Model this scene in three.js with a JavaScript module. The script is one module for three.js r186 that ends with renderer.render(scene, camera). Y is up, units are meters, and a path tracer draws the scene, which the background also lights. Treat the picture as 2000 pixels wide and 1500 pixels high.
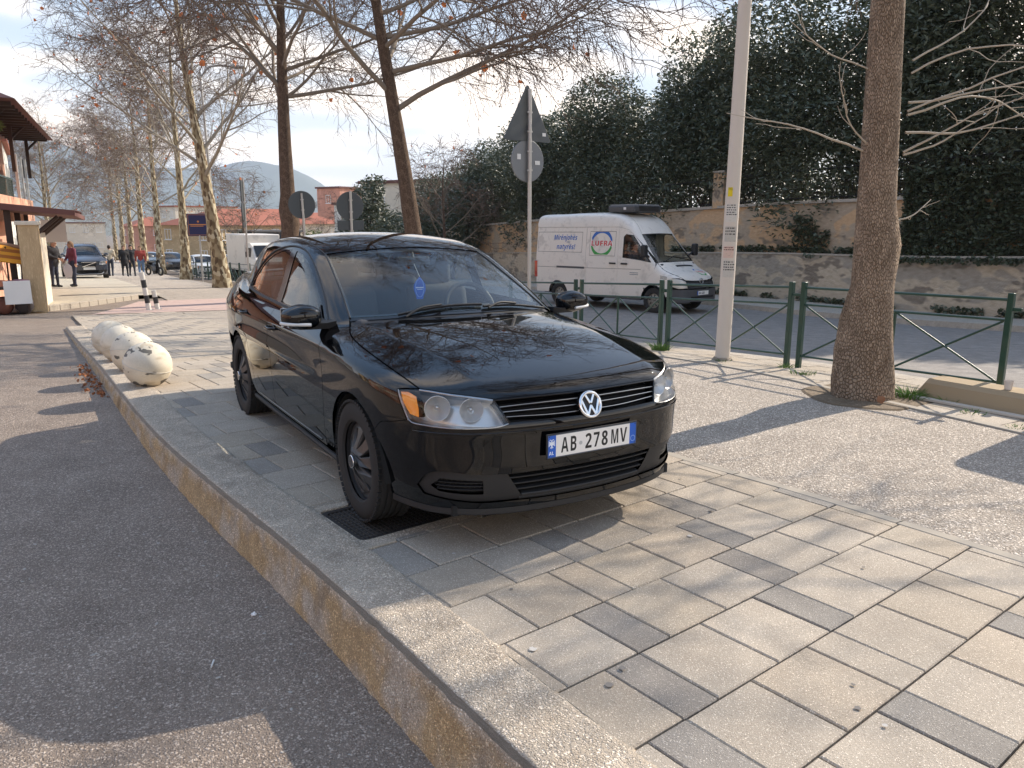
import * as THREE from 'three';
import { RoundedBoxGeometry } from 'three/addons/geometries/RoundedBoxGeometry.js';
import { mergeGeometries, mergeVertices, toCreasedNormals } from 'three/addons/utils/BufferGeometryUtils.js';
import { ImprovedNoise } from 'three/addons/math/ImprovedNoise.js';
import { MarchingCubes } from 'three/addons/objects/MarchingCubes.js';

// ---------------------------------------------------------------- camera, sky, sun, exposure
const scene = new THREE.Scene();
const camera = new THREE.PerspectiveCamera(52.43, 4 / 3, 0.05, 20000);
camera.position.set(-2.165, 1.537, 3.741);
camera.rotation.set(-0.2057, -0.5414, 0.0036, 'YXZ');
const renderer = new THREE.WebGLRenderer({ antialias: true });
renderer.toneMapping = THREE.LinearToneMapping;
renderer.toneMappingExposure = 1.5;
renderer.shadowMap.enabled = true;
// sky: pale blue with thin broken cloud, brighter towards the sun
{
  const nz0 = new ImprovedNoise(), w = 1024, h = 512, data = new Float32Array(w * h * 4), sd = new THREE.Vector3(1, 0.63, -0.12).normalize();
  const f = (x, y, z, o) => { let s = 0, a = 0.5; for (let i = 0; i < o; i++) { s += a * nz0.noise(x, y, z); x *= 2.05; y *= 2.05; z *= 2.05; a *= 0.52; } return s; };
  const ss = (a, b, x) => { const t = Math.min(1, Math.max(0, (x - a) / (b - a))); return t * t * (3 - 2 * t); };
  for (let j = 0; j < h; j++) for (let i = 0; i < w; i++) {
    const el = ((j + 0.5) / h - 0.5) * Math.PI, az = ((i + 0.5) / w - 0.5) * Math.PI * 2, x = Math.cos(el) * Math.cos(az), y = Math.sin(el), z = Math.cos(el) * Math.sin(az), e = Math.max(y, 0);
    const t = Math.pow(1 - e, 3.8), c = [0.2 + 0.5 * t, 0.37 + 0.46 * t, 0.7 + 0.2 * t];
    const g = Math.max(0, x * sd.x + y * sd.y + z * sd.z), glow = 0.35 * Math.pow(g, 6) + 0.9 * Math.pow(g, 60);
    // cloud sheet at a fixed height
    const k = 1 / (e + 0.12), px = x * k, pz = z * k, wx = f(px * 0.7 + 5, pz * 0.7, 1.3, 3);
    const n = f(px * 0.62 + wx * 0.9 + 3.1, pz * 1.25 + wx * 0.5, 0.4, 6), m = ss(0.03, 0.38, n + 0.11 * ss(0.45, 0.05, e)) * 0.92, hz = ss(0.16, 0.0, y) * 0.45;
    const cl = Math.min(1, m + hz), b = 1.15 + 0.5 * glow;
    const q = (j * w + i) * 4;
    data[q] = 1.24 * (c[0] * (1 - cl) + b * cl + glow * 0.9); data[q + 1] = 1.1 * (c[1] * (1 - cl) + b * 0.96 * cl + glow * 0.85); data[q + 2] = 0.97 * (c[2] * (1 - cl) + b * 0.9 * cl + glow * 0.75); data[q + 3] = 1;
    if (y < -0.02) { data[q] = 0.34; data[q + 1] = 0.32; data[q + 2] = 0.3; }
  }
  const t = new THREE.DataTexture(data, w, h, THREE.RGBAFormat, THREE.FloatType); t.mapping = THREE.EquirectangularReflectionMapping; t.magFilter = THREE.LinearFilter; t.needsUpdate = true;
  scene.background = t; scene.environment = t;
}
const sun = new THREE.DirectionalLight(new THREE.Color().setRGB(1, 0.89, 0.75), 5);
sun.position.set(40, 25.2, -4.8 - 8); sun.target.position.set(0, 0, -8); sun.castShadow = true; sun.shadow.mapSize.set(4096, 4096);
Object.assign(sun.shadow.camera, { left: -45, right: 45, top: 45, bottom: -45, near: 1, far: 140 }); scene.add(sun, sun.target);
// ---------------------------------------------------------------- helpers
function rng(seed) { let s = seed | 0; return () => { s = (s + 0x6d2b79f5) | 0; let t = Math.imul(s ^ (s >>> 15), 1 | s); t = (t + Math.imul(t ^ (t >>> 7), 61 | t)) ^ t; return ((t ^ (t >>> 14)) >>> 0) / 4294967296; }; }
const clamp = (x, a, b) => (x < a ? a : x > b ? b : x), lerp = (a, b, t) => a + (b - a) * t;
const sstep = (a, b, x) => { const t = clamp((x - a) / (b - a), 0, 1); return t * t * (3 - 2 * t); };
const V = (x, y, z) => new THREE.Vector3(x, y, z);
// natural cubic spline through [x, y] knots, linear beyond the ends
function spline(k) {
  const n = k.length, x = k.map((p) => p[0]), y = k.map((p) => p[1]), m = new Array(n).fill(0), c = new Array(n).fill(0), d = new Array(n).fill(0);
  for (let i = 1; i < n - 1; i++) {
    const a = x[i] - x[i - 1], b = 2 * (x[i + 1] - x[i - 1]), e = x[i + 1] - x[i], r = 6 * ((y[i + 1] - y[i]) / e - (y[i] - y[i - 1]) / a), w = b - a * c[i - 1];
    c[i] = e / w; d[i] = (r - a * d[i - 1]) / w;
  }
  for (let i = n - 2; i > 0; i--) m[i] = d[i] - c[i] * m[i + 1];
  return (t) => {
    if (t <= x[0]) { const h = x[1] - x[0]; return y[0] + (t - x[0]) * ((y[1] - y[0]) / h - (h * m[1]) / 6); }
    if (t >= x[n - 1]) { const h = x[n - 1] - x[n - 2]; return y[n - 1] + (t - x[n - 1]) * ((y[n - 1] - y[n - 2]) / h + (h * m[n - 2]) / 6); }
    let i = 0; while (t > x[i + 1]) i++;
    const h = x[i + 1] - x[i], a = (x[i + 1] - t) / h, b = 1 - a;
    return a * y[i] + b * y[i + 1] + (((a * a * a - a) * m[i] + (b * b * b - b) * m[i + 1]) * h * h) / 6;
  };
}
// monotone cubic through [x, y] knots
function pchip(k) {
  const n = k.length, d = [], m = []; for (let i = 0; i < n - 1; i++) d.push((k[i + 1][1] - k[i][1]) / (k[i + 1][0] - k[i][0]));
  m.push(d[0]); for (let i = 1; i < n - 1; i++) m.push(d[i - 1] * d[i] <= 0 ? 0 : (2 * d[i - 1] * d[i]) / (d[i - 1] + d[i])); m.push(d[n - 2]);
  return (t) => { if (t <= k[0][0]) return k[0][1] + (t - k[0][0]) * m[0]; if (t >= k[n - 1][0]) return k[n - 1][1] + (t - k[n - 1][0]) * m[n - 1]; let i = 0; while (t > k[i + 1][0]) i++; const h = k[i + 1][0] - k[i][0], s = (t - k[i][0]) / h, s2 = s * s, s3 = s2 * s; return (2 * s3 - 3 * s2 + 1) * k[i][1] + (s3 - 2 * s2 + s) * h * m[i] + (3 * s2 - 2 * s3) * k[i + 1][1] + (s3 - s2) * h * m[i + 1]; };
}
const lin = (k) => (t) => { if (t <= k[0][0]) return k[0][1]; for (let i = 1; i < k.length; i++) if (t <= k[i][0]) return lerp(k[i - 1][1], k[i][1], (t - k[i - 1][0]) / (k[i][0] - k[i - 1][0])); return k[k.length - 1][1]; };
const smax = (a, b, r) => { const h = Math.max(r - Math.abs(a - b), 0) / r; return Math.max(a, b) + (h * h * h * r) / 6; };
const smin = (a, b, r) => -smax(-a, -b, r);
// value noise
const nz = new ImprovedNoise();
const fbm = (x, y, z = 0, o = 4) => { let s = 0, a = 0.5; for (let i = 0; i < o; i++) { s += a * nz.noise(x, y, z); x *= 2.03; y *= 2.03; z *= 2.03; a *= 0.5; } return s; };

// ---- things, parts and names
const taken = new Map();
function numbered(name) { const n = taken.get(name) ?? 0; taken.set(name, n + 1); return n ? name + '_' + String(n).padStart(3, '0') : name; }
function tag(o, label, category, group) { o.userData.label = label; o.userData.category = category; if (group) o.userData.group = group; return o; }
function thing(name, label, category, pos = [0, 0, 0], turn = 0, group) {
  const o = new THREE.Group(); o.name = numbered(name); o.position.set(...pos); o.rotation.y = turn; scene.add(o);
  return tag(o, label, category, group);
}
function mesh(name, geo, mat, parent = scene) {
  const m = new THREE.Mesh(Array.isArray(geo) ? merge(geo) : geo, mat); m.name = parent === scene ? numbered(name) : name;
  m.castShadow = m.receiveShadow = true; parent.add(m); return m;
}
function struct(name, geo, mat) { const m = mesh(name, geo, mat); m.userData.kind = 'structure'; return m; }
function merge(list) {
  const keep = list.some((g) => g.attributes.color);
  const l = list.map((g) => {
    g = g.index ? g.toNonIndexed() : g;
    for (const k of Object.keys(g.attributes)) if (!['position', 'normal', 'uv', 'color'].includes(k) || (k === 'color' && !keep)) g.deleteAttribute(k);
    const n = g.attributes.position.count;
    if (!g.attributes.normal) g.computeVertexNormals();
    if (!g.attributes.uv) g.setAttribute('uv', new THREE.BufferAttribute(new Float32Array(n * 2), 2));
    if (keep && !g.attributes.color) g.setAttribute('color', new THREE.BufferAttribute(new Float32Array(n * 3).fill(1), 3));
    return g;
  });
  return l.length === 1 ? l[0] : mergeGeometries(l);
}
function geoFrom(pos, nor, uv, idx, col) {
  const g = new THREE.BufferGeometry();
  g.setAttribute('position', new THREE.Float32BufferAttribute(pos, 3));
  if (uv) g.setAttribute('uv', new THREE.Float32BufferAttribute(uv, 2)); else g.setAttribute('uv', new THREE.BufferAttribute(new Float32Array((pos.length / 3) * 2), 2));
  if (col) g.setAttribute('color', new THREE.Float32BufferAttribute(col, 3));
  if (idx) g.setIndex(idx);
  if (nor) g.setAttribute('normal', new THREE.Float32BufferAttribute(nor, 3)); else g.computeVertexNormals();
  return g;
}
function at(g, x = 0, y = 0, z = 0, rx = 0, ry = 0, rz = 0) { const m = new THREE.Matrix4().makeRotationFromEuler(new THREE.Euler(rx, ry, rz, 'YXZ')); m.setPosition(x, y, z); return g.applyMatrix4(m); }
const box = (w, h, d, x = 0, y = 0, z = 0, ry = 0) => at(new THREE.BoxGeometry(w, h, d), x, y, z, 0, ry, 0);
const rbox = (w, h, d, r, x = 0, y = 0, z = 0, seg = 2) => at(new RoundedBoxGeometry(w, h, d, seg, Math.min(r, w * 0.49, h * 0.49, d * 0.49)), x, y, z);
// straight round bar from a to b
function bar(a, b, r0, r1 = r0, seg = 8, open = false) {
  const A = V(...a), B = V(...b), d = B.clone().sub(A), L = d.length(), g = new THREE.CylinderGeometry(r1, r0, L, seg, 1, open);
  g.applyQuaternion(new THREE.Quaternion().setFromUnitVectors(V(0, 1, 0), d.normalize())); const c = A.add(B).multiplyScalar(0.5); g.translate(c.x, c.y, c.z); return g;
}
function tube(pts, r, seg = 24, rs = 8, closed = false) { return new THREE.TubeGeometry(new THREE.CatmullRomCurve3(pts.map((p) => (p.isVector3 ? p : V(...p))), closed), seg, r, rs, closed); }
function flipX(g) { // mirrored copy across x = 0
  g = g.clone(); const p = g.attributes.position, n = g.attributes.normal;
  for (let i = 0; i < p.count; i++) { p.setX(i, -p.getX(i)); if (n) n.setX(i, -n.getX(i)); }
  if (g.index) { const a = g.index.array; for (let i = 0; i < a.length; i += 3) { const t = a[i]; a[i] = a[i + 1]; a[i + 1] = t; } }
  else for (const k of Object.keys(g.attributes)) { const A = g.attributes[k], s = A.itemSize; for (let i = 0; i < A.count; i += 3) for (let c = 0; c < s; c++) { const t = A.array[i * s + c]; A.array[i * s + c] = A.array[(i + 1) * s + c]; A.array[(i + 1) * s + c] = t; } }
  return g;
}
// ---- a shell: sheet-metal panels laid on an implicit surface F(x, y, z) = 0 (negative inside)
class Shell {
  constructor(F) { this.F = F; }
  grad(p, e = 2e-3) {
    const F = this.F; return V(F(p.x + e, p.y, p.z) - F(p.x - e, p.y, p.z), F(p.x, p.y + e, p.z) - F(p.x, p.y - e, p.z), F(p.x, p.y, p.z + e) - F(p.x, p.y, p.z - e)).normalize();
  }
  cast(o, d, max = 6) { // first crossing from outside; null where the ray misses
    const F = this.F; let t = 0, f = F(o.x, o.y, o.z), pt = 0;
    if (f < 0) return null;
    for (let i = 0; i < 400 && t < max; i++) {
      pt = t; t += Math.max(f * 0.6, 0.004);
      f = F(o.x + d.x * t, o.y + d.y * t, o.z + d.z * t);
      if (f < 0) { let a = pt, b = t; for (let k = 0; k < 22; k++) { const m = (a + b) / 2; if (F(o.x + d.x * m, o.y + d.y * m, o.z + d.z * m) > 0) a = m; else b = m; } return V(o.x + d.x * a, o.y + d.y * a, o.z + d.z * a); }
    }
    return null;
  }
  side(z, y, s = -1) { const h = this.cast(V(s * 2.2, y, z), V(-s, 0, 0), 2.2); if (!h) { console.log('side miss ' + z + ' ' + y); return this.snap(V(s * 0.7, y, z)); } return h; }
  front(x, y, s = 1) { const h = this.cast(V(x, y, s * 6), V(0, 0, -s), 12); if (!h) { console.log('front miss ' + x + ' ' + y); return this.snap(V(x, y, s > 0 ? 0.7 : -3.6)); } return h; }
  top(x, z) { const h = this.cast(V(x, 4, z), V(0, -1, 0), 5); if (!h) throw new Error('top miss ' + x + ' ' + z); return h; }
  snap(p) { p = p.clone(); for (let i = 0; i < 6; i++) { const f = this.F(p.x, p.y, p.z), e = 2e-3, F = this.F; const g = V(F(p.x + e, p.y, p.z) - F(p.x - e, p.y, p.z), F(p.x, p.y + e, p.z) - F(p.x, p.y - e, p.z), F(p.x, p.y, p.z + e) - F(p.x, p.y, p.z - e)).divideScalar(2 * e); p.addScaledVector(g, -f / Math.max(g.lengthSq(), 0.1)); } return p; }
  // smooth curve through surface points, every point on the surface; step in metres
  curve(pts, step = 0.02, smooth = true) {
    pts = pts.map((p) => (p.isVector3 ? p : V(...p)));
    const c = smooth && pts.length > 2 ? new THREE.CatmullRomCurve3(pts, false, 'centripetal') : null, out = [];
    if (c) { const n = Math.max(2, Math.ceil(c.getLength() / step)); for (let i = 0; i <= n; i++) out.push(c.getPoint(i / n)); }
    else for (let j = 0; j < pts.length - 1; j++) { const n = Math.max(1, Math.ceil(pts[j].distanceTo(pts[j + 1]) / step)); for (let i = j ? 1 : 0; i <= n; i++) out.push(pts[j].clone().lerp(pts[j + 1], i / n)); }
    return out.map((p) => this.snap(p));
  }
  // panel bounded by surface points `loop`, seen along direction `dir`; inset leaves the gap to the next panel, offset sinks it, flange folds its edge inwards
  panel(loop, dir, { cell = 0.03, inset = 0.003, offset = 0, flange = 0.015, cyl = null } = {}) {
    const d = (dir.isVector3 ? dir.clone() : V(...dir)).normalize();
    const u = Math.abs(d.y) > 0.9 ? V(1, 0, 0) : V(d.z, 0, -d.x).normalize(), v = new THREE.Vector3().crossVectors(u, d).normalize().negate();
    if (v.y < 0 && Math.abs(d.y) < 0.9) v.negate();
    let P = cyl ? loop.map((p) => [Math.atan2(p.x, (p.z - cyl.z) * (cyl.s ?? 1)) * cyl.R, p.y]) : loop.map((p) => [p.dot(u), p.dot(v)]);
    // drop doubles
    P = P.filter((p, i) => { const q = P[(i + 1) % P.length]; return Math.hypot(p[0] - q[0], p[1] - q[1]) > 1e-4; });
    let area = 0; P.forEach((p, i) => { const q = P[(i + 1) % P.length]; area += p[0] * q[1] - q[0] * p[1]; });
    if (area < 0) P.reverse();
    if (inset) {
      const n = P.length, Q = P;
      P = Q.map((p, i) => {
        const a = Q[(i + n - 1) % n], b = Q[(i + 1) % n];
        let e1 = [p[0] - a[0], p[1] - a[1]], e2 = [b[0] - p[0], b[1] - p[1]]; const l1 = Math.hypot(...e1), l2 = Math.hypot(...e2);
        let nx = -e1[1] / l1 - e2[1] / l2, ny = e1[0] / l1 + e2[0] / l2; const l = Math.hypot(nx, ny) || 1, k = Math.min(2, 2 / l);
        return [p[0] + (nx / l) * inset * k, p[1] + (ny / l) * inset * k];
      });
    }
    this.lastDepth = loop.reduce((q, p) => q + p.dot(d), 0) / loop.length;
    const hit = (a, b) => {
      if (cyl) { const w = a / cyl.R, r = V(Math.sin(w), 0, Math.cos(w) * (cyl.s ?? 1)); return this.cast(V(r.x * 3, b, cyl.z + r.z * 3), r.negate(), 3) ?? this.snap(V(-r.x * 0.85, b, cyl.z - r.z * 0.85)); }
      const o = V(0, 0, 0).addScaledVector(u, a).addScaledVector(v, b); const c = o.clone().addScaledVector(d, -7);
      // start in front of the body
      let h = this.cast(c, d, 14);
      if (!h) { h = this.snap(o.clone().addScaledVector(d, this.lastDepth ?? 0)); }
      this.lastDepth = h.dot(d); return h;
    };
    const pos = [], nor = [], uv = [], idx = [], map = new Map();
    const vert = (a, b) => {
      const key = Math.round(a * 2e4) + ',' + Math.round(b * 2e4); if (map.has(key)) return map.get(key);
      const p = hit(a, b), n = this.grad(p), k = pos.length / 3; p.addScaledVector(n, -offset);
      pos.push(p.x, p.y, p.z); nor.push(n.x, n.y, n.z); uv.push(a, b); map.set(key, k); return k;
    };
    const clip = (poly, ax, c, keepLess) => {
      const out = [];
      for (let i = 0; i < poly.length; i++) {
        const p = poly[i], q = poly[(i + 1) % poly.length], pi = keepLess ? p[ax] <= c : p[ax] >= c, qi = keepLess ? q[ax] <= c : q[ax] >= c;
        if (pi) out.push(p);
        if (pi !== qi) { const t = (c - p[ax]) / (q[ax] - p[ax]); const r = [p[0] + (q[0] - p[0]) * t, p[1] + (q[1] - p[1]) * t]; r[ax] = c; out.push(r); }
      }
      return out;
    };
    let x0 = 1e9, x1 = -1e9, y0 = 1e9, y1 = -1e9; for (const p of P) { x0 = Math.min(x0, p[0]); x1 = Math.max(x1, p[0]); y0 = Math.min(y0, p[1]); y1 = Math.max(y1, p[1]); }
    for (let i = Math.floor(x0 / cell); i * cell < x1; i++) {
      const col = clip(clip(P, 0, i * cell, false), 0, (i + 1) * cell, true); if (col.length < 3) continue;
      for (let j = Math.floor(y0 / cell); j * cell < y1; j++) {
        let c = clip(clip(col, 1, j * cell, false), 1, (j + 1) * cell, true);
        c = c.filter((p, k) => { const q = c[(k + 1) % c.length]; return Math.hypot(p[0] - q[0], p[1] - q[1]) > 6e-5; });
        if (c.length < 3) continue;
        const t = c.length === 4 || c.length === 3 ? (c.length === 3 ? [[0, 1, 2]] : [[0, 1, 2], [0, 2, 3]]) : THREE.ShapeUtils.triangulateShape(c.map((p) => new THREE.Vector2(p[0], p[1])), []);
        for (const [a, b, e] of t) {
          const A = c[a], B = c[b], E2 = c[e]; const ar = (B[0] - A[0]) * (E2[1] - A[1]) - (B[1] - A[1]) * (E2[0] - A[0]);
          if (Math.abs(ar) < 1e-9) continue;
          idx.push(...(ar > 0 ? [a, b, e] : [a, e, b]).map((k) => vert(c[k][0], c[k][1])));
        }
      }
    }
    // is (u, v, -d) right-handed? flip if the faces point the wrong way
    let turn = 0; const at3 = (k) => V(pos[3 * k], pos[3 * k + 1], pos[3 * k + 2]);
    for (let i = 0; i < idx.length; i += 3) { const a = at3(idx[i]), n = at3(idx[i + 1]).sub(a).cross(at3(idx[i + 2]).sub(a)); turn += n.x * nor[3 * idx[i]] + n.y * nor[3 * idx[i] + 1] + n.z * nor[3 * idx[i] + 2]; }
    if (turn < 0) for (let i = 0; i < idx.length; i += 3) { const t = idx[i]; idx[i] = idx[i + 1]; idx[i + 1] = t; }
    if (flange) {
      const E = P.map((p) => { const h = hit(p[0], p[1]), n = this.grad(h); h.addScaledVector(n, -offset); return [h, n]; });
      for (let i = 0; i < E.length; i++) {
        const [a, na] = E[i], [b, nb] = E[(i + 1) % E.length], k = pos.length / 3, a2 = a.clone().addScaledVector(na, -flange), b2 = b.clone().addScaledVector(nb, -flange);
        const fn = b.clone().sub(a).cross(na).normalize();
        for (const q of [a, b, b2, a2]) { pos.push(q.x, q.y, q.z); nor.push(fn.x, fn.y, fn.z); uv.push(0, 0); }
        idx.push(k, k + 1, k + 2, k, k + 2, k + 3);
      }
    }
    return geoFrom(pos, nor, uv, idx);
  }
}

// strip of metal or plastic laid along a line of surface points: height h along `up`, thickness d, its outer face `off` metres proud of the surface
function ribbon(sh, pts, h, d, off = 0, up = V(0, 1, 0)) {
  const ring = pts.map((p, i) => {
    const n = sh.grad(p), t = pts[Math.min(i + 1, pts.length - 1)].clone().sub(pts[Math.max(i - 1, 0)]).normalize();
    const w = typeof up === 'function' ? up(p, n, t) : up.clone().addScaledVector(n, -up.dot(n)).addScaledVector(t, -up.dot(t)).normalize(), o = p.clone().addScaledVector(n, off), k = o.clone().addScaledVector(n, -d);
    const c = Math.min(h * 0.18, d * 0.4);
    return [o.clone().addScaledVector(w, h / 2 - c), o.clone().addScaledVector(w, -h / 2 + c), o.clone().addScaledVector(w, -h / 2).addScaledVector(n, -c), k.clone().addScaledVector(w, -h / 2), k.clone().addScaledVector(w, h / 2), o.clone().addScaledVector(w, h / 2).addScaledVector(n, -c)];
  });
  return loft(ring);
}
// closed cross-sections joined into a tube with flat shaded faces and capped ends
function loft(ring, caps = true) {
  const pos = [], m = ring[0].length, quad = (a, b, c, d) => { for (const q of [a, b, c, a, c, d]) pos.push(q.x, q.y, q.z); };
  for (let i = 0; i + 1 < ring.length; i++) for (let j = 0; j < m; j++) quad(ring[i][j], ring[i][(j + 1) % m], ring[i + 1][(j + 1) % m], ring[i + 1][j]);
  if (caps) for (const [r, f] of [[ring[0], 1], [ring[ring.length - 1], 0]]) { for (let j = 1; j + 1 < m; j++) for (const q of f ? [r[0], r[j + 1], r[j]] : [r[0], r[j], r[j + 1]]) pos.push(q.x, q.y, q.z); }
  return toCreasedNormals(geoFrom(pos, null, null, null), 0.6);
}
// ---------------------------------------------------------------- the black saloon's surface (x across, y up, z forward from the front axle)
const carWlow = spline([[0.12, 0.79], [0.22, 0.832], [0.35, 0.858], [0.48, 0.871], [0.6, 0.878], [0.72, 0.881], [0.86, 0.884], [1.0, 0.886], [1.2, 0.888]]);
const carWy = (y) => smin(carWlow(y), 0.885 - (y - 0.85) * 0.52 - 0.9 * Math.max(0, y - 0.9) ** 2, 0.012);
const carWz = spline([[-3.9, 0.26], [-3.6, 0.14], [-3.3, 0.07], [-2.9, 0.022], [-2.5, 0.004], [-1.3, 0], [-0.2, 0.002], [0.2, 0.012], [0.45, 0.05], [0.65, 0.11], [0.85, 0.2]]);
const carTl = spline([[-3.9, 1.07], [-3.68, 1.105], [-3.3, 1.115], [-2.8, 1.095], [-2, 1.05], [-1.2, 1.02], [-0.6, 1.005], [-0.3, 0.985], [0, 0.955], [0.25, 0.922], [0.5, 0.876], [0.68, 0.83], [0.8, 0.785], [0.9, 0.735]]);
const carZf = spline([[0.12, 0.74], [0.2, 0.8], [0.27, 0.838], [0.36, 0.858], [0.46, 0.866], [0.56, 0.872], [0.615, 0.877], [0.645, 0.872], [0.675, 0.855], [0.73, 0.832], [0.79, 0.806], [0.86, 0.77], [0.95, 0.71]]);
const carPl = spline([[0, 0], [0.2, 0.008], [0.4, 0.036], [0.55, 0.078], [0.68, 0.15], [0.78, 0.25], [0.88, 0.42]]);
const carZr = spline([[0.15, 3.6], [0.3, 3.7], [0.5, 3.75], [0.7, 3.745], [0.85, 3.72], [1.0, 3.69], [1.1, 3.68], [1.2, 3.67]]);
const carWg = spline([[0.9, 0.83], [1.0, 0.79], [1.1, 0.75], [1.2, 0.715], [1.3, 0.678], [1.37, 0.65], [1.45, 0.615]]);
const carGz = spline([[-3.5, 0.2], [-3.1, 0.11], [-2.7, 0.04], [-2.3, 0.008], [-1.8, 0], [-1.2, 0.004], [-0.8, 0.022], [-0.4, 0.07]]);
const carTg = spline([[-3.7, 0.82], [-3.3, 1.085], [-3.0, 1.265], [-2.8, 1.362], [-2.6, 1.412], [-2.3, 1.445], [-2.0, 1.455], [-1.7, 1.443], [-1.4, 1.405], [-1.17, 1.348], [-0.9, 1.247], [-0.6, 1.118], [-0.33, 0.99], [0.1, 0.77]]);
function carLower(x, y, z) {
  const a = Math.abs(x);
  const side = a - (carWy(y) - carWz(z)) ;
  const xc = 0.5 + 0.12 * sstep(0.75, -0.4, z), cr = 0.034 * (a / 0.7) * (a / 0.7) + 0.17 * smax(a - xc, 0, 0.022);
  const top = (y - (carTl(z) - cr)) * 0.97;
  const front = z - (carZf(y) - carPl(a));
  const rear = -z - (carZr(y) - 0.1 * (a / 0.75) ** 2.6);
  let f = smax(side, front, 0.22);
  f = smax(f, rear, 0.2);
  f = smax(f, top, z > 0 ? 0.1 : 0.1);
  return smax(f, 0.17 - y, 0.06);
}
function carUpper(x, y, z) {
  const a = Math.abs(x), side = (a - (carWg(y) - carGz(z))) * 0.9;
  const c = 0.27 * sstep(-1.9, -1.0, z) - 0.22 * sstep(-2.2, -2.8, z);
  const top = (y - (carTg(z + c * a * a) - 0.045 * (a / 0.6) ** 2)) * 0.88;
  return smax(smax(side, top, 0.09), 0.7 - y, 0.02);
}
const carF = (x, y, z) => smin(carLower(x, y, z), carUpper(x, y, z), 0.035);
// ---------------------------------------------------------------- materials shared by the vehicles
const M = {};
const std = (color, roughness = 0.8, metalness = 0, o = {}) => new THREE.MeshStandardMaterial({ color: Array.isArray(color) ? new THREE.Color().setRGB(...color) : color, roughness, metalness, ...o });
const phy = (color, roughness, o = {}) => new THREE.MeshPhysicalMaterial({ color: Array.isArray(color) ? new THREE.Color().setRGB(...color) : color, roughness, ...o });
M.paint = phy([0.0025, 0.0028, 0.0035], 0.025, { ior: 1.55 });
M.glass = phy([0.8, 0.86, 0.84], 0.0, { transmission: 1, thickness: 0, ior: 1.52 });
M.darkGlass = phy([0.2, 0.23, 0.24], 0.0, { transmission: 1, thickness: 0, ior: 1.52 });
M.lens = phy([0.96, 0.97, 0.97], 0.02, { transmission: 1, thickness: 0, ior: 1.5 });
M.plastic = std([0.018, 0.018, 0.019], 0.55);
M.gloss = phy([0.008, 0.008, 0.009], 0.12);
M.rubber = std([0.02, 0.019, 0.018], 0.78);
M.chrome = std([0.82, 0.83, 0.84], 0.08, 1);
M.steel = std([0.5, 0.5, 0.5], 0.35, 1);
M.cover = std([0.045, 0.045, 0.046], 0.32);
M.amber = phy([0.9, 0.28, 0.015], 0.12, { clearcoat: 1 });
M.red = phy([0.35, 0.01, 0.01], 0.12, { clearcoat: 1 });
M.cloth = std([0.06, 0.062, 0.068], 0.95);
M.liner = std([0.32, 0.32, 0.31], 0.95);
M.whitePl = std([0.7, 0.7, 0.68], 0.3);
M.under = std([0.012, 0.012, 0.012], 0.9);
M.housing = std([0.62, 0.61, 0.6], 0.3, 0.7);
M.reflector = std([0.6, 0.59, 0.58], 0.42, 0.75);
M.mirror = std([0.85, 0.86, 0.87], 0.02, 1);

function canvasTex(w, h, draw, srgb = true) {
  const c = document.createElement('canvas'); c.width = w; c.height = h; draw(c.getContext('2d'), w, h);
  const t = new THREE.CanvasTexture(c); if (srgb) t.colorSpace = THREE.SRGBColorSpace; t.magFilter = THREE.LinearFilter; return t;
}
// ---- a wheel, its axle along x, outer face towards -x: tyre (> tread), wheel cover (> hub ring)
function tyreGeo(R, rim, w) {
  const pr = [[rim, -w * 0.40], [rim + 0.012, -w * 0.46], [rim + (R - rim) * 0.45, -w * 0.5], [R - 0.03, -w * 0.475], [R - 0.012, -w * 0.43], [R - 0.002, -w * 0.36]];
  for (const g of [-0.24, -0.08, 0.08, 0.24]) pr.push([R, (g - 0.035) * w], [R - 0.008, (g - 0.028) * w], [R - 0.008, (g + 0.028) * w], [R, (g + 0.035) * w]);
  pr.push([R - 0.002, w * 0.36], [R - 0.012, w * 0.43], [R - 0.03, w * 0.475], [R - 0.07, w * 0.5], [rim, w * 0.4]);
  const g = new THREE.LatheGeometry(pr.map((p) => new THREE.Vector2(p[0], p[1])), 72); g.rotateZ(-Math.PI / 2); g.scale(1, 1, 1); return toCreasedNormals(g, 0.5);
}
function shoulderLugs(R, w, n = 64) { // the cross-cut blocks on both shoulders
  const l = [];
  for (let i = 0; i < n; i++) for (const s of [-1, 1]) { const a = (i + (s > 0 ? 0.5 : 0)) / n * Math.PI * 2, g = new THREE.BoxGeometry(w * 0.15, 0.012, (Math.PI * 2 * R) / n * 0.72); g.rotateZ(s * 0.35); g.translate(s * w * 0.415, R - 0.006, 0); g.rotateX(a); l.push(g); }
  return merge(l);
}
function coverShape(R, n) { // disc with n curved slots
  const s = new THREE.Shape(); s.absarc(0, 0, R, 0, Math.PI * 2);
  for (let i = 0; i < n; i++) {
    const a = (i / n) * Math.PI * 2, p = (r, da) => [Math.cos(a + da) * r, Math.sin(a + da) * r], h = new THREE.Path();
    h.moveTo(...p(R * 0.36, 0.1)); h.quadraticCurveTo(...p(R * 0.6, -0.02), ...p(R * 0.84, 0.02)); h.quadraticCurveTo(...p(R * 0.9, 0.13), ...p(R * 0.85, 0.3)); h.quadraticCurveTo(...p(R * 0.6, 0.26), ...p(R * 0.36, 0.24)); h.closePath(); s.holes.push(h);
  }
  return s;
}
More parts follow.
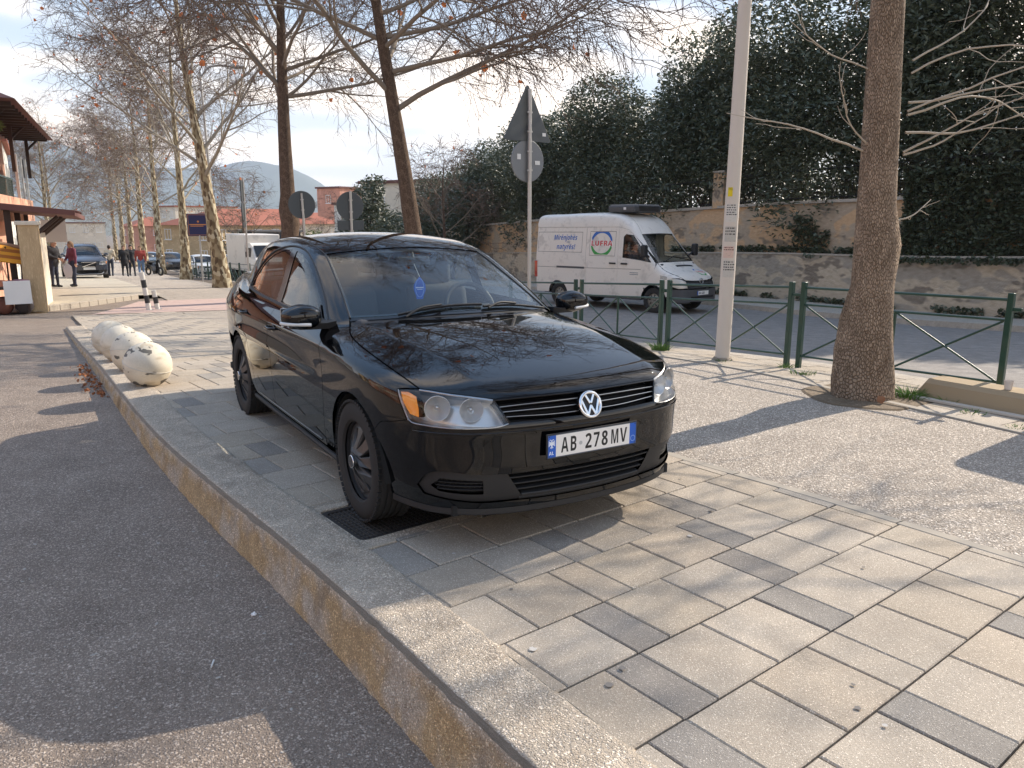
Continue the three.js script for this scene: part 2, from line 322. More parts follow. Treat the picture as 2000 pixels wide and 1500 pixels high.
function makeWheel(parent, x, y, z, out, o = {}) {
  const R = o.R ?? 0.317, w = o.w ?? 0.2, rim = o.rim ?? 0.205, tm = o.mat ?? M.cover;
  const g = new THREE.Group(); g.name = 'wheel'; g.position.set(x, y, z); if (out > 0) g.rotation.y = Math.PI; parent.add(g);
  mesh('tyre', [tyreGeo(R, rim, w), ...(o.simple ? [] : [shoulderLugs(R, w)])], M.rubber, g);
  const face = new THREE.ExtrudeGeometry(coverShape(rim - 0.006, o.n ?? 9), { depth: 0.012, bevelEnabled: !o.simple, bevelSize: 0.004, bevelThickness: 0.006, bevelSegments: 2, curveSegments: 24 });
  const p = face.attributes.position; // dish the cover: centre and rim stand out, the spokes dip between
  for (let i = 0; i < p.count; i++) { const r = Math.hypot(p.getX(i), p.getY(i)) / rim; p.setZ(i, p.getZ(i) + 0.028 * Math.cos(r * 3.6) - 0.012 * sstep(0.86, 1, r)); }
  face.computeVertexNormals(); face.rotateY(-Math.PI / 2); face.translate(-w * 0.36, 0, 0); face.rotateX(0.35 + z);
  mesh('wheel_cover', [face, at(new THREE.CylinderGeometry(rim + 0.002, rim + 0.002, w * 0.7, 40, 1, true), 0, 0, 0, 0, 0, Math.PI / 2)], tm, g);
  mesh('brake_disc', at(new THREE.CylinderGeometry(rim * 0.92, rim * 0.92, 0.02, 32), -w * 0.1, 0, 0, 0, 0, Math.PI / 2), M.under, g);
  mesh('hub_cap', at(new THREE.CylinderGeometry(0.03, 0.033, 0.02, 24), -w * 0.36 - 0.04, 0, 0, 0, 0, Math.PI / 2), tm, g);
  if (!o.simple) mesh('hub_ring', at(new THREE.TorusGeometry(0.032, 0.0042, 8, 32), -w * 0.36 - 0.046, 0, 0, 0, Math.PI / 2, 0), M.chrome, g);
  return g;
}

// ---------------------------------------------------------------- the black saloon in the middle of the picture
const saloon = thing('black_saloon_car', 'black four-door saloon car parked on the tiled pavement in the foreground', 'car');
{
  const sh = new Shell(carF), S = (z, y) => sh.side(z, y), mir = (p) => V(-p.x, p.y, p.z), C = (l, st, sm) => sh.curve(l, st, sm), rev = (l) => [...l].reverse();
  const both = (name, geo, mat, parent = saloon) => { mesh(name, geo, mat, parent); return mesh(name, flipX(geo), mat, parent); };
  const join = (...l) => l.flat();
  const WR = 0.362, wy = 0.317, archPt = (cz, a) => S(cz + Math.cos(a) * WR, wy + Math.sin(a) * WR), arch = (cz, a0, a1) => { const l = [], n = 40; for (let i = 0; i <= n; i++) l.push(archPt(cz, lerp(a0, a1, i / n))); return l; };
  // feature lines
  const hoodSide = C([[-0.7, 0.955, -0.47], [-0.745, 0.93, -0.33], [-0.768, 0.902, -0.129], [-0.764, 0.851, 0.229], [-0.744, 0.806, 0.476], [-0.735, 0.789, 0.54]]);
  const headTop = C([[-0.735, 0.789, 0.54], [-0.638, 0.777, 0.658], [-0.548, 0.763, 0.728], [-0.474, 0.75, 0.767]]);
  const headTail = C([[-0.735, 0.789, 0.54], [-0.775, 0.787, 0.49], [-0.803, 0.776, 0.446]]), headBack = C([[-0.803, 0.776, 0.446], [-0.806, 0.71, 0.491], [-0.795, 0.645, 0.533]], 0.012);
  const headLow = C([[-0.795, 0.645, 0.533], [-0.785, 0.634, 0.556], [-0.748, 0.631, 0.624], [-0.687, 0.629, 0.702], [-0.578, 0.63, 0.783], [-0.473, 0.635, 0.822], [-0.423, 0.648, 0.83]]);
  const headIn = C([[-0.423, 0.648, 0.83], [-0.452, 0.707, 0.792], [-0.474, 0.75, 0.767]], 0.012);
  const mirC = (l) => l.map(mir);
  const grTop = C([[-0.474, 0.75, 0.767], [-0.25, 0.753, 0.8], [0, 0.754, 0.815], [0.25, 0.753, 0.8], [0.474, 0.75, 0.767]]);
  const grLow = C([[-0.423, 0.648, 0.83], [-0.2, 0.647, 0.862], [0, 0.646, 0.87], [0.2, 0.647, 0.862], [0.423, 0.648, 0.83]]);
  const hoodBack = C([sh.top(-0.7, -0.47), sh.top(-0.5, -0.405), sh.top(0, -0.325), sh.top(0.5, -0.405), sh.top(0.7, -0.47)]);
  const wsLow = C([sh.top(-0.665, -0.565), sh.top(-0.45, -0.465), sh.top(0, -0.385), sh.top(0.45, -0.465), sh.top(0.665, -0.565)]);
  const wsTop = C([sh.top(-0.562, -1.285), sh.top(-0.3, -1.235), sh.top(0, -1.218), sh.top(0.3, -1.235), sh.top(0.562, -1.285)]);
  const wsSide = C([sh.top(-0.665, -0.565), sh.top(-0.635, -0.75), sh.top(-0.6, -1.0), sh.top(-0.573, -1.2), sh.top(-0.562, -1.285)]);
  const roofSide = C([sh.top(-0.562, -1.285), sh.top(-0.575, -1.6), sh.top(-0.58, -2.0), sh.top(-0.57, -2.4), sh.top(-0.54, -2.72)]);
  const rwTop = C([sh.top(-0.54, -2.72), sh.top(-0.3, -2.765), sh.top(0, -2.78), sh.top(0.3, -2.765), sh.top(0.54, -2.72)]);
  const rwSide = C([sh.top(-0.54, -2.72), sh.top(-0.56, -2.95), sh.top(-0.585, -3.13)]);
  const rwLow = C([sh.top(-0.585, -3.13), sh.top(-0.3, -3.215), sh.top(0, -3.24), sh.top(0.3, -3.215), sh.top(0.585, -3.13)]);
  const deckSide = C([sh.top(-0.585, -3.13), sh.top(-0.615, -3.25), sh.top(-0.62, -3.45), sh.top(-0.6, -3.6)]);
  const deckBack = C([sh.top(-0.6, -3.6), sh.top(-0.3, -3.655), sh.top(0, -3.665), sh.top(0.3, -3.655), sh.top(0.6, -3.6)]);
  const doorFront = C([S(-0.53, 0.262), S(-0.5, 0.4), S(-0.46, 0.6), S(-0.455, 0.75), S(-0.5, 0.87), S(-0.565, 0.93)]);
  const doorSplit = C([S(-1.63, 0.262), S(-1.6, 0.5), S(-1.6, 0.75), S(-1.655, 0.985)]);
  const doorBack = C([S(-2.13, 0.262), S(-2.19, 0.42), S(-2.27, 0.62), S(-2.39, 0.82), S(-2.5, 0.93), S(-2.625, 1.022)]);
  const beltF = C([S(-0.565, 0.93), S(-0.64, 0.955), S(-1.0, 0.968), S(-1.655, 0.985)]), beltR = C([S(-1.655, 0.985), S(-2.2, 1.003), S(-2.625, 1.022)]);
  const dloTop = C([S(-0.64, 0.955), S(-0.823, 1.075), S(-1.068, 1.2), S(-1.27, 1.288), S(-1.45, 1.342), S(-1.65, 1.365), S(-1.85, 1.36), S(-2.14, 1.318), S(-2.36, 1.245), S(-2.53, 1.15), S(-2.64, 1.065), S(-2.625, 1.022)]);
  const pillarFoot = C([S(-0.64, 0.955), S(-0.565, 0.93)], 0.02, false), foot2 = C([S(-0.565, 0.93), V(-0.7, 0.955, -0.47)], 0.02, false), foot3 = C([V(-0.7, 0.955, -0.47), wsSide[0]], 0.02, false);
  const D2R = Math.PI / 180;
  const aF = arch(0, 40 * D2R, 186 * D2R), aB = arch(-2.651, -6 * D2R, 190 * D2R);
  const gapBump = C([aF[0], S(0.34, 0.6), [-0.826, 0.622, 0.44], [-0.795, 0.645, 0.533]]);
  const tail = C([sh.top(-0.6, -3.6), S(-3.5, 0.98), S(-3.5, 0.86), S(-3.45, 0.66)], 0.02), rbGap = C([S(-3.45, 0.66), S(-3.2, 0.615), aB[aB.length - 14]], 0.02);
  // panels
  const side = [1, 0, 0];
  both('fender', sh.panel(join(hoodSide, headTail, headBack, rev(gapBump), aF, C([aF[aF.length - 1], S(-0.53, 0.262)], 0.02, false), doorFront, foot2), [0.9, -0.42, -0.2]), M.paint);
  for (const s of [0, 1]) {
    const g = sh.panel(join(rev(doorFront), C([S(-0.53, 0.262), S(-1.63, 0.262)], 0.03), doorSplit, rev(beltF)), side), d = mesh('front_door', s ? flipX(g) : g, M.paint, saloon);
    const g2 = sh.panel(join(rev(doorSplit), C([S(-1.63, 0.262), S(-2.13, 0.262)], 0.03), doorBack, rev(beltR)), side), d2 = mesh('rear_door', s ? flipX(g2) : g2, M.paint, saloon);
    for (const [hz, hy, dd] of [[-1.47, 0.842, d], [-2.3, 0.866, d2]]) {
      const p = S(hz, hy), l = [-0.085, -0.06, 0, 0.06, 0.085].map((t, i) => V(p.x - [0.0, 0.03, 0.037, 0.03, 0.0][i], hy + t * 0.03, hz + t)), h = tube(l, 0.0105, 20, 8); h.scale(1, 1, 1);
      mesh('door_handle', s ? flipX(h) : h, M.paint, dd);
      const r = at(new THREE.SphereGeometry(1, 20, 12), 0, 0, 0); r.scale(0.004, 0.026, 0.06); r.translate(p.x - 0.001, hy, hz); mesh('handle_recess', s ? flipX(r) : r, M.gloss, dd);
    }
    const strip = (l) => { const k = ribbon(sh, l, 0.02, 0.012, 0.006); return s ? flipX(k) : k; };
    mesh('belt_moulding', strip(beltF.slice(4)), M.plastic, d); mesh('belt_moulding', strip(beltR), M.plastic, d2);
    const sk = ribbon(sh, C([S(-0.6, 0.285), S(-1.3, 0.282), S(-2.08, 0.285)], 0.05), 0.012, 0.01, 0.004); mesh('door_crease', s ? flipX(sk) : sk, M.paint, d);
  }
  both('body_side', sh.panel(join(wsSide, roofSide, rwSide, deckSide, tail, rbGap, rev(aB.slice(0, aB.length - 13)), C([aB[0], S(-2.26, 0.262)], 0.02, false), C([S(-2.26, 0.262), S(-2.13, 0.262)], 0.02, false), doorBack, rev(dloTop), pillarFoot, foot2, foot3), [0.93, -0.36, 0], { cell: 0.025 }), M.paint);
  // window glass with its black surround
  const win = (pts) => C(pts.map(([z, y]) => S(z, y)), 0.02, false);
  const gf = win([[-0.735, 0.978], [-0.86, 1.068], [-1.08, 1.183], [-1.28, 1.27], [-1.45, 1.318], [-1.605, 1.338], [-1.585, 1.0], [-1.2, 0.99], [-0.735, 0.978]]);
  const gr = win([[-1.71, 1.003], [-1.725, 1.34], [-1.86, 1.336], [-2.13, 1.293], [-2.33, 1.225], [-2.49, 1.135], [-2.585, 1.06], [-2.575, 1.036], [-2.2, 1.018], [-1.71, 1.003]]);
  for (const s of [0, 1]) {
    const fx = (g) => (s ? flipX(g) : g);
    mesh('side_window', fx(sh.panel(gf, side, { offset: 0.008, flange: 0.004, inset: 0.001 })), M.glass, saloon);
    mesh('side_window', fx(sh.panel(gr, side, { offset: 0.008, flange: 0.004, inset: 0.001 })), M.glass, saloon);
    // surround: outline with both openings, joined by bridges along the foot
    const i0 = dloTop.length; const outer = join(dloTop, rev(beltR), rev(beltF.slice(3)));
    const b1 = S(-1.585, 0.985), b2 = S(-1.71, 0.988);
    const iR = outer.reduce((b, p, i) => (i >= i0 && p.distanceTo(b2) < outer[b].distanceTo(b2) ? i : b), i0), iF = outer.reduce((b, p, i) => (i >= i0 && p.distanceTo(b1) < outer[b].distanceTo(b1) ? i : b), i0);
    // glass loops start at their foot next to the pillar
    const rot = (l, p) => { l = l.slice(0, -1); const k = l.reduce((b, q, i) => (q.distanceTo(p) < l[b].distanceTo(p) ? i : b), 0); return [...l.slice(k), ...l.slice(0, k), l[k]]; };
    const hole = (l, p, cw) => { let q = rot(l, p); return cw ? rev(q) : q; };
    const area = (l) => l.reduce((a, p, i) => { const q = l[(i + 1) % l.length]; return a + p.z * q.y - q.z * p.y; }, 0), ao = area(outer);
    const put = (l, p) => hole(l, p, Math.sign(area(l)) === Math.sign(ao));
    const ring = [...outer.slice(0, iR + 1), ...put(gr, b2), outer[iR], ...outer.slice(iR + 1, iF + 1), ...put(gf, b1), outer[iF], ...outer.slice(iF + 1)];
    mesh('window_surround', fx(sh.panel(ring, side, { inset: 0, offset: 0.004, flange: 0.006, cell: 0.04 })), M.gloss, saloon);
    const tr = ribbon(sh, dloTop, 0.012, 0.01, 0.003, (p, n, t) => n.clone().cross(t).normalize()); mesh('window_trim', fx(tr), M.plastic, saloon);
  }
  mesh('bonnet', sh.panel(join(rev(hoodSide), hoodBack, mirC(hoodSide), rev(mirC(headTop)).reverse(), rev(grTop), rev(headTop)), [0, -1, 0], { cell: 0.028 }), M.paint, saloon);
  mesh('windscreen', sh.panel(join(wsLow, mirC(wsSide), rev(wsTop), rev(wsSide)), [0, -0.9, -0.45], { offset: 0.004, flange: 0.006, inset: 0.004 }), M.glass, saloon);
  { // black ceramic band round the windscreen's foot and sides
    const g = [ribbon(sh, wsLow, 0.05, 0.002, -0.0065, V(0, 0.6, -0.8)), ribbon(sh, wsSide, 0.035, 0.002, -0.0065, V(1, 0, 0)), flipX(ribbon(sh, wsSide, 0.035, 0.002, -0.0065, V(1, 0, 0)))]; mesh('windscreen_band', g, M.gloss, saloon);
    const s = [ribbon(sh, wsSide, 0.012, 0.01, 0.002, (p, n, t) => n.clone().cross(t).normalize())]; s.push(flipX(s[0])); mesh('windscreen_seal', s, M.plastic, saloon);
  }
  mesh('cowl', sh.panel(join(hoodBack, C([hoodBack[hoodBack.length - 1], wsLow[wsLow.length - 1]], 0.02, false), rev(wsLow), C([wsLow[0], hoodBack[0]], 0.02, false)), [0, -1, 0], { offset: 0.012 }), M.plastic, saloon);
  mesh('roof', sh.panel(join(wsTop, mirC(roofSide), rev(rwTop), rev(roofSide)), [0, -1, 0]), M.paint, saloon);
  both('roof_seam', ribbon(sh, roofSide, 0.008, 0.004, 0.0015, V(1, 0, 0)), M.plastic);
  mesh('rear_window', sh.panel(join(rwTop, mirC(rwSide), rev(rwLow), rev(rwSide)), [0, -1, 0.2], { offset: 0.004, flange: 0.006 }), M.darkGlass, saloon);
  mesh('boot_lid', sh.panel(join(rwLow, mirC(deckSide), rev(deckBack), rev(deckSide)), [0, -1, 0]), M.paint, saloon);
  // rear end
  const cylR = { z: -2.95, R: 0.8, s: -1 };
  { const F2 = (x, y) => sh.front(x, y, -1), q = [[-0.6, 0.99], [-0.3, 1.04], [0.3, 1.04], [0.6, 0.99], [0.62, 0.7], [0.5, 0.66], [-0.5, 0.66], [-0.62, 0.7]].map((p) => F2(...p)); mesh('boot_face', sh.panel(C([...q, q[0]], 0.03, false), [0, 0, 1]), M.paint, saloon);
    const lamp = [F2(-0.61, 0.97), F2(-0.6, 0.8), S(-3.5, 0.8), S(-3.48, 0.97)]; const lg = sh.panel(C([...lamp, lamp[0]], 0.02, false), [0.6, 0, 0.8]); both('tail_lamp', lg, M.red);
    const up = [S(-3.48, 0.975), F2(-0.62, 0.975), sh.top(-0.62, -3.58), S(-3.44, 1.0)];
    const bmp = join(C([S(-3.03, 0.26), S(-3.02, 0.5), S(-3.2, 0.61), S(-3.45, 0.655), F2(-0.6, 0.655), F2(0, 0.65), mir(F2(-0.6, 0.655)), mir(S(-3.45, 0.655)), mir(S(-3.2, 0.61)), mir(S(-3.03, 0.5)), mir(S(-3.03, 0.26)), mir(F2(-0.7, 0.25)), F2(0, 0.24), F2(-0.7, 0.25), S(-3.03, 0.26)], 0.03, false)); mesh('rear_bumper', sh.panel(bmp, [0, 0, 1], { flange: 0.01, cyl: cylR }), M.paint, saloon); }
  // sills
  both('sill', sh.panel(join(C([S(-0.355, 0.255), S(-1.3, 0.255), S(-2.29, 0.255)], 0.04), C([S(-2.29, 0.185), S(-1.3, 0.185), S(-0.355, 0.185)], 0.04)), side), M.paint);
  both('sill_strip', ribbon(sh, C([S(-0.36, 0.225), S(-1.3, 0.225), S(-2.28, 0.225)], 0.06), 0.03, 0.02, 0.012), M.plastic);
  // front bumper with its opening
  const cyl = { z: 0.1, R: 0.8 }, fr = (x, y) => sh.front(x, y);
  const inTop = [[-0.762, 0.34, 0.556], [-0.741, 0.4, 0.611], [-0.7, 0.424, 0.671], [-0.56, 0.416, 0.77], [-0.43, 0.41, 0.82]].map((p) => V(...p)), inLow = [[-0.745, 0.3, 0.585], [-0.661, 0.283, 0.69], [-0.5, 0.27, 0.775], [-0.36, 0.266, 0.813]].map((p) => V(...p));
  const openTop = C([...inTop, fr(-0.2, 0.412), fr(0, 0.413), fr(0.2, 0.412), ...rev(inTop.map(mir))]), openLow = C([...inLow, fr(-0.15, 0.262), fr(0.15, 0.262), ...rev(inLow.map(mir))]);
  const opening = join(openTop, C([openTop[openTop.length - 1], openLow[openLow.length - 1]], 0.01, false), rev(openLow), C([openLow[0], openTop[0]], 0.01, false));
  {
    const lowR = arch(0, 40 * D2R, -12 * D2R), chin = C([lowR[lowR.length - 1], S(0.5, 0.24), fr(-0.6, 0.236), fr(-0.3, 0.226), fr(0, 0.224), fr(0.3, 0.226), fr(0.6, 0.236), mir(S(0.5, 0.24)), mir(lowR[lowR.length - 1])], 0.025);
    const top = join(gapBump, headLow, grLow, rev(mirC(headLow)), rev(mirC(gapBump)));
    const outer = join(top, mirC(lowR), rev(chin), rev(lowR));
    const k = outer.reduce((b, p, i) => (p.distanceTo(V(0, 0.646, 0.87)) < outer[b].distanceTo(V(0, 0.646, 0.87)) ? i : b), 0), m = openTop.reduce((b, p, i) => (Math.abs(p.x) < Math.abs(openTop[b].x) ? i : b), 0);
    const area = (l) => l.reduce((a, p, i) => { const q = l[(i + 1) % l.length], A = Math.atan2(p.x, p.z - 0.1), B = Math.atan2(q.x, q.z - 0.1); return a + A * q.y - B * p.y; }, 0);
    let hole = [...opening.slice(m), ...opening.slice(0, m + 1)]; if (Math.sign(area(outer)) === Math.sign(area(hole))) hole = rev(hole);
    const bumper = mesh('front_bumper', sh.panel([...outer.slice(0, k + 1), ...hole, ...outer.slice(k)], [0, 0, -1], { cyl, inset: 0, flange: 0.012, cell: 0.024 }), M.paint, saloon);
    const lipRing = chin.slice(1, -1).map((p) => { const n = sh.grad(p); n.y = 0; n.normalize(); const o = p.clone().addScaledVector(n, 0.004), q = p.clone().addScaledVector(n, -0.05); return [V(o.x, p.y + 0.004, o.z), V(o.x, p.y - 0.022, o.z), V(o.x - n.x * 0.008, p.y - 0.03, o.z - n.z * 0.008), V(q.x, p.y - 0.03, q.z), V(q.x, p.y + 0.004, q.z)]; });
    mesh('spoiler_lip', loft(lipRing), M.plastic, bumper);
    // matt side inserts and the central intake
    const cTop = C([[-0.435, 0.41, 0.82], fr(-0.2, 0.412), fr(0, 0.413), fr(0.2, 0.412), [0.435, 0.41, 0.82]]), cLow = C([[-0.35, 0.285, 0.818], fr(-0.15, 0.283), fr(0.15, 0.283), [0.35, 0.285, 0.818]]);
    const insTop = C(inTop), insert = join(insTop, C([insTop[insTop.length - 1], V(-0.35, 0.285, 0.818), fr(-0.35, 0.266)], 0.012, false), rev(C(inLow)), C([inLow[0], inTop[0]], 0.01, false));
    const fogOpen = C([[-0.725, 0.345, 0.615], [-0.7, 0.385, 0.665], [-0.62, 0.383, 0.735], [-0.535, 0.378, 0.78], [-0.53, 0.31, 0.775], [-0.62, 0.312, 0.727], [-0.7, 0.32, 0.65], [-0.725, 0.345, 0.615]], 0.012, false);
    for (const s of [0, 1]) {
      const fx = (g) => (s ? flipX(g) : g);
      const ko = insert.reduce((b, p, i) => (p.distanceTo(V(-0.6, 0.42, 0.75)) < insert[b].distanceTo(V(-0.6, 0.42, 0.75)) ? i : b), 0); let fo = fogOpen.slice(0, -1); const kf = fo.reduce((b, p, i) => (p.distanceTo(V(-0.6, 0.42, 0.75)) < fo[b].distanceTo(V(-0.6, 0.42, 0.75)) ? i : b), 0); fo = [...fo.slice(kf), ...fo.slice(0, kf), fo[kf]];
      if (Math.sign(area(insert)) === Math.sign(area(fo))) fo = rev(fo);
      const ins = mesh('fog_insert', fx(sh.panel([...insert.slice(0, ko + 1), ...fo, ...insert.slice(ko)], [0, 0, -1], { cyl, inset: 0, offset: 0.012, flange: 0.02, cell: 0.02 })), M.plastic, bumper);
      mesh('fog_backing', fx(sh.panel(fogOpen, [0, 0, -1], { cyl, inset: -0.01, offset: 0.045, flange: 0.01 })), M.under, ins);
      for (const y of [0.328, 0.346, 0.364]) mesh('fog_slat', fx(ribbon(sh, C([S(0.6, y).x < -0.75 ? sh.snap(V(-0.715, y, 0.63)) : sh.snap(V(-0.715, y, 0.63)), sh.snap(V(-0.62, y, 0.732)), sh.snap(V(-0.53, y, 0.78))], 0.02), 0.004, 0.02, -0.022)), M.plastic, ins);
      for (let i = 0; i < 9; i++) { const x = -0.71 + i * 0.02, z = lerp(0.64, 0.775, i / 8); const a = sh.snap(V(x, 0.318, z - 0.005)), b = sh.snap(V(x + 0.02, 0.378, z + 0.01)); mesh('fog_mesh_bar', fx(ribbon(sh, C([a, b], 0.02), 0.004, 0.008, -0.034, (p, n, t) => n.clone().cross(t).normalize())), M.plastic, ins); }
    }
    mesh('intake_backing', sh.panel(join(cTop, rev(cLow)), [0, 0, -1], { cyl, inset: -0.012, offset: 0.1, flange: 0 }), M.under, bumper);
    for (const [y, w] of [[0.32, 0.375], [0.35, 0.395], [0.381, 0.415]]) mesh('intake_slat', ribbon(sh, C([sh.snap(V(-w, y, 0.81)), fr(-0.2, y), fr(0, y), fr(0.2, y), sh.snap(V(w, y, 0.81))], 0.04), 0.007, 0.055, -0.016), M.plastic, bumper);
    for (let i = 0; i < 9; i++) { const x = -0.34 + i * 0.085; mesh('intake_upright', ribbon(sh, C([fr(x, 0.29), fr(x, 0.405)], 0.04), 0.006, 0.02, -0.06, V(1, 0, 0)), M.plastic, bumper); }
    mesh('intake_frame', [ribbon(sh, cTop, 0.012, 0.09, -0.006), ribbon(sh, cLow, 0.02, 0.09, -0.008)], M.plastic, bumper);
    const low2 = C([V(-0.36, 0.268, 0.813), fr(-0.15, 0.265), fr(0.15, 0.265), V(0.36, 0.268, 0.813)]); mesh('intake_sill', ribbon(sh, low2, 0.022, 0.05, -0.008), M.plastic, bumper);
    const cr = C([[-0.78, 0.6, 0.56], [-0.68, 0.605, 0.705], [-0.45, 0.607, 0.83], fr(-0.2, 0.608), fr(0, 0.608), fr(0.2, 0.608), [0.45, 0.607, 0.83], [0.68, 0.605, 0.705], [0.78, 0.6, 0.56]]); mesh('bumper_crease', ribbon(sh, cr, 0.01, 0.008, 0.0035), M.paint, bumper);
  }
  { // upper grille
    const g = new THREE.Group(); g.name = 'grille'; saloon.add(g);
    mesh('grille_backing', sh.panel(join(grTop, mirC(rev(headIn)), rev(grLow), headIn), [0, 0, -1], { offset: 0.06, flange: 0, inset: -0.006 }), M.under, g);
    for (const y of [0.672, 0.699, 0.726]) {
      const w = lerp(0.436, 0.462, (y - 0.672) / 0.054); const l = C([sh.snap(V(-w, y, 0.8)), fr(-0.2, y), fr(0, y), fr(0.2, y), sh.snap(V(w, y, 0.8))], 0.04);
      mesh('grille_slat', ribbon(sh, l, 0.009, 0.045, -0.012), M.gloss, g); mesh('slat_edge', ribbon(sh, l, 0.0028, 0.004, -0.0085), M.steel, g);
    }
    mesh('grille_frame', [ribbon(sh, grTop, 0.01, 0.05, -0.002), ribbon(sh, grLow, 0.012, 0.05, -0.004), ribbon(sh, headIn, 0.01, 0.05, -0.002, V(1, 0, 0)), flipX(ribbon(sh, headIn, 0.01, 0.05, -0.002, V(1, 0, 0)))], M.gloss, g);
    const e = new THREE.Group(); e.name = 'emblem'; const p0 = fr(0, 0.69); e.position.set(0, 0.692, p0.z + 0.012); e.rotation.x = -0.3; saloon.add(e);
    mesh('emblem_ring', at(new THREE.TorusGeometry(0.058, 0.0085, 12, 56), 0, 0, 0), M.chrome, e);
    mesh('emblem_back', at(new THREE.CylinderGeometry(0.06, 0.064, 0.02, 40), 0, 0, -0.012, Math.PI / 2), M.gloss, e);
    const stroke = (x0, y0, x1, y1) => { const d = V(x1 - x0, y1 - y0, 0), L = d.length(), b = new RoundedBoxGeometry(0.0125, L, 0.012, 2, 0.003); b.rotateZ(-Math.atan2(d.x, d.y)); b.translate((x0 + x1) / 2, (y0 + y1) / 2, 0); return b; };
    mesh('emblem_letters', [stroke(-0.026, 0.051, -0.002, 0.006), stroke(0.026, 0.051, 0.002, 0.006), stroke(-0.05, 0.026, -0.022, -0.05), stroke(0.05, 0.026, 0.022, -0.05), stroke(-0.022, -0.048, 0.001, -0.003), stroke(0.022, -0.048, -0.001, -0.003)], M.chrome, e);
  }
  { // number plate
    const t = canvasTex(1040, 220, (c, w, h) => {
      c.fillStyle = '#efece6'; c.fillRect(0, 0, w, h); c.fillStyle = '#1d5fc4'; c.fillRect(0, 0, 92, h); c.fillRect(w - 84, 0, 84, h);
      c.strokeStyle = '#3a4654'; c.lineWidth = 7; c.strokeRect(4, 4, w - 8, h - 8);
      c.fillStyle = '#15181a'; c.font = 'bold 196px sans-serif'; c.textBaseline = 'alphabetic';
      const put = (s, x, wd) => { c.save(); const m = c.measureText(s).width; c.translate(x, 182); c.scale(wd / m, 1.02); c.fillText(s, 0, 0); c.restore(); };
      put('A', 150, 82); put('B', 246, 84); put('2', 420, 84); put('7', 518, 78); put('8', 612, 84); put('M', 722, 106); put('V', 838, 86);
      c.fillStyle = '#b9bab8'; c.beginPath(); c.arc(372, 118, 19, 0, 7); c.fill();
      c.fillStyle = '#eef2f6'; c.font = 'bold 46px sans-serif'; c.fillText('AL', 16, 190);
      // two-headed bird
      c.save(); c.translate(46, 82); c.strokeStyle = '#e6ecf4'; c.lineWidth = 7; c.lineCap = 'round';
      c.beginPath(); c.ellipse(0, 4, 9, 26, 0, 0, 7); c.fill();
      for (const s of [-1, 1]) { for (let i = 0; i < 5; i++) { c.beginPath(); c.moveTo(s * 6, -8 + i * 5); c.quadraticCurveTo(s * 18, -16 + i * 6, s * 33, -24 + i * 12); c.stroke(); } c.beginPath(); c.moveTo(0, -14); c.quadraticCurveTo(s * 4, -34, s * 14, -38); c.lineTo(s * 22, -34); c.stroke(); c.beginPath(); c.moveTo(0, 22); c.lineTo(s * 14, 40); c.stroke(); }
      c.beginPath(); c.moveTo(0, 24); c.lineTo(0, 46); c.stroke(); c.restore();
      c.strokeStyle = '#9fb9e2'; c.lineWidth = 5; c.beginPath(); c.arc(w - 42, 160, 27, 0, 7); c.stroke();
      c.fillStyle = '#20262c'; for (const [x, y] of [[18, 16], [w - 18, 16], [18, h - 16], [w - 18, h - 16]]) { c.beginPath(); c.arc(x, y, 6, 0, 7); c.fill(); }
    });
    const pl = mesh('number_plate', rbox(0.53, 0.12, 0.008, 0.004, 0, 0.527, 0.885), M.plastic, saloon);
    mesh('plate_face', at(new THREE.PlaneGeometry(0.52, 0.11), 0, 0.527, 0.8905), std(0xffffff, 0.35, 0, { map: t }), pl);
  }
  // headlamps: lens, housing, two reflector bowls, turn signal
  for (const s of [0, 1]) {
    const fx = (g) => (s ? flipX(g) : g), h = new THREE.Group(); h.name = 'headlamp'; saloon.add(h);
    const loop = join(headTop, rev(headIn), rev(headLow), rev(headBack), rev(headTail)), dir = [0.62, -0.1, -0.78];
    mesh('lens', fx(sh.panel(loop, dir, { inset: 0.003, offset: 0.0, flange: 0.006, cell: 0.02 })), M.lens, h);
    mesh('housing', fx(sh.panel(loop, dir, { inset: 0.004, offset: 0.085, flange: -0.078, cell: 0.03 })), M.housing, h);
    for (const g of [ribbon(sh, headLow, 0.01, 0.03, -0.004), ribbon(sh, headBack, 0.008, 0.03, -0.004, V(0, 0, 1)), ribbon(sh, headTop, 0.012, 0.03, -0.004)]) mesh('lens_edge', fx(g), M.steel, h);
    const bowl = (x, y, z, r, ry) => { const l = []; for (let i = 0; i <= 14; i++) { const a = (i / 14) * r; l.push(new THREE.Vector2(Math.max(a, 0.001), a * a / r * 0.9)); } const g = new THREE.LatheGeometry(l, 36); g.rotateX(Math.PI / 2); return at(g, x, y, z, 0, ry, 0); };
    const ring = (x, y, z, r, ry) => at(new THREE.TorusGeometry(r, 0.0016, 8, 40), x, y, z, 0, ry, 0);
    const A = [-0.672, 0.708, 0.585, 0.058, -0.35], B = [-0.545, 0.7, 0.665, 0.055, -0.25];
    for (const [x, y, z, r, ry] of [A, B]) {
      mesh('reflector', fx(bowl(x, y, z, r, ry)), M.reflector, h); const d = V(Math.sin(ry), 0, Math.cos(ry)).multiplyScalar(r * 0.9); mesh('reflector_rim', fx(ring(x + d.x, y, z + d.z, r, ry)), M.housing, h);
      mesh('bulb', fx(merge([at(new THREE.SphereGeometry(0.012, 12, 10), x + d.x * 0.6, y, z + d.z * 0.6), bar([x, y, z], [x + d.x * 0.6, y, z + d.z * 0.6], 0.008)])), M.steel, h);
    }
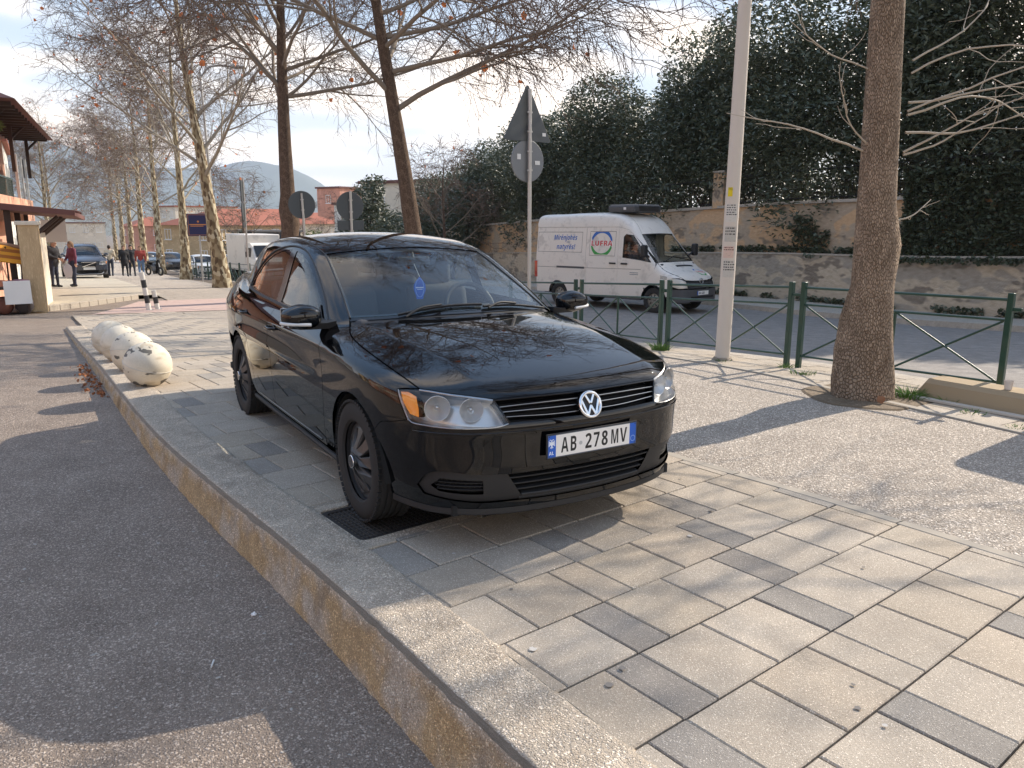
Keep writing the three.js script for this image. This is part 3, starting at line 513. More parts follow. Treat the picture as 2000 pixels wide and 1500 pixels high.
    const am = C([[-0.8, 0.772, 0.456], [-0.775, 0.777, 0.494], [-0.752, 0.755, 0.545], [-0.76, 0.7, 0.575], [-0.765, 0.663, 0.583], [-0.79, 0.672, 0.53], [-0.804, 0.72, 0.487], [-0.8, 0.772, 0.456]], 0.012, false);
    mesh('turn_signal', fx(sh.panel(am, [0.8, -0.1, -0.6], { offset: 0.014, flange: 0.05, inset: 0.002, cell: 0.015 })), M.amber, h);
  }
  // door mirrors
  for (const s of [0, 1]) {
    const fx = (g) => (s ? flipX(g) : g), m = new THREE.Group(); m.name = 'door_mirror'; saloon.add(m);
    const g = new THREE.SphereGeometry(1, 36, 24), p = g.attributes.position;
    for (let i = 0; i < p.count; i++) {
      let x = p.getX(i), y = p.getY(i), z = p.getZ(i); const q = (t, e) => Math.sign(t) * Math.abs(t) ** e; x = q(x, 0.72); y = q(y, 0.75); z = q(z, 0.85);
      const tap = 1 - 0.28 * sstep(0.1, -1, x) - 0.12 * sstep(-0.2, 1, x); // narrower at the outer end
      if (z < 0) z *= 0.35; p.setXYZ(i, x * 0.115, y * 0.072 * tap + (y > 0 ? 0.004 : 0), z * 0.095);
    }
    g.computeVertexNormals(); at(g, -0.93, 1.003, -0.63, 0, 0.12, -0.04); mesh('mirror_shell', fx(g), M.paint, m);
    mesh('mirror_glass', fx(at(rbox(0.18, 0.105, 0.004, 0.002), -0.945, 1.002, -0.666, 0, 0.12)), M.mirror, m);
    const arm = loft([[-0.99, 0.952, 0.03], [-0.9, 0.945, 0.045], [-0.8, 0.945, 0.055], [-0.745, 0.955, 0.06]].map(([x, y, d]) => [V(x, y + 0.024, -0.64 - d * 0.7), V(x, y + 0.024, -0.62 + d), V(x, y - 0.01, -0.62 + d * 0.8), V(x, y - 0.014, -0.64 - d * 0.6)])); mesh('mirror_arm', fx(arm), M.plastic, m);
    const ind = tube([[-1.05, 0.978, -0.605], [-1.02, 0.975, -0.56], [-0.96, 0.972, -0.538], [-0.9, 0.968, -0.532]], 0.0095, 20, 6); mesh('mirror_indicator', fx(ind), M.whitePl, m);
    const tri = sh.panel(C([S(-0.64, 0.957), S(-0.735, 0.978), S(-0.83, 1.046), S(-0.8, 0.965), S(-0.64, 0.957)], 0.02, false), side, { offset: -0.004, flange: 0.01, inset: 0 }); mesh('mirror_mount', fx(tri), M.plastic, m);
  }
  // wipers
  for (const [x0, x1, zz] of [[-0.42, 0.12, 0], [0.12, 0.62, 0]]) {
    const l = []; for (let i = 0; i <= 12; i++) { const x = lerp(x0, x1, i / 12); const zc = -0.405 - 0.19 * x * x - 0.012 * Math.sin((i / 12) * Math.PI) - 0.02 * (i / 12); l.push(sh.top(x, zc)); }
    const w = new THREE.Group(); w.name = 'wiper'; saloon.add(w);
    mesh('wiper_blade', ribbon(sh, l, 0.012, 0.014, 0.016, V(0, 0.6, -0.8)), M.plastic, w);
    const m = l[6].clone(), b = sh.top(x0 + 0.02, -0.37), e = sh.grad(m); mesh('wiper_arm', tube([b.clone().add(V(0, 0.02, 0)), b.clone().lerp(m, 0.4).add(V(0, 0.04, 0)), m.clone().addScaledVector(e, 0.024)], 0.007, 12, 6), M.plastic, w);
  }
  // wheels, arch liners, floor
  for (const s of [-1, 1]) for (const z of [0, -2.651]) {
    makeWheel(saloon, s * 0.765, wy, z, s);
    const l = new THREE.CylinderGeometry(0.372, 0.372, 0.34, 36, 1, true, 0, Math.PI); mesh('arch_liner', at(l, s * 0.68, wy - 0.02, z, 0, 0, Math.PI / 2 ), M.under, saloon);
    mesh('arch_wall', at(new THREE.CircleGeometry(0.37, 32, 0, Math.PI), s * 0.53, wy - 0.02, z, 0, Math.PI / 2, 0), M.under, saloon);
  }
  mesh('floor_pan', [box(1.06, 0.06, 4.1, 0, 0.22, -1.45), box(1.6, 0.06, 1.85, 0, 0.23, -1.33), box(1.5, 0.05, 0.6, 0, 0.24, -3.33), box(1.5, 0.5, 0.03, 0, 0.5, -0.4), box(1.3, 0.05, 0.4, 0, 0.23, 0.5), box(1.35, 0.42, 0.03, 0, 0.42, 0.42)], M.under, saloon);
  mesh('headliner', sh.panel(join(wsTop, mirC(roofSide), rev(rwTop), rev(roofSide)), [0, -1, 0], { offset: 0.03, flange: 0, cell: 0.06 }), M.liner, saloon);
  // cabin
  const dash = new THREE.Group(); dash.name = 'dashboard'; saloon.add(dash);
  mesh('dash_top', [at(rbox(1.32, 0.12, 0.5, 0.05), 0, 0.9, -0.72, -0.12), rbox(1.3, 0.25, 0.2, 0.05, 0, 0.78, -0.9)], M.cloth, dash);
  mesh('steering_wheel', [at(new THREE.TorusGeometry(0.18, 0.016, 10, 40), 0.36, 0.95, -1.02, -0.45), at(rbox(0.3, 0.05, 0.03, 0.01), 0.36, 0.95, -1.02, -0.45), bar([0.36, 0.95, -1.02], [0.36, 0.86, -0.85], 0.03)], M.plastic, dash);
  const seat = (x, z, w, name) => {
    const q = new THREE.Group(); q.name = name; saloon.add(q);
    mesh('cushion', at(rbox(w, 0.16, 0.5, 0.06), x, 0.45, z + 0.22, 0.12), M.cloth, q); mesh('backrest', at(rbox(w, 0.62, 0.15, 0.07, 0, 0, 0, 4), x, 0.78, z - 0.1, -0.2), M.cloth, q);
    return q;
  };
  for (const x of [-0.36, 0.36]) { const q = seat(x, -1.42, 0.48, 'front_seat'); mesh('headrest', at(rbox(0.26, 0.17, 0.1, 0.05, 0, 0, 0, 4), x, 1.165, -1.6, -0.15), M.cloth, q); for (const e of [-0.05, 0.05]) mesh('headrest_post', bar([x + e, 1.0, -1.57], [x + e, 1.12, -1.59], 0.007), M.steel, q); }
  const rs = seat(0, -2.35, 1.24, 'rear_seat'); for (const x of [-0.38, 0.38]) mesh('headrest', at(rbox(0.25, 0.14, 0.09, 0.04, 0, 0, 0, 3), x, 1.14, -2.53, -0.1), M.cloth, rs);
  mesh('parcel_shelf', box(1.3, 0.03, 0.55, 0, 1.05, -2.88), M.cloth, saloon);
  both('door_card', sh.panel(C([S(-0.62, 0.4), S(-0.62, 0.93), S(-1.6, 0.965), S(-2.3, 0.98), S(-2.15, 0.4), S(-0.62, 0.4)], 0.05, false), side, { offset: 0.06, flange: 0, cell: 0.06 }), M.cloth);
  mesh('rear_view_mirror', [at(rbox(0.24, 0.065, 0.03, 0.02, 0, 0, 0, 3), 0, 1.27, -1.16), bar([0, 1.28, -1.15], [0, 1.33, -1.18], 0.01)], M.plastic, saloon);
}
// blue paper leaf hanging from the rear-view mirror
{
  const t = canvasTex(128, 256, (c, w, h) => { c.fillStyle = '#1454c8'; c.fillRect(0, 0, w, h); c.strokeStyle = '#7fa6ee'; c.lineWidth = 5; c.beginPath(); c.ellipse(64, 128, 42, 104, 0, 0, 7); c.stroke(); c.fillStyle = '#dfe8fa'; for (let i = 0; i < 6; i++) c.fillRect(26 + i * 13, 118, 9, 14); c.fillRect(36, 142, 56, 6); });
  const a = thing('air_freshener', 'blue leaf-shaped air freshener hanging behind the saloon car windscreen', 'air freshener', [0.0, 1.1, -1.06]);
  const s = new THREE.Shape(); s.moveTo(0, 0.075); s.bezierCurveTo(0.02, 0.05, 0.042, 0.03, 0.04, 0); s.bezierCurveTo(0.04, -0.03, 0.02, -0.05, 0.022, -0.075); s.lineTo(-0.022, -0.075); s.bezierCurveTo(-0.02, -0.05, -0.04, -0.03, -0.04, 0); s.bezierCurveTo(-0.042, 0.03, -0.02, 0.05, 0, 0.075);
  const g = new THREE.ExtrudeGeometry(s, { depth: 0.002, bevelEnabled: false }), uv = g.attributes.uv, p = g.attributes.position; for (let i = 0; i < uv.count; i++) uv.setXY(i, p.getX(i) / 0.084 + 0.5, p.getY(i) / 0.15 + 0.5);
  at(g, 0, 0, 0, 0, -0.3); mesh('card', g, std(0xffffff, 0.7, 0, { map: t }), a); mesh('string', bar([0, 0.075, 0], [0, 0.16, -0.09], 0.0015), M.whitePl, a);
}
// ---------------------------------------------------------------- lie of the land: level round the car, then the street falls away
const fallK = pchip([[0, 0], [7.5, 0], [9, -0.06], [11, -0.2], [15, -0.47], [18, -0.65], [21, -0.76], [24, -0.81], [28, -0.95], [36, -1.28], [46, -1.75], [70, -2.6], [120, -4], [300, -9], [900, -25], [6000, -60]]);
const dist = (x, z) => (x + 2.165) * 0.5153 + (3.741 - z) * 0.857;
const hgt = (x, z) => { const d = dist(x, z); return d < 7 ? 0 : fallK(d); };
const L = { // border lines, x at z
  kerbOut: pchip([[-14, -1.87], [-12.5, -1.85], [-5.4, -1.71], [-2.57, -1.58], [-1, -1.43], [0, -1.3], [1, -1.2], [2, -1.12], [3, -1.04], [6, -0.8]]),
  tilePath: pchip([[-19, 0.72], [-12.3, 0.91], [-4, 1.15], [0, 1.38], [1.1, 1.54], [2, 1.63], [4, 1.87], [7, 2.2]]),
  pathFar: pchip([[-160, 9], [-60, 5.1], [-30, 4.35], [-12, 4.3], [-3.25, 4.25], [-0.3, 4.02], [2, 3.93], [7, 3.85]]),
  street: pchip([[-160, 11], [-60, 6.6], [-30, 5.75], [-12, 5.6], [-3, 5.45], [2, 5.4], [7, 5.4]]),
  roadFar: pchip([[-160, 30], [-60, 19], [-30, 16], [-12, 15.1], [-4, 15.0], [8, 15.0]]),
};
L.kerbIn = (z) => L.kerbOut(z) + 0.3;
const roadDrop = pchip([[-20, 0.02], [-12, 0.035], [-6, 0.09], [-3, 0.15], [0, 0.24], [2, 0.27], [8, 0.28]]);

// ---- computed surface textures (albedo grain; bump)
function noiseTex(n, fn, srgb = true) {
  const d = new Uint8Array(n * n * 4); for (let j = 0; j < n; j++) for (let i = 0; i < n; i++) { const c = fn(i / n, j / n, i, j), k = (j * n + i) * 4; for (let q = 0; q < 3; q++) d[k + q] = clamp(Math.round(c[q] ?? c[0]), 0, 255); d[k + 3] = 255; }
  const t = new THREE.DataTexture(d, n, n); t.wrapS = t.wrapT = THREE.RepeatWrapping; t.magFilter = THREE.LinearFilter; if (srgb) t.colorSpace = THREE.SRGBColorSpace; t.needsUpdate = true; return t;
}
// tiling noise on a torus-like wrap
const tn = (u, v, f, s = 0) => { const a = nz.noise(u * f, v * f, s), b = nz.noise((u - 1) * f, v * f, s), c = nz.noise(u * f, (v - 1) * f, s), d = nz.noise((u - 1) * f, (v - 1) * f, s); return lerp(lerp(a, b, u), lerp(c, d, u), v) * 1.25; };
function grain(seed, n, count, rmin, rmax) { // scattered stones: height and tint fields
  const r = rng(seed), H = new Float32Array(n * n), T = new Float32Array(n * n);
  for (let k = 0; k < count; k++) { const x = r() * n, y = r() * n, R = lerp(rmin, rmax, r() * r()), t = r() * 2 - 1, hh = 0.4 + r() * 0.6, e = 0.7 + r() * 0.6; const q = Math.ceil(R * 1.4); for (let j = -q; j <= q; j++) for (let i = -q; i <= q; i++) { const d = Math.hypot(i * e, j / e) / R; if (d < 1) { const X = (Math.round(x + i) + n) % n, Y = (Math.round(y + j) + n) % n, v = hh * Math.sqrt(1 - d * d); if (v > H[Y * n + X]) { H[Y * n + X] = v; T[Y * n + X] = t; } } } }
  return [H, T];
}
function groundMat(seed, base, vary, o = {}) { // stony surface: base sRGB colour, grain contrast, slow patches
  const n = o.n ?? 1024, [H, T] = grain(seed, n, o.count ?? 26000, o.r0 ?? 1.5, o.r1 ?? 5), r = rng(seed + 7);
  const map = noiseTex(n, (u, v, i, j) => { const k = j * n + i, p = tn(u, v, 5, seed) * (o.patch ?? 14) + tn(u, v, 14, seed + 3) * (o.patch ?? 14) * 0.7, g = (T[k] * 0.9 + (H[k] - 0.45) * 0.8) * vary + (r() - 0.5) * vary * 0.7; return [base[0] + p + g, base[1] + p * 0.97 + g * 0.98, base[2] + p * 0.9 + g * 0.95]; });
  const bump = noiseTex(n, (u, v, i, j) => [H[j * n + i] * 200 + 20 * r()], false);
  const s = 1 / (o.size ?? 1.2); map.repeat.set(s, s); bump.repeat.set(s, s);
  return std(0xffffff, o.rough ?? 0.92, 0, { map, bumpMap: bump, bumpScale: o.bump ?? 0.004 });
}
const G = {
  leftRoad: groundMat(11, [142, 128, 115], 48, { n: 2048, count: 120000, size: 2.4, bump: 0.006, r1: 6, patch: 11, rough: 0.75 }),
  path: groundMat(12, [178, 166, 152], 58, { n: 2048, size: 2.1, bump: 0.009, patch: 11, count: 70000, r0: 2, r1: 9 }),
  street: groundMat(13, [138, 132, 126], 22, { size: 1.5, bump: 0.003, patch: 18 }),
  kerb: groundMat(14, [190, 176, 158], 50, { size: 0.9, bump: 0.006, count: 30000, r0: 1.5, r1: 6, patch: 18 }),
  bed: groundMat(15, [104, 92, 80], 26, { size: 0.6, bump: 0.004, n: 512, count: 8000 }),
  earth: groundMat(16, [120, 104, 84], 24, { size: 1.5, bump: 0.006, n: 512, count: 6000 }),
  strip: groundMat(17, [176, 166, 152], 22, { size: 0.7, bump: 0.002, n: 512, count: 9000 }),
};
// sheet between two border lines
function sheet(xa, xb, z0, z1, y, nx, nzs, skew) {
  const pos = [], uv = [], idx = [];
  for (let j = 0; j <= nzs; j++) { const t = j / nzs, z = skew ? z0 + (z1 - z0) * Math.pow(t, skew) : lerp(z0, z1, t), a = typeof xa === 'function' ? xa(z) : xa, b = typeof xb === 'function' ? xb(z) : xb; for (let i = 0; i <= nx; i++) { const x = lerp(a, b, i / nx); pos.push(x, hgt(x, z) + (typeof y === 'function' ? y(x, z) : y), z); uv.push(x, -z); } }
  for (let j = 0; j < nzs; j++) for (let i = 0; i < nx; i++) { const a = j * (nx + 1) + i, b = a + 1, c = a + nx + 1, d = c + 1; idx.push(a, b, d, a, d, c); }
  return geoFrom(pos, null, uv, idx);
}
// plinth: a sheet with a vertical edge of depth d on chosen sides
function edgeWall(line, z0, z1, n, y, d, flip) {
  const pos = [], uv = [], idx = []; for (let j = 0; j <= n; j++) { const z = lerp(z0, z1, j / n), x = line(z), h = hgt(x, z) + y; pos.push(x, h, z, x, h - d, z); uv.push(z, 0, z, d); }
  for (let j = 0; j < n; j++) { const a = 2 * j; idx.push(...(flip ? [a, a + 2, a + 1, a + 1, a + 2, a + 3] : [a, a + 1, a + 2, a + 1, a + 3, a + 2])); } return geoFrom(pos, null, uv, idx);
}
struct('ground', sheet(-700, 700, 400, -5500, -0.42, 60, 160, 2.2), G.earth);
struct('side_road', sheet(-30, (z) => (z > -12.6 ? L.kerbOut(z) + 0.06 : z > -16.8 ? 0.85 : 1.0), 9, -22.5, (x, z) => -roadDrop(z), 24, 120), G.leftRoad);
struct('cycle_path', sheet((z) => (z > -17 ? L.tilePath(z) : 0.6), L.pathFar, 9, -21.3, 0, 8, 110), G.path);
struct('carriageway', sheet(L.street, L.roadFar, 12, -160, -0.13, 20, 150, 1.6), G.street);
struct('far_pavement', [sheet(L.roadFar, (z) => L.roadFar(z) + 2.6, 12, -120, 0.0, 4, 120), edgeWall(L.roadFar, 12, -120, 120, 0.0, 0.25, false)], G.strip);
struct('street_kerb', [sheet((z) => L.street(z) - 0.14, L.street, 9, -130, 0.006, 1, 150), edgeWall(L.street, 9, -130, 150, 0.006, 0.2, true)], G.strip);
struct('shop_forecourt', sheet(-30, -2.2, -18.6, -46, 0.02, 12, 40), G.leftRoad);
// the street beyond the crossing
const farPave = groundMat(18, [186, 176, 158], 18, { size: 1.4, bump: 0.003, n: 512, count: 5000 });
const crossLine = (z) => lerp(-2.1, 0.28, (z + 19.3) / -3.2);
const pave2 = struct('pavement_beyond_crossing', [sheet(-2.25, (z) => crossLine(z), -19.3, -22.5, 0.1, 6, 12), sheet(-2.25, 1.0, -22.5, -130, 0.1, 6, 120)], farPave);
{ // its kerb along the crossing
  const g = []; const a = [-2.1, -19.3], b = [0.28, -22.5], n = 10; for (let i = 0; i < n; i++) { const x0 = lerp(a[0], b[0], i / n), z0 = lerp(a[1], b[1], i / n), x1 = lerp(a[0], b[0], (i + 1) / n) - 0.004, z1 = lerp(a[1], b[1], (i + 1) / n); const y = hgt((x0 + x1) / 2, (z0 + z1) / 2); const L0 = Math.hypot(x1 - x0, z1 - z0); const q = rbox(L0 - 0.006, 0.3, 0.15, 0.015); at(q, (x0 + x1) / 2, y - 0.025 + 0.004, (z0 + z1) / 2, 0, -Math.atan2(z1 - z0, x1 - x0), 0); mesh('kerb_stone', q, G.strip, pave2); }
}
struct('cycle_path_beyond', sheet(1.0, L.pathFar, -21.3, -130, 0.004, 6, 110), G.path);
const pink = groundMat(19, [192, 166, 154], 14, { size: 1.2, bump: 0.002, n: 512, count: 5000 });
struct('pink_crossing', sheet((z) => lerp(-1.2, 0.2, (z + 17.2) / -4), (z) => lerp(3.6, 4.2, (z + 17.2) / -4), -17.2, -21.2, 0.012, 8, 14), pink);

// ---- the kerb: rough cast concrete, worn edge, ochre stain down its face
{
  const pos = [], uv = [], col = [], idx = [], zs = []; let z = 4.2; while (z > -13) { zs.push(z); z -= z > 0 ? 0.013 : z > -3 ? 0.02 : 0.05; }
  const prof = []; for (let i = 0; i <= 10; i++) prof.push([1, i / 10]); for (let i = 1; i <= 26; i++) prof.push([0, i / 26]);
  const m = prof.length;
  for (const zz of zs) {
    const xo = L.kerbOut(zz), xi = L.kerbIn(zz), drop = roadDrop(zz) + 0.06, h = hgt(xo, zz);
    const chip = 0.035 * Math.max(0, fbm(zz * 1.1, 3.3, 0, 3)) + 0.016 * Math.abs(fbm(zz * 9, 1.2, 0, 3)) + 0.012, inner = 0.03 * fbm(zz * 1.7, 7.7, 0, 4);
    for (const [face, t] of prof) {
      let x, y;
      if (face) { const b = 0.05 * Math.max(0, fbm(zz * 2.2, t * 2, 5, 3)); x = xo - 0.05 * (1 - t) - b * 0.4 + 0.012 * fbm(zz * 14, t * 4, 2, 3) + 0.006 * fbm(zz * 40, t * 14, 2, 2); y = -drop * (1 - t) - chip * Math.pow(t, 8) * 0.6; }
      else { x = lerp(xo, xi + inner + 0.018, t); const e = Math.min(t * 0.3, 0.05) / 0.05; y = -chip * Math.pow(1 - e, 2) * 0.6 + 0.005 * fbm(zz * 18, x * 18, 1, 4) + 0.004 * fbm(zz * 60, x * 60, 4, 2) + 0.019 - 0.014 * sstep(0.85, 1, t); if (t > 0.99) y = -0.05; }
      pos.push(x, h + y, zz); uv.push(face ? y : x, -zz);
      // stain: matter with ragged streaks on the road side
      const st = face ? sstep(-0.28, 0.12, fbm(zz * 3.4, t * 1.3, 9, 4) + 0.25 * fbm(zz * 17, t * 2.2, 4, 3)) * sstep(1.02, 0.8, t + 0.25 * fbm(zz * 6, 2, 1, 3)) : 0, dk = face ? sstep(0.1, 0.45, fbm(zz * 5.2, t * 0.8, 21, 4)) * 0.55 : sstep(0.08, 0.45, fbm(zz * 2.6, x * 3, 31, 4)) * 0.4;
      const c = [lerp(1, 1.0, st), lerp(1, 0.84, st), lerp(1, 0.58, st)]; col.push(c[0] * (1 - dk * 0.75), c[1] * (1 - dk * 0.78), c[2] * (1 - dk * 0.8));
    }
  }
  for (let j = 0; j + 1 < zs.length; j++) for (let i = 0; i + 1 < m; i++) { const a = j * m + i, b = a + 1, c = a + m, d = c + 1; idx.push(a, b, d, a, d, c); }
  const mat = G.kerb.clone(); mat.vertexColors = true; const g = geoFrom(pos, null, uv, idx, col); g.index.array.reverse(); g.computeVertexNormals(); struct('kerb', g, mat);
}
// ---- paving: rows of two large slabs and one small grey one, each row a step on
const pavement = struct('pavement', sheet((z) => L.kerbIn(z) - 0.02, L.tilePath, 6, -17.2, -0.012, 4, 120), G.bed);
const clipHalf = (poly, nx, nz2, c) => { const out = []; for (let i = 0; i < poly.length; i++) { const p = poly[i], q = poly[(i + 1) % poly.length], a = p[0] * nx + p[1] * nz2 - c, b = q[0] * nx + q[1] * nz2 - c; if (a <= 0) out.push(p); if (a < 0 !== b < 0 && a !== b) { const t = a / (a - b); out.push([lerp(p[0], q[0], t), lerp(p[1], q[1], t)]); } } return out; };
function slab(poly, y0, top, bev, tilt) { // a paving slab: chamfered top over vertical sides
  let cx = 0, cz = 0; for (const p of poly) { cx += p[0] / poly.length; cz += p[1] / poly.length; }
  let area = 0; poly.forEach((p, i) => { const q = poly[(i + 1) % poly.length]; area += p[0] * q[1] - q[0] * p[1]; }); if (area > 0) poly = [...poly].reverse();
  const Y = (x, z, d) => hgt(x, z) + top + tilt[0] * (x - cx) + tilt[1] * (z - cz) - d, pos = [], uv = [], n = poly.length;
  const ins = poly.map((p) => { const dx = cx - p[0], dz = cz - p[1], l = Math.hypot(dx, dz); return [p[0] + (dx / l) * bev * 1.4, p[1] + (dz / l) * bev * 1.4]; });
  const v = (x, y, z) => { pos.push(x, y, z); uv.push(x, -z); };
  for (let i = 1; i + 1 < n; i++) for (const p of [ins[0], ins[i], ins[i + 1]]) v(p[0], Y(p[0], p[1], 0), p[1]);
  for (let i = 0; i < n; i++) { const a = poly[i], b = poly[(i + 1) % n], c = ins[i], d = ins[(i + 1) % n]; const A = [a[0], Y(a[0], a[1], bev), a[1]], B = [b[0], Y(b[0], b[1], bev), b[1]], Cc = [c[0], Y(c[0], c[1], 0), c[1]], Dd = [d[0], Y(d[0], d[1], 0), d[1]], A2 = [a[0], A[1] - y0, a[1]], B2 = [b[0], B[1] - y0, b[1]]; for (const q of [A, B, Dd, A, Dd, Cc, A2, B2, B, A2, B, A]) v(...q); }
  return geoFrom(pos, null, uv, null);
}
const tileMats = { L: [], S: [] };
{
  const mk = (seed, base, vary) => groundMat(seed, base, vary, { size: 1.7, bump: 0.002, n: 2048, count: 150000, r0: 0.9, r1: 3.6, patch: 13, rough: 0.85 });
  const bases = [[mk(31, [182, 170, 154], 46), 'L', [[1, 1, 1], [0.95, 0.95, 0.95], [1.02, 0.99, 0.95], [0.93, 0.91, 0.88], [1.02, 1.02, 1.02], [0.98, 0.96, 0.92]]], [mk(32, [154, 147, 138], 42), 'S', [[1, 1, 1], [0.9, 0.9, 0.9], [1.08, 1.07, 1.05], [0.94, 0.92, 0.9]]]];
  for (const [m, k, tints] of bases) for (const t of tints) { const c = m.clone(); c.color.setRGB(...t); c.map = m.map; c.bumpMap = m.bumpMap; tileMats[k].push(c); }
}
const grate = { x: -0.68, z: 0.03, w: 0.62, d: 0.5, a: 0.13 };
{
  const a = 0.135, ca = Math.cos(a), sa = Math.sin(a), toW = (u, v) => [u * ca + v * sa, -u * sa + v * ca], r = rng(5), list = [];
  const P = 0.352, LW = 0.345, SW = 0.178, PER = LW * 2 + SW, J = 0.0037;
  for (let row = -54; row <= 12; row++) {
    const v0 = 1.0 + row * P; // row line in the paving's own axes
    for (let k = -5; k <= 6; k++) {
      const off = 0.36 - 0.176 * row; let u = (((off % PER) + PER) % PER) + k * PER;
      for (const [w, kind] of [[SW, 'S'], [LW, 'L'], [LW, 'L']]) {
        let q = [[u + J, v0 + J], [u + w - J, v0 + J], [u + w - J, v0 + P - J], [u + J, v0 + P - J]].map((p) => toW(...p)); u += w;
        const zc = (q[0][1] + q[2][1]) / 2, xc = (q[0][0] + q[2][0]) / 2; if (zc < -17 || zc > 4.6) continue;
        const clipLine = (fn, sgn, o) => { const z0 = zc - 0.3, z1 = zc + 0.3, x0 = fn(z0) + o, x1 = fn(z1) + o, nx = z1 - z0, nzz = -(x1 - x0), l = Math.hypot(nx, nzz); q = clipHalf(q, (sgn * nx) / l, (sgn * nzz) / l, (sgn * (nx * x0 + nzz * z0)) / l); };
        clipLine(L.kerbIn, -1, -0.012); if (q.length < 3) continue; clipLine((z) => L.tilePath(z), 1, -0.075); if (q.length < 3) continue;
        // cut away round the drain
        const gl = q.map((p) => { const dx = p[0] - grate.x, dz = p[1] - grate.z; return [dx * Math.cos(grate.a) - dz * Math.sin(grate.a), dx * Math.sin(grate.a) + dz * Math.cos(grate.a)]; }), hw = grate.w / 2 + 0.075, hd = grate.d / 2 + 0.075;
        const gx0 = Math.min(...gl.map((p) => p[0])), gx1 = Math.max(...gl.map((p) => p[0])), gz0 = Math.min(...gl.map((p) => p[1])), gz1 = Math.max(...gl.map((p) => p[1]));
        let parts = [q];
        if (gx0 < hw && gx1 > -hw && gz0 < hd && gz1 > -hd) {
          const cg = Math.cos(grate.a), sg = Math.sin(grate.a), U = [cg, -sg], Vv = [sg, cg], dot = (n) => grate.x * n[0] + grate.z * n[1]; parts = []; let rest = q;
          for (const [n, c] of [[U, hw], [[-U[0], -U[1]], hw], [Vv, hd], [[-Vv[0], -Vv[1]], hd]]) { const o = clipHalf(rest, -n[0], -n[1], -(dot(n) + c)); if (o.length > 2) parts.push(o); rest = clipHalf(rest, n[0], n[1], dot(n) + c); if (rest.length < 3) break; }
        }
        for (const p of parts) {
          let ar = 0; p.forEach((e, i) => { const f = p[(i + 1) % p.length]; ar += e[0] * f[1] - f[0] * e[1]; }); if (Math.abs(ar / 2) < 0.0012) continue;
          const kk = kind === 'S' && r() < 0.3 ? 'L' : kind, mat = tileMats[kk][Math.floor(r() * tileMats[kk].length)];
          list.push({ p, mat, d: Math.hypot(xc + 2.165, zc - 3.741), dd: dist(xc, zc), top: (r() - 0.5) * 0.004, tilt: [(r() - 0.5) * 0.008, (r() - 0.5) * 0.008] });
        }
      }
    }
  }
  const vis = list.filter((t) => t.dd > 0.9).sort((A, B) => A.d - B.d), near = new Set(vis.slice(0, 300)), rest = [[], []];
  for (const t of list) { const g = slab(t.p, 0.05, 0.012 + t.top, 0.005, t.tilt); if (near.has(t)) mesh('paving_slab', g, t.mat, pavement); else rest[tileMats.L.includes(t.mat) ? 0 : 1].push(g); }
  rest.forEach((l, i) => { if (l.length) { const m = mesh(i ? 'small_paving_slabs' : 'paving_slabs', l, tileMats[i ? 'S' : 'L'][0], pavement); m.userData.kind = 'stuff'; } });
}
{ // pale edging between slabs and cycle path, in lengths
  const edging = struct('path_edging', sheet((z) => L.tilePath(z) - 0.07, (z) => L.tilePath(z) + 0.005, 6, -17, -0.004, 1, 80), G.bed); const r = rng(8);
  for (let z = 5.5; z > -16.5; z -= 1.0) { const pts = []; for (let i = 0; i <= 6; i++) pts.push(z - 0.004 - (i / 6) * 0.992); const ring = pts.map((q) => { const x = L.tilePath(q), h = hgt(x, q) + 0.012, e = 0.004 * fbm(q * 6, 1, 1, 3); return [V(x - 0.07, h - 0.05, q), V(x - 0.07, h - 0.003, q), V(x - 0.066, h, q), V(x - 0.004 + e, h, q), V(x + e, h - 0.005, q), V(x + e, h - 0.05, q)]; }); mesh('edging_stone', loft(ring), G.strip, edging); if (r() < 0) break; }
  const e2 = struct('path_far_edging', sheet((z) => L.pathFar(z) - 0.005, (z) => L.pathFar(z) + 0.09, 6, -60, 0.0, 1, 140), G.bed);
  for (let z = 5.5; z > -16.5; z -= 1.0) { const ring = []; for (let i = 0; i <= 4; i++) { const q = z - 0.004 - (i / 4) * 0.992, x = L.pathFar(q), h = hgt(x, q) + 0.014; ring.push([V(x, h - 0.05, q), V(x, h - 0.004, q), V(x + 0.004, h, q), V(x + 0.076, h, q), V(x + 0.08, h - 0.004, q), V(x + 0.08, h - 0.05, q)]); } mesh('edging_stone', loft(ring), G.strip, e2); }
  const fp = struct('fence_side_pavement', sheet((z) => L.pathFar(z) + 0.08, (z) => L.street(z) - 0.13, 9, -130, -0.004, 4, 150), G.bed), r2 = rng(9), list = [];
  for (let row = 0; row < 75; row++) for (let c = 0; c < 4; c++) {
    const z0 = 5 - row * 0.36, z1 = z0 - 0.352, a = (z) => L.pathFar(z) + 0.085, b = (z) => L.street(z) - 0.145, n = 3.5, t0 = clamp((c + (row % 2 ? -0.5 : 0)) / n, 0, 1), t1 = clamp((c + 1 + (row % 2 ? -0.5 : 0)) / n, 0, 1); if (t1 - t0 < 0.05) continue;
    const P = [[lerp(a(z0), b(z0), t0) + 0.005, z0], [lerp(a(z0), b(z0), t1) - 0.004, z0], [lerp(a(z1), b(z1), t1) - 0.004, z1], [lerp(a(z1), b(z1), t0) + 0.005, z1]];
    const xm = (P[0][0] + P[2][0]) / 2, zm = (z0 + z1) / 2; if (Math.hypot(xm - 4.08, zm + 0.5) < 0.42) continue;
    list.push(slab(P, 0.04, 0.008 + (r2() - 0.5) * 0.005, 0.004, [(r2() - 0.5) * 0.012, (r2() - 0.5) * 0.012]));
  }
  list.forEach((g, i) => { mesh('paving_slab', g, tileMats.L[i % tileMats.L.length], fp); });
}
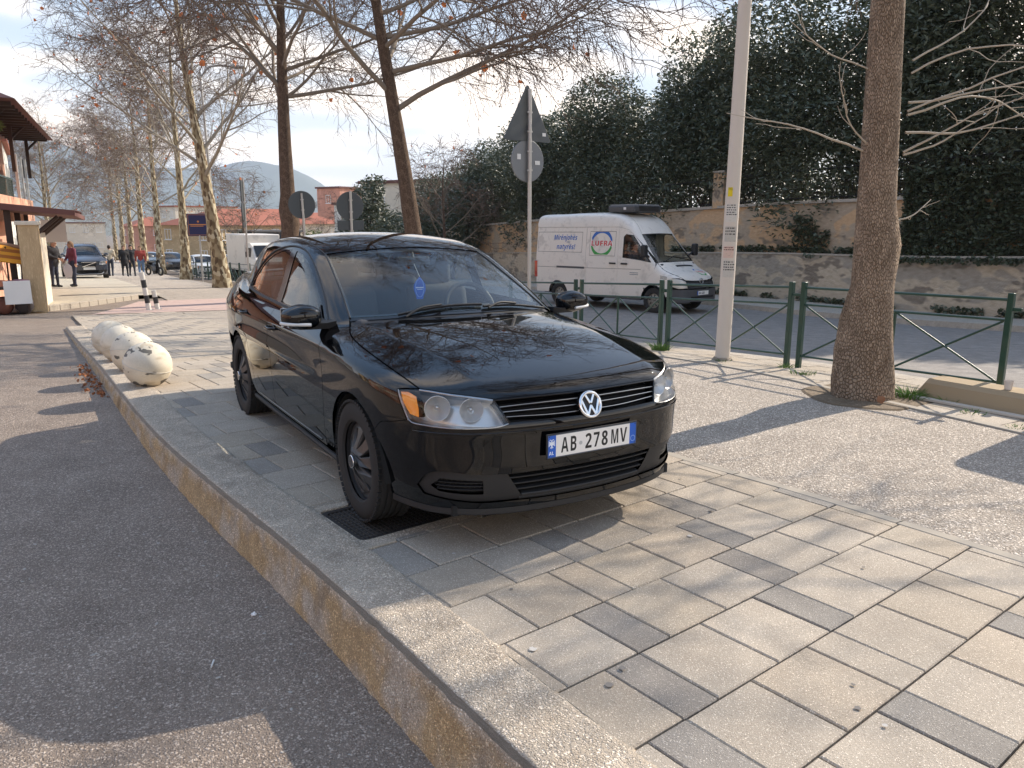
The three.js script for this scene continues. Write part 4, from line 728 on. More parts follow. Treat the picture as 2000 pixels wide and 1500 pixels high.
{ // drain grate with its concrete rim under the front wheel
  const d = thing('drain_grate', 'square cast iron drain grate under the saloon car front wheel', 'drain grate', [grate.x, 0, grate.z], grate.a), w = grate.w, q = grate.d, iron = std([0.045, 0.038, 0.034], 0.7, 0.3);
  const rr = (x, y, W, H, R) => { const s = new THREE.Shape(); s.moveTo(x + R, y); s.lineTo(x + W - R, y); s.quadraticCurveTo(x + W, y, x + W, y + R); s.lineTo(x + W, y + H - R); s.quadraticCurveTo(x + W, y + H, x + W - R, y + H); s.lineTo(x + R, y + H); s.quadraticCurveTo(x, y + H, x, y + H - R); s.lineTo(x, y + R); s.quadraticCurveTo(x, y, x + R, y); return s; };
  const fr = rr(-w / 2 - 0.07, -q / 2 - 0.07, w + 0.14, q + 0.14, 0.01); fr.holes.push(rr(-w / 2, -q / 2, w, q, 0.05)); const fg = new THREE.ExtrudeGeometry(fr, { depth: 0.05, bevelEnabled: true, bevelSize: 0.003, bevelThickness: 0.003, bevelSegments: 1 }); fg.rotateX(-Math.PI / 2); fg.translate(0, -0.043, 0);
  const pp = fg.attributes.position; for (let i = 0; i < pp.count; i++) if (pp.getY(i) > 0) { pp.setX(i, pp.getX(i) + 0.01 * fbm(pp.getX(i) * 9, pp.getZ(i) * 9, 3, 2)); pp.setZ(i, pp.getZ(i) + 0.01 * fbm(pp.getX(i) * 9, pp.getZ(i) * 9, 8, 2)); }
  mesh('concrete_rim', fg, G.kerb, d); const rim = rr(-w / 2 + 0.004, -q / 2 + 0.004, w - 0.008, q - 0.008, 0.048); rim.holes.push(rr(-w / 2 + 0.03, -q / 2 + 0.03, w - 0.06, q - 0.06, 0.03)); const rg = new THREE.ExtrudeGeometry(rim, { depth: 0.03, bevelEnabled: false }); rg.rotateX(-Math.PI / 2); rg.translate(0, -0.03, 0); mesh('grate_frame', rg, iron, d);
  for (let i = 1; i < 22; i++) mesh('grate_bar', rbox(0.011, 0.026, q - 0.06, 0.003, -w / 2 + 0.03 + ((w - 0.06) * i) / 22, -0.016, 0, 1), iron, d);
  for (let i = 1; i < 12; i++) mesh('grate_cross_bar', rbox(w - 0.06, 0.022, 0.012, 0.003, 0, -0.0185, -q / 2 + 0.03 + ((q - 0.06) * i) / 12, 1), iron, d);
  mesh('pit', box(w - 0.05, 0.01, q - 0.05, 0, -0.11, 0), M.under, d);
}
// ---------------------------------------------------------------- plane trees, bare in winter
function cells(n, cnt, seed, ex = 1, ey = 1) { // cell noise that wraps: nearest and second distance, id
  const r = rng(seed), g = Math.round(Math.sqrt(cnt)), pts = []; for (let j = 0; j < g; j++) for (let i = 0; i < g; i++) pts.push([(i + r()) / g, (j + r()) / g, r()]);
  return (u, v) => { let d1 = 9, d2 = 9, id = 0; const ci = Math.floor(u * g), cj = Math.floor(v * g); for (let a = -2; a <= 2; a++) for (let b = -2; b <= 2; b++) { const I = (ci + a + g * 4) % g, J = (cj + b + g * 4) % g, p = pts[J * g + I]; let dx = Math.abs(p[0] - u), dy = Math.abs(p[1] - v); if (dx > 0.5) dx = 1 - dx; if (dy > 0.5) dy = 1 - dy; const d = Math.hypot(dx * ex, dy * ey) * g; if (d < d1) { d2 = d1; d1 = d; id = p[2]; } else if (d < d2) d2 = d; } return [d1, d2, id]; };
}
const bark = (() => {
  const scaly = (seed, base, cnt, amp, patch) => { const c = cells(512, cnt, seed, 1.25, 0.8), H = new Float32Array(512 * 512); const r = rng(seed); const map = noiseTex(512, (u, v, i, j) => { const [a, b, id] = c((u + 0.02 * tn(u, v, 9, 2) + 1) % 1, (v + 0.02 * tn(u, v, 9, 5) + 1) % 1), e = sstep(0.02, 0.32, b - a); H[j * 512 + i] = e * (0.7 + 0.3 * id); const k = (e - 0.75) * amp + (id - 0.5) * amp * 0.6 + tn(u, v, 4, seed) * patch + (r() - 0.5) * 12; return [base[0] + k, base[1] + k * 0.95, base[2] + k * 0.88]; }); const bump = noiseTex(512, (u, v, i, j) => [H[j * 512 + i] * 230], false); return std(0xffffff, 0.95, 0, { map, bumpMap: bump, bumpScale: 0.012 }); };
  const mottled = (seed) => { const c = cells(512, 90, seed, 1, 0.7), r = rng(seed); const map = noiseTex(512, (u, v) => { const w = 0.05 * tn(u, v, 7, 3), w2 = 0.05 * tn(u, v, 7, 8), [, , id] = c((u + w + 1) % 1, (v + w2 + 1) % 1), n = tn(u, v, 5, seed + 2) * 22 + (r() - 0.5) * 14; const p = id < 0.34 ? [188, 176, 148] : id < 0.62 ? [150, 134, 104] : id < 0.84 ? [118, 98, 72] : [96, 78, 58]; return [p[0] + n, p[1] + n, p[2] + n * 0.9]; }); return std(0xffffff, 0.9, 0, { map }); };
  return { scaly: scaly(3, [142, 122, 102], 900, 46, 26), brown: scaly(4, [106, 86, 70], 500, 40, 22), mottled: mottled(6) };
})();
M.limb = std([0.21, 0.17, 0.13], 0.9); M.limbPale = std([0.33, 0.29, 0.23], 0.9); M.twig = std([0.15, 0.105, 0.08], 0.9); M.seed = std([0.085, 0.06, 0.04], 1); M.shoot = std([0.42, 0.36, 0.28], 0.75);
M.dryLeaf = phy([0.55, 0.17, 0.05], 0.8, { transmission: 0.3, thickness: 0, side: THREE.DoubleSide });
class Wood {
  constructor() { this.pos = []; this.nor = []; this.uv = []; this.idx = []; }
  tube(pts, rad, sides, vs = 1) {
    let n = V(0.31, 0.2, 0.93), base; const N = pts.length, k0 = this.pos.length / 3; let run = 0;
    for (let i = 0; i < N; i++) {
      const t = pts[Math.min(i + 1, N - 1)].clone().sub(pts[Math.max(i - 1, 0)]).normalize(); n.addScaledVector(t, -n.dot(t)).normalize(); const b = t.clone().cross(n);
      if (i) run += pts[i].distanceTo(pts[i - 1]);
      for (let s = 0; s <= sides; s++) { const a = (s / sides) * Math.PI * 2, c = Math.cos(a), d = Math.sin(a), x = n.x * c + b.x * d, y = n.y * c + b.y * d, z = n.z * c + b.z * d; const r = typeof rad === 'function' ? rad(i / (N - 1), a, run) : rad[i]; this.pos.push(pts[i].x + x * r, pts[i].y + y * r, pts[i].z + z * r); this.nor.push(x, y, z); this.uv.push(s / sides * vs, run * vs); }
    }
    for (let i = 0; i + 1 < N; i++) for (let s = 0; s < sides; s++) { const a = k0 + i * (sides + 1) + s, b = a + 1, c = a + sides + 1, d = c + 1; this.idx.push(a, b, d, a, d, c); }
    return base;
  }
  geo() { return geoFrom(this.pos, this.nor, this.uv, this.idx); }
}
function leafQuads(list, size) { // [pos, dir, spin] -> curled little leaves
  const pos = [], idx = [];
  for (const [p, r] of list) { const q = new THREE.Quaternion().setFromEuler(new THREE.Euler(r() * 6.3, r() * 6.3, r() * 6.3)), s = size * (0.7 + r() * 0.6), k = pos.length / 3; for (const c of [[0, 0, 0], [-0.5, 0.35, 0.18], [-0.28, 0.85, 0.1], [0, 1, -0.1], [0.28, 0.85, 0.1], [0.5, 0.35, 0.18]]) { const v = V(...c).multiplyScalar(s).applyQuaternion(q).add(p); pos.push(v.x, v.y, v.z); } for (const f of [[0, 1, 2], [0, 2, 3], [0, 3, 4], [0, 4, 5]]) idx.push(...f.map((e) => e + k)); }
  return geoFrom(pos, null, null, idx);
}
function planeTree(o) { // returns parts, grown at the origin
  const r = rng(o.seed), R = () => r() * 2 - 1, trunk = new Wood(), limb = new Wood(), twig = new Wood(), seeds = [], leaves = [];
  const H = o.H ?? 10.5, lean = o.lean ?? [0, 0], rb = o.r ?? 0.24, pts = [], n = 26;
  const centre = (t) => V(lean[0] * H * t + 0.12 * Math.sin(t * 5 + o.seed) * t, H * t, lean[1] * H * t + 0.1 * Math.sin(t * 4 + o.seed * 2) * t);
  for (let i = 0; i <= n; i++) pts.push(centre(Math.pow(i / n, 1.25)).add(V(0, i ? 0 : -0.25, 0)));
  const rAt = (t) => rb * lerp(1, 0.16, Math.pow(t, 0.85)) * (1 + 0.45 * Math.exp(-t * 26));
  const knots = []; for (let i = 0; i < (o.knots ?? 6); i++) knots.push([0.2 + r() * (o.knotTop ?? 4), r() * 6.28, 0.1 + r() * 0.15]);
  trunk.tube(pts, (t, a, run) => { let k = 1 + 0.05 * fbm(Math.cos(a) * 1.3, Math.sin(a) * 1.3, run * 0.9 + o.seed, 3) + 0.03 * fbm(Math.cos(a) * 5, Math.sin(a) * 5, run * 3, 2); for (const [h, ka, s] of knots) { const da = Math.atan2(Math.sin(a - ka), Math.cos(a - ka)); k += 0.34 * Math.exp(-((run - h) ** 2) / (s * s) - (da * da) / 0.35); } return rAt(Math.pow(t, 1.25)) * k; }, o.detail ? 36 : 18, 1);
  const path = (p, d, len, seg, wig, lift) => { const l = [p.clone()], q = p.clone(), e = d.clone().normalize(); for (let i = 0; i < seg; i++) { e.add(V(R() * wig, R() * wig + lift, R() * wig)).normalize(); q.addScaledVector(e, len / seg); l.push(q.clone()); } return l; };
  const taper = (r0, r1, m) => { const a = []; for (let i = 0; i <= m; i++) a.push(lerp(r0, r1, i / m)); return a; };
  const side = (d, a) => { const u = V(R(), R(), R()).cross(d).normalize(); return d.clone().multiplyScalar(Math.cos(a)).addScaledVector(u, Math.sin(a)).normalize(); };
  const twiglets = (l, k, len, dens) => {
    for (let i = 0; i < k; i++) { const t = (0.25 + 0.75 * r()) * (l.length - 1), a = Math.floor(t), p = l[a].clone().lerp(l[Math.min(a + 1, l.length - 1)], t - a), d = l[Math.min(a + 1, l.length - 1)].clone().sub(l[Math.max(a - 1, 0)]).normalize(); const q = path(p, side(d, 0.5 + r() * 0.6).add(V(0, -0.15, 0)), len * (0.4 + 0.8 * r()), 3, 0.35, -0.05); twig.tube(q, taper(o.tw ?? 0.0055, 0.003, 3), 3); const e = q[3]; if (r() < (o.seedRate ?? 0.06)) seeds.push(e.clone().add(V(0, -0.05, 0))); if (r() < (o.leafRate ?? 0.008)) leaves.push([e, r]); }
  };
  const nl = o.limbs ?? 15, az0 = r() * 6.28;
  const start = (t, az, up, len) => {
    const p = centre(t), d = V(Math.cos(az) * Math.cos(up), Math.sin(up), Math.sin(az) * Math.cos(up)), r0 = Math.min(rAt(t) * 0.45, 0.01 + len * 0.0095), l = path(p, d, len, 9, 0.13, o.lift ?? 0.015);
    limb.tube(l, taper(r0, 0.012, 9), 7);
    const k2 = o.k2 ?? 8; for (let i = 0; i < k2; i++) {
      const t2 = 0.18 + (0.82 * (i + r())) / k2, f = t2 * 9, a = Math.min(8, Math.floor(f)), q = l[a].clone().lerp(l[a + 1], f - a), d2 = side(l[a + 1].clone().sub(l[a]).normalize(), 0.55 + r() * 0.45), len2 = len * (0.62 - 0.35 * t2) * (0.7 + 0.5 * r()), l2 = path(q, d2, len2, 6, 0.2, -0.015);
      limb.tube(l2, taper(lerp(r0, 0.012, t2) * 0.6, 0.006, 6), 4);
      const k3 = o.k3 ?? 9; for (let j = 0; j < k3; j++) { const t3 = 0.15 + (0.85 * (j + r())) / k3, f3 = t3 * 6, b = Math.min(5, Math.floor(f3)), q3 = l2[b].clone().lerp(l2[b + 1], f3 - b), l3 = path(q3, side(l2[b + 1].clone().sub(l2[b]).normalize(), 0.5 + r() * 0.5).add(V(0, -0.1, 0)), (0.45 + r() * 0.75) * Math.min(1, len2 * 0.6 + 0.3), 4, 0.28, -0.06); twig.tube(l3, taper(0.009, 0.0048, 4), 3); twiglets(l3, o.k4 ?? 5, 0.5); }
    }
  };
  for (const m of o.manual ?? []) start(...m);
  for (let i = 0; i < nl; i++) { const t = lerp(o.first ?? 0.42, 0.96, (i + r() * 0.6) / nl), az = az0 + i * 2.4 + R() * 0.3; start(t, az, (o.rise ?? 0.5) + 0.5 * t * r() + R() * 0.12, (o.spread ?? 4.6) * (1.15 - 0.6 * t) * (0.8 + 0.4 * r())); }
  const out = [['trunk', trunk.geo(), o.bark], ['limbs', limb.geo(), o.limbMat ?? M.limb], ['twigs', twig.geo(), M.twig]];
  if (seeds.length) { const s = new THREE.IcosahedronGeometry(0.016, 0); out.push(['seed_balls', merge(seeds.map((p) => s.clone().translate(p.x, p.y, p.z))), M.seed]); }
  if (leaves.length) out.push(['dry_leaves', leafQuads(leaves, 0.15), M.dryLeaf]);
  return out;
}
function addTree(parts, label, x, z, turn = 0, s = 1) {
  const t = thing('plane_tree', label, 'tree', [x, hgt(x, z), z], turn, 'bare plane trees along the street'); t.scale.setScalar(s);
  for (const [n, g, m] of parts) { const q = mesh(n, g, m, t); if (['limbs', 'twigs', 'seed_balls', 'dry_leaves'].includes(n)) q.userData.kind = 'stuff'; } return t;
}
bark.scaly.map.repeat.set(2, 1.1); bark.scaly.bumpMap.repeat.set(2, 1.1); bark.brown.map.repeat.set(3, 1.6); bark.brown.bumpMap.repeat.set(3, 1.6); bark.mottled.map.repeat.set(1.5, 0.7);
const nearTree = planeTree({ seed: 21, tw: 0.0045, H: 10.5, r: 0.187, bark: bark.scaly, detail: true, limbs: 14, first: 0.44, lean: [-0.03, -0.012], spread: 5.2, leafRate: 0.002, knots: 9, knotTop: 1.6, manual: [[0.44, 0.1, 0.3, 6.5], [0.47, -0.5, 0.35, 6.5], [0.5, 0.6, 0.35, 6.5], [0.54, -0.1, 0.45, 6], [0.5, 2.6, 0.45, 5.5], [0.56, 3.4, 0.5, 5.5], [0.62, 2.0, 0.6, 5]] });
{
  const t = addTree(nearTree, 'scaly-barked plane tree rising beside the cycle path at the right', 4.1, -0.5);
  // pale shoots sprouting from the trunk at head height, as in the picture sweeping to the right
  const w = new Wood(), r = rng(77), R = () => r() * 2 - 1;
  const rt = V(0.857, 0, 0.515), fw = V(0.515, 0, -0.857);
  const shoot = (h, dirR, dirF, up, len, curl, r0) => { const p = V(0, h, 0).addScaledVector(rt, Math.sign(dirR) * 0.12), d = rt.clone().multiplyScalar(dirR).addScaledVector(fw, dirF).add(V(0, up, 0)).normalize(), l = [p.clone()]; for (let i = 0; i < 10; i++) { d.add(V(R() * 0.2, curl + R() * 0.15, R() * 0.2)).normalize(); p.addScaledVector(d, len / 10); l.push(p.clone()); } w.tube(l, (t2) => lerp(r0, 0.0025, t2), 6); const k = 2 + Math.floor(r() * 3); for (let i = 0; i < k; i++) { const a = 3 + Math.floor(r() * 6), e = d.clone().add(V(R(), R() * 0.8, R())).normalize(), q = l[a].clone(), m = [q.clone()]; for (let j = 0; j < 5; j++) { e.add(V(R() * 0.35, R() * 0.35, R() * 0.35)).normalize(); q.addScaledVector(e, len * 0.06); m.push(q.clone()); } w.tube(m, (t2) => lerp(0.004, 0.002, t2), 5); } };
  for (const [h, dr, df, up, len, curl, r0] of [[2.28, 1, 0.1, 0.12, 1.5, 0.03, 0.011], [2.42, 1, 0.2, 0.28, 1.8, 0.0, 0.012], [2.45, 1, -0.3, 0.4, 1.6, -0.03, 0.01], [2.52, 1, 0, 0.1, 1.9, 0.03, 0.01], [2.1, 1, 0.1, 0.1, 0.9, 0.03, 0.011], [2.12, 1, -0.2, 0.6, 1.1, -0.03, 0.01], [2.75, 1, -0.2, 0.6, 1.5, -0.06, 0.009], [2.85, 1, 0.3, 0.3, 1.5, 0.03, 0.009], [2.1, -1, 0.1, 0.22, 1.3, 0.015, 0.011], [2.14, -1, -0.2, 0.3, 0.9, 0.1, 0.009], [2.75, -1, 0, 0.1, 0.9, 0.05, 0.008], [1.55, 1, 0.2, 0.5, 0.5, 0, 0.008]]) shoot(h, dr, df, up, len, curl, r0);
  mesh('shoots', w.geo(), M.shoot, t).userData.kind = 'stuff'; const lf = leafQuads([[V(0.98, 2.95, 0.55), rng(3)]], 0.09); mesh('yellow_leaf', lf, phy([0.8, 0.45, 0.03], 0.7, { transmission: 0.3, thickness: 0, side: THREE.DoubleSide }), t);
}
{
  const two = planeTree({ seed: 33, tw: 0.0045, H: 10, r: 0.2, bark: bark.brown, limbs: 18, first: 0.4, lean: [-0.105, -0.062], spread: 5.2, k2: 10, k3: 10, leafRate: 0.008, seedRate: 0.12, manual: [[0.53, 0.25, 0.12, 5], [0.47, 0.6, 0.12, 4.2], [0.6, -0.2, 0.25, 5]] });
  addTree(two, 'leaning brown-barked plane tree right behind the saloon car roof', 4.25, -10.2);
  const three = planeTree({ seed: 47, H: 11.5, r: 0.29, bark: bark.brown, limbs: 19, first: 0.46, lean: [0.005, 0], spread: 5.6, k2: 10, k3: 10, leafRate: 0.009, manual: [[0.52, 3.5, 0.75, 5], [0.56, 0.2, 0.4, 5], [0.5, 0.3, 0.25, 5.4], [0.6, 3.3, 0.85, 5]] });
  addTree(three, 'thick dark upright plane tree standing behind the two round sign backs', 4.25, -19.6);
  const four = planeTree({ seed: 58, H: 12, r: 0.3, bark: bark.mottled, limbMat: M.limbPale, limbs: 18, first: 0.34, lean: [-0.075, -0.045], spread: 6.2, k2: 10, k3: 10, tw: 0.006, leafRate: 0.014 });
  addTree(four, 'mottled pale plane tree with the slim lamp column behind it', 3.95, -28.6);
  const five = planeTree({ seed: 64, H: 12, r: 0.27, bark: bark.mottled, limbMat: M.limbPale, limbs: 16, first: 0.32, lean: [0.01, 0.01], spread: 6, k2: 9, k3: 9, k4: 4, tw: 0.006, leafRate: 0.014 });
  addTree(five, 'second pale plane tree left of the slim lamp column', 4.5, -41);
  for (const [x, z, turn, s, label] of [[4.75, -53, 1.3, 1, 'third pale plane tree along the left row, beside the parked motorbike'], [5.0, -64, 2.9, 1.05, 'fourth pale plane tree counted from the slim lamp column'], [5.3, -76, 4.4, 1, 'fifth pale plane tree counted from the slim lamp column'], [5.7, -90, 0.6, 1.1, 'sixth pale plane tree counted from the slim lamp column'], [6.3, -106, 3.7, 1.05, 'farthest plane tree at the end of the row'], [-1.2, -74, 2.2, 0.95, 'distant plane tree behind the dark parked car'], [-0.6, -92, 5.2, 1, 'distant plane tree straight above the walking people']]) addTree(five, label, x, z, turn, s);
  addTree(three, 'plane tree beside the camera, out of the picture to the right', 4.0, 9.6, 2.1, 1);
}
// ---------------------------------------------------------------- street furniture
const rtv = V(0.857, 0, 0.515);
M.green = phy([0.008, 0.048, 0.032], 0.35, { clearcoat: 0.3 }); M.galv = std([0.46, 0.45, 0.43], 0.45, 0.6); M.signBack = std([0.085, 0.095, 0.1], 0.55, 0.3); M.poleGrey = std([0.6, 0.54, 0.47], 0.6, 0.05);
// green barrier panels: square posts, two top rails, bottom rail, centre post, two crosses
function fencePanel(a, b, label) {
  const A = V(a[0], hgt(...a), a[1]), B = V(b[0], hgt(...b), b[1]), len = Math.hypot(B.x - A.x, B.z - A.z), t = thing('barrier_panel', label, 'fence', [A.x, A.y, A.z], -Math.atan2(B.z - A.z, B.x - A.x), 'green crossed barrier panels along the kerb'), rise = (B.y - A.y) / len, Y = (x, y) => y + rise * x;
  for (const x of [0, len]) mesh('post', at(rbox(0.052, 1.16, 0.052, 0.006), x, Y(x, 0.36), 0), M.green, t);
  const rail = (n, y, r) => mesh(n, bar([0.02, Y(0.02, y), 0], [len - 0.02, Y(len - 0.02, y), 0], r, r, 8), M.green, t);
  rail('top_rail', 0.88, 0.0145); rail('middle_rail', 0.7, 0.012); rail('bottom_rail', 0.14, 0.012);
  mesh('centre_post', bar([len / 2, Y(len / 2, 0.02), 0], [len / 2, Y(len / 2, 0.7), 0], 0.015, 0.015, 8), M.green, t);
  for (const s of [0, 1]) { const x0 = s ? len / 2 + 0.02 : 0.04, x1 = s ? len - 0.04 : len / 2 - 0.02; mesh('brace', bar([x0, Y(x0, 0.69), 0.012], [x1, Y(x1, 0.15), 0.012], 0.0095, 0.0095, 6), M.green, t); mesh('brace', bar([x0, Y(x0, 0.15), -0.012], [x1, Y(x1, 0.69), -0.012], 0.0115, 0.0115, 6), M.green, t); }
  for (const s of [0, len]) mesh('post_collar', at(rbox(0.1, 0.03, 0.03, 0.004), s + (s ? 0.045 : -0.045), Y(s, 0.8), 0), M.green, t);
  return t;
}
{
  const F = [[5.09, 0.14, 4.83, -1.83], [4.83, -1.99, 4.88, -3.98], [4.88, -4.13, 5.08, -6.2], [5.08, -6.36, 5.1, -8.4]];
  const lab = ['green barrier panel with crossed braces directly behind the near tree trunk', 'green barrier panel behind the lamp post', 'green barrier panel in front of the van front wheel', 'green barrier panel beside the saloon car door mirror'];
  F.forEach(([x0, z0, x1, z1], i) => fencePanel([x1, z1], [x0, z0], lab[i]));
  const r = []; let z = -24.5; for (let i = 0; i < 11; i++) { const x = lerp(4.95, 5.6, i / 11); fencePanel([x + 0.05, z - 2.0], [x, z], i < 1 ? 'nearest distant green barrier panel, right of the mottled tree foot' : i > 9 ? 'farthest green barrier panel along the street' : `green barrier panel ${['', 'second', 'third', 'fourth', 'fifth', 'sixth', 'seventh', 'eighth', 'ninth', 'tenth'][i]} from the mottled tree foot`); z -= 2.16; }
}
{ // lamp post at the right with pasted notices
  const x = 4.62, z = -2.74, y = hgt(x, z), p = thing('lamp_post', 'tall grey steel lamp post with pasted paper notices', 'lamp post', [x, y, z]); p.rotation.z = -0.012; p.rotation.x = -0.006;
  mesh('column', new THREE.LatheGeometry([[0.085, -0.1], [0.085, 0.1], [0.083, 1.0], [0.075, 3], [0.065, 6], [0.055, 8.4]].map((q) => new THREE.Vector2(...q)), 28), M.poleGrey, p);
  const r = rng(12), paper = (h, w, hh, draw, az, name) => { const t = canvasTex(256, Math.round((256 * hh) / w), draw), rad = 0.0848 - (h - 1) * 0.004, g = new THREE.CylinderGeometry(rad - 0.001, rad, hh, 16, 1, true, az - w / rad / 2, w / rad); g.translate(0, h + hh / 2, 0); mesh(name, g, std(0xffffff, 0.85, 0, { map: t, side: THREE.DoubleSide }), p); };
  const az = Math.atan2(-0.74, 0.68); // towards the viewer
  const text = (bg, fg, lines, size) => (c, w, h) => { c.fillStyle = bg; c.fillRect(0, 0, w, h); c.fillStyle = fg; for (let i = 0; i < lines; i++) { let x = 12; const y = size * 1.15 * (i + 0.35); while (x < w - 40) { const k = 12 + r() * 46; c.fillRect(x, y + r() * 3, k, size * 0.5); x += k + 8 + r() * 14; } } for (let i = 0; i < 26; i++) { c.fillStyle = `rgba(${90 + r() * 90},${80 + r() * 80},${70 + r() * 80},0.35)`; c.fillRect(r() * w, r() * h, 6 + r() * 30, 2 + r() * 8); } };
  paper(1.88, 0.055, 0.1, text('#d8c228', '#3a3a22', 3, 44), az - 0.35, 'yellow_sticker');
  paper(1.6, 0.13, 0.2, text('#c9c5bd', '#4a4846', 5, 44), az, 'paper_notice');
  paper(1.38, 0.14, 0.17, text('#b5b1a8', '#504c48', 3, 52), az + 0.05, 'paper_notice');
  paper(1.2, 0.13, 0.13, text('#cdb3a6', '#6a4a42', 2, 42), az - 0.1, 'paper_notice');
  paper(0.98, 0.14, 0.19, text('#bfbab1', '#3d3b39', 4, 46), az + 0.1, 'paper_notice');
  mesh('base_collar', at(new THREE.CylinderGeometry(0.1, 0.13, 0.05, 24), 0, 0.02, 0), G.kerb, p);
}
// signs seen from behind
function signPost(name, label, x, z, h, plates, lean = 0, r = 0.03) {
  const t = thing(name, label, 'road sign', [x, hgt(x, z), z]); t.rotation.z = lean; mesh('pole', bar([0, -0.2, 0], [0, h, 0], r, r, 14), M.galv, t); for (const f of plates) f(t); return t;
}
const face = Math.atan2(-6.1, 8); // plates turn their backs to the camera
function plate(t, shape, y, turn, name, thick = 0.012, mat = M.signBack, off = 0.05, dz = null) { const g = new THREE.ExtrudeGeometry(shape, { depth: thick, bevelEnabled: true, bevelSize: 0.006, bevelThickness: 0.006, bevelSegments: 2, curveSegments: 40 }); g.translate(0, 0, -off - thick); g.rotateY(turn); g.translate(0, y, 0); const m = mesh(name, g, mat, t); for (const e of [-0.14, 0.14]) mesh('clamp', at(rbox(0.1, 0.025, 0.02, 0.004), 0, y + e, 0, 0, turn), M.galv, t); return m; }
const disc = (r) => { const s = new THREE.Shape(); s.absarc(0, 0, r, 0, Math.PI * 2); return s; };
const tri = (a) => { const s = new THREE.Shape(), h = a * 0.866, c = 0.05; s.moveTo(-a / 2 + c, -h / 3); s.lineTo(a / 2 - c, -h / 3); s.quadraticCurveTo(a / 2, -h / 3, a / 2 - c / 2, -h / 3 + c * 0.866); s.lineTo(c / 2, (2 * h) / 3 - c * 0.866); s.quadraticCurveTo(0, (2 * h) / 3, -c / 2, (2 * h) / 3 - c * 0.866); s.lineTo(-a / 2 + c / 2, -h / 3 + c * 0.866); s.quadraticCurveTo(-a / 2, -h / 3, -a / 2 + c, -h / 3); return s; };
const rect = (w, h) => { const s = new THREE.Shape(); s.moveTo(-w / 2, -h / 2); s.lineTo(w / 2, -h / 2); s.lineTo(w / 2, h / 2); s.lineTo(-w / 2, h / 2); s.closePath(); return s; };
{
  signPost('sign_post', 'back of a triangular warning sign above a round plate on one pole', 4.46, -6.75, 3.78, [(t) => { const m = plate(t, tri(0.95), 3.31, 0.16, 'triangle_plate'); mesh('sticker', at(new THREE.PlaneGeometry(0.07, 0.05), 0.28, 3.14, -0.03, 0, 0.16), M.whitePl, t); }, (t) => { plate(t, disc(0.31), 2.74, 0.12, 'round_plate', 0.012, std([0.2, 0.21, 0.22], 0.5, 0.4)); mesh('sticker', at(new THREE.PlaneGeometry(0.07, 0.08), -0.18, 2.8, -0.02, 0, 0.12), M.whitePl, t); mesh('sticker', at(new THREE.PlaneGeometry(0.1, 0.06), 0.18, 2.72, -0.06, 0, 0.12), M.whitePl, t); }], 0.005);
  signPost('sign_post', 'dark round sign back in front of the thick upright trunk', 4.3, -18.1, 3.05, [(t) => { plate(t, disc(0.37), 2.74, 0.0, 'round_plate'); mesh('sticker', at(new THREE.PlaneGeometry(0.06, 0.09), -0.24, 2.7, -0.045), M.whitePl, t); }], 0.03);
  signPost('sign_post', 'dark round sign back with a wide plate below it', 4.5, -15.0, 2.95, [(t) => { plate(t, disc(0.335), 2.6, 0.0, 'round_plate'); mesh('sticker', at(new THREE.PlaneGeometry(0.09, 0.06), -0.18, 2.62, -0.045), M.whitePl, t); }, (t) => plate(t, rect(0.66, 0.22), 2.14, 0.0, 'wide_plate')], 0);
  signPost('sign_post', 'sign pole seen edge-on with a tall plate over a disc', 3.99, -24.06, 3.85, [(t) => plate(t, rect(0.5, 0.68), 3.42, 1.25, 'tall_plate', 0.03), (t) => plate(t, disc(0.31), 2.72, 1.25, 'round_plate', 0.03), (t) => plate(t, rect(0.4, 0.18), 2.3, 1.25, 'small_plate', 0.03)], 0);
  const blueT = canvasTex(256, 256, (c, w, h) => { c.fillStyle = '#252450'; c.fillRect(0, 0, w, h); c.fillStyle = '#d58a4a'; c.fillRect(20, 118, 190, 12); c.fillRect(30, 138, 150, 8); c.beginPath(); c.arc(120, 88, 12, 0, 7); c.fill(); c.strokeStyle = '#d58a4a'; c.lineWidth = 4; c.strokeRect(8, 8, w - 16, h - 16); });
  signPost('advert_sign', 'dark blue board with orange lettering beside the mottled tree', 4.55, -36.4, 2.2, [(t) => { const m = mesh('board', rbox(1.05, 1.05, 0.05, 0.02, 0, 2.68, 0), std([0.02, 0.018, 0.06], 0.5), t); mesh('board_face', at(new THREE.PlaneGeometry(1.0, 1.0), 0, 2.68, 0.028), std(0xffffff, 0.5, 0, { map: blueT }), m); }], 0, 0.04);
  const lp = thing('lamp_column', 'slim grey lamp column behind the mottled tree', 'lamp post', [4.35, hgt(4.35, -31.2), -31.2]); lp.rotation.z = 0.01; mesh('column', bar([0, -0.2, 0], [-0.1, 8.5, 0], 0.07, 0.045, 12), M.galv, lp); mesh('arm', tube([[-0.1, 8.3, 0], [0.3, 8.75, 0], [1.2, 8.85, 0]], 0.035, 12, 8), M.galv, lp); mesh('lantern', rbox(0.6, 0.12, 0.25, 0.05, 1.4, 8.85, 0), M.galv, lp);
}
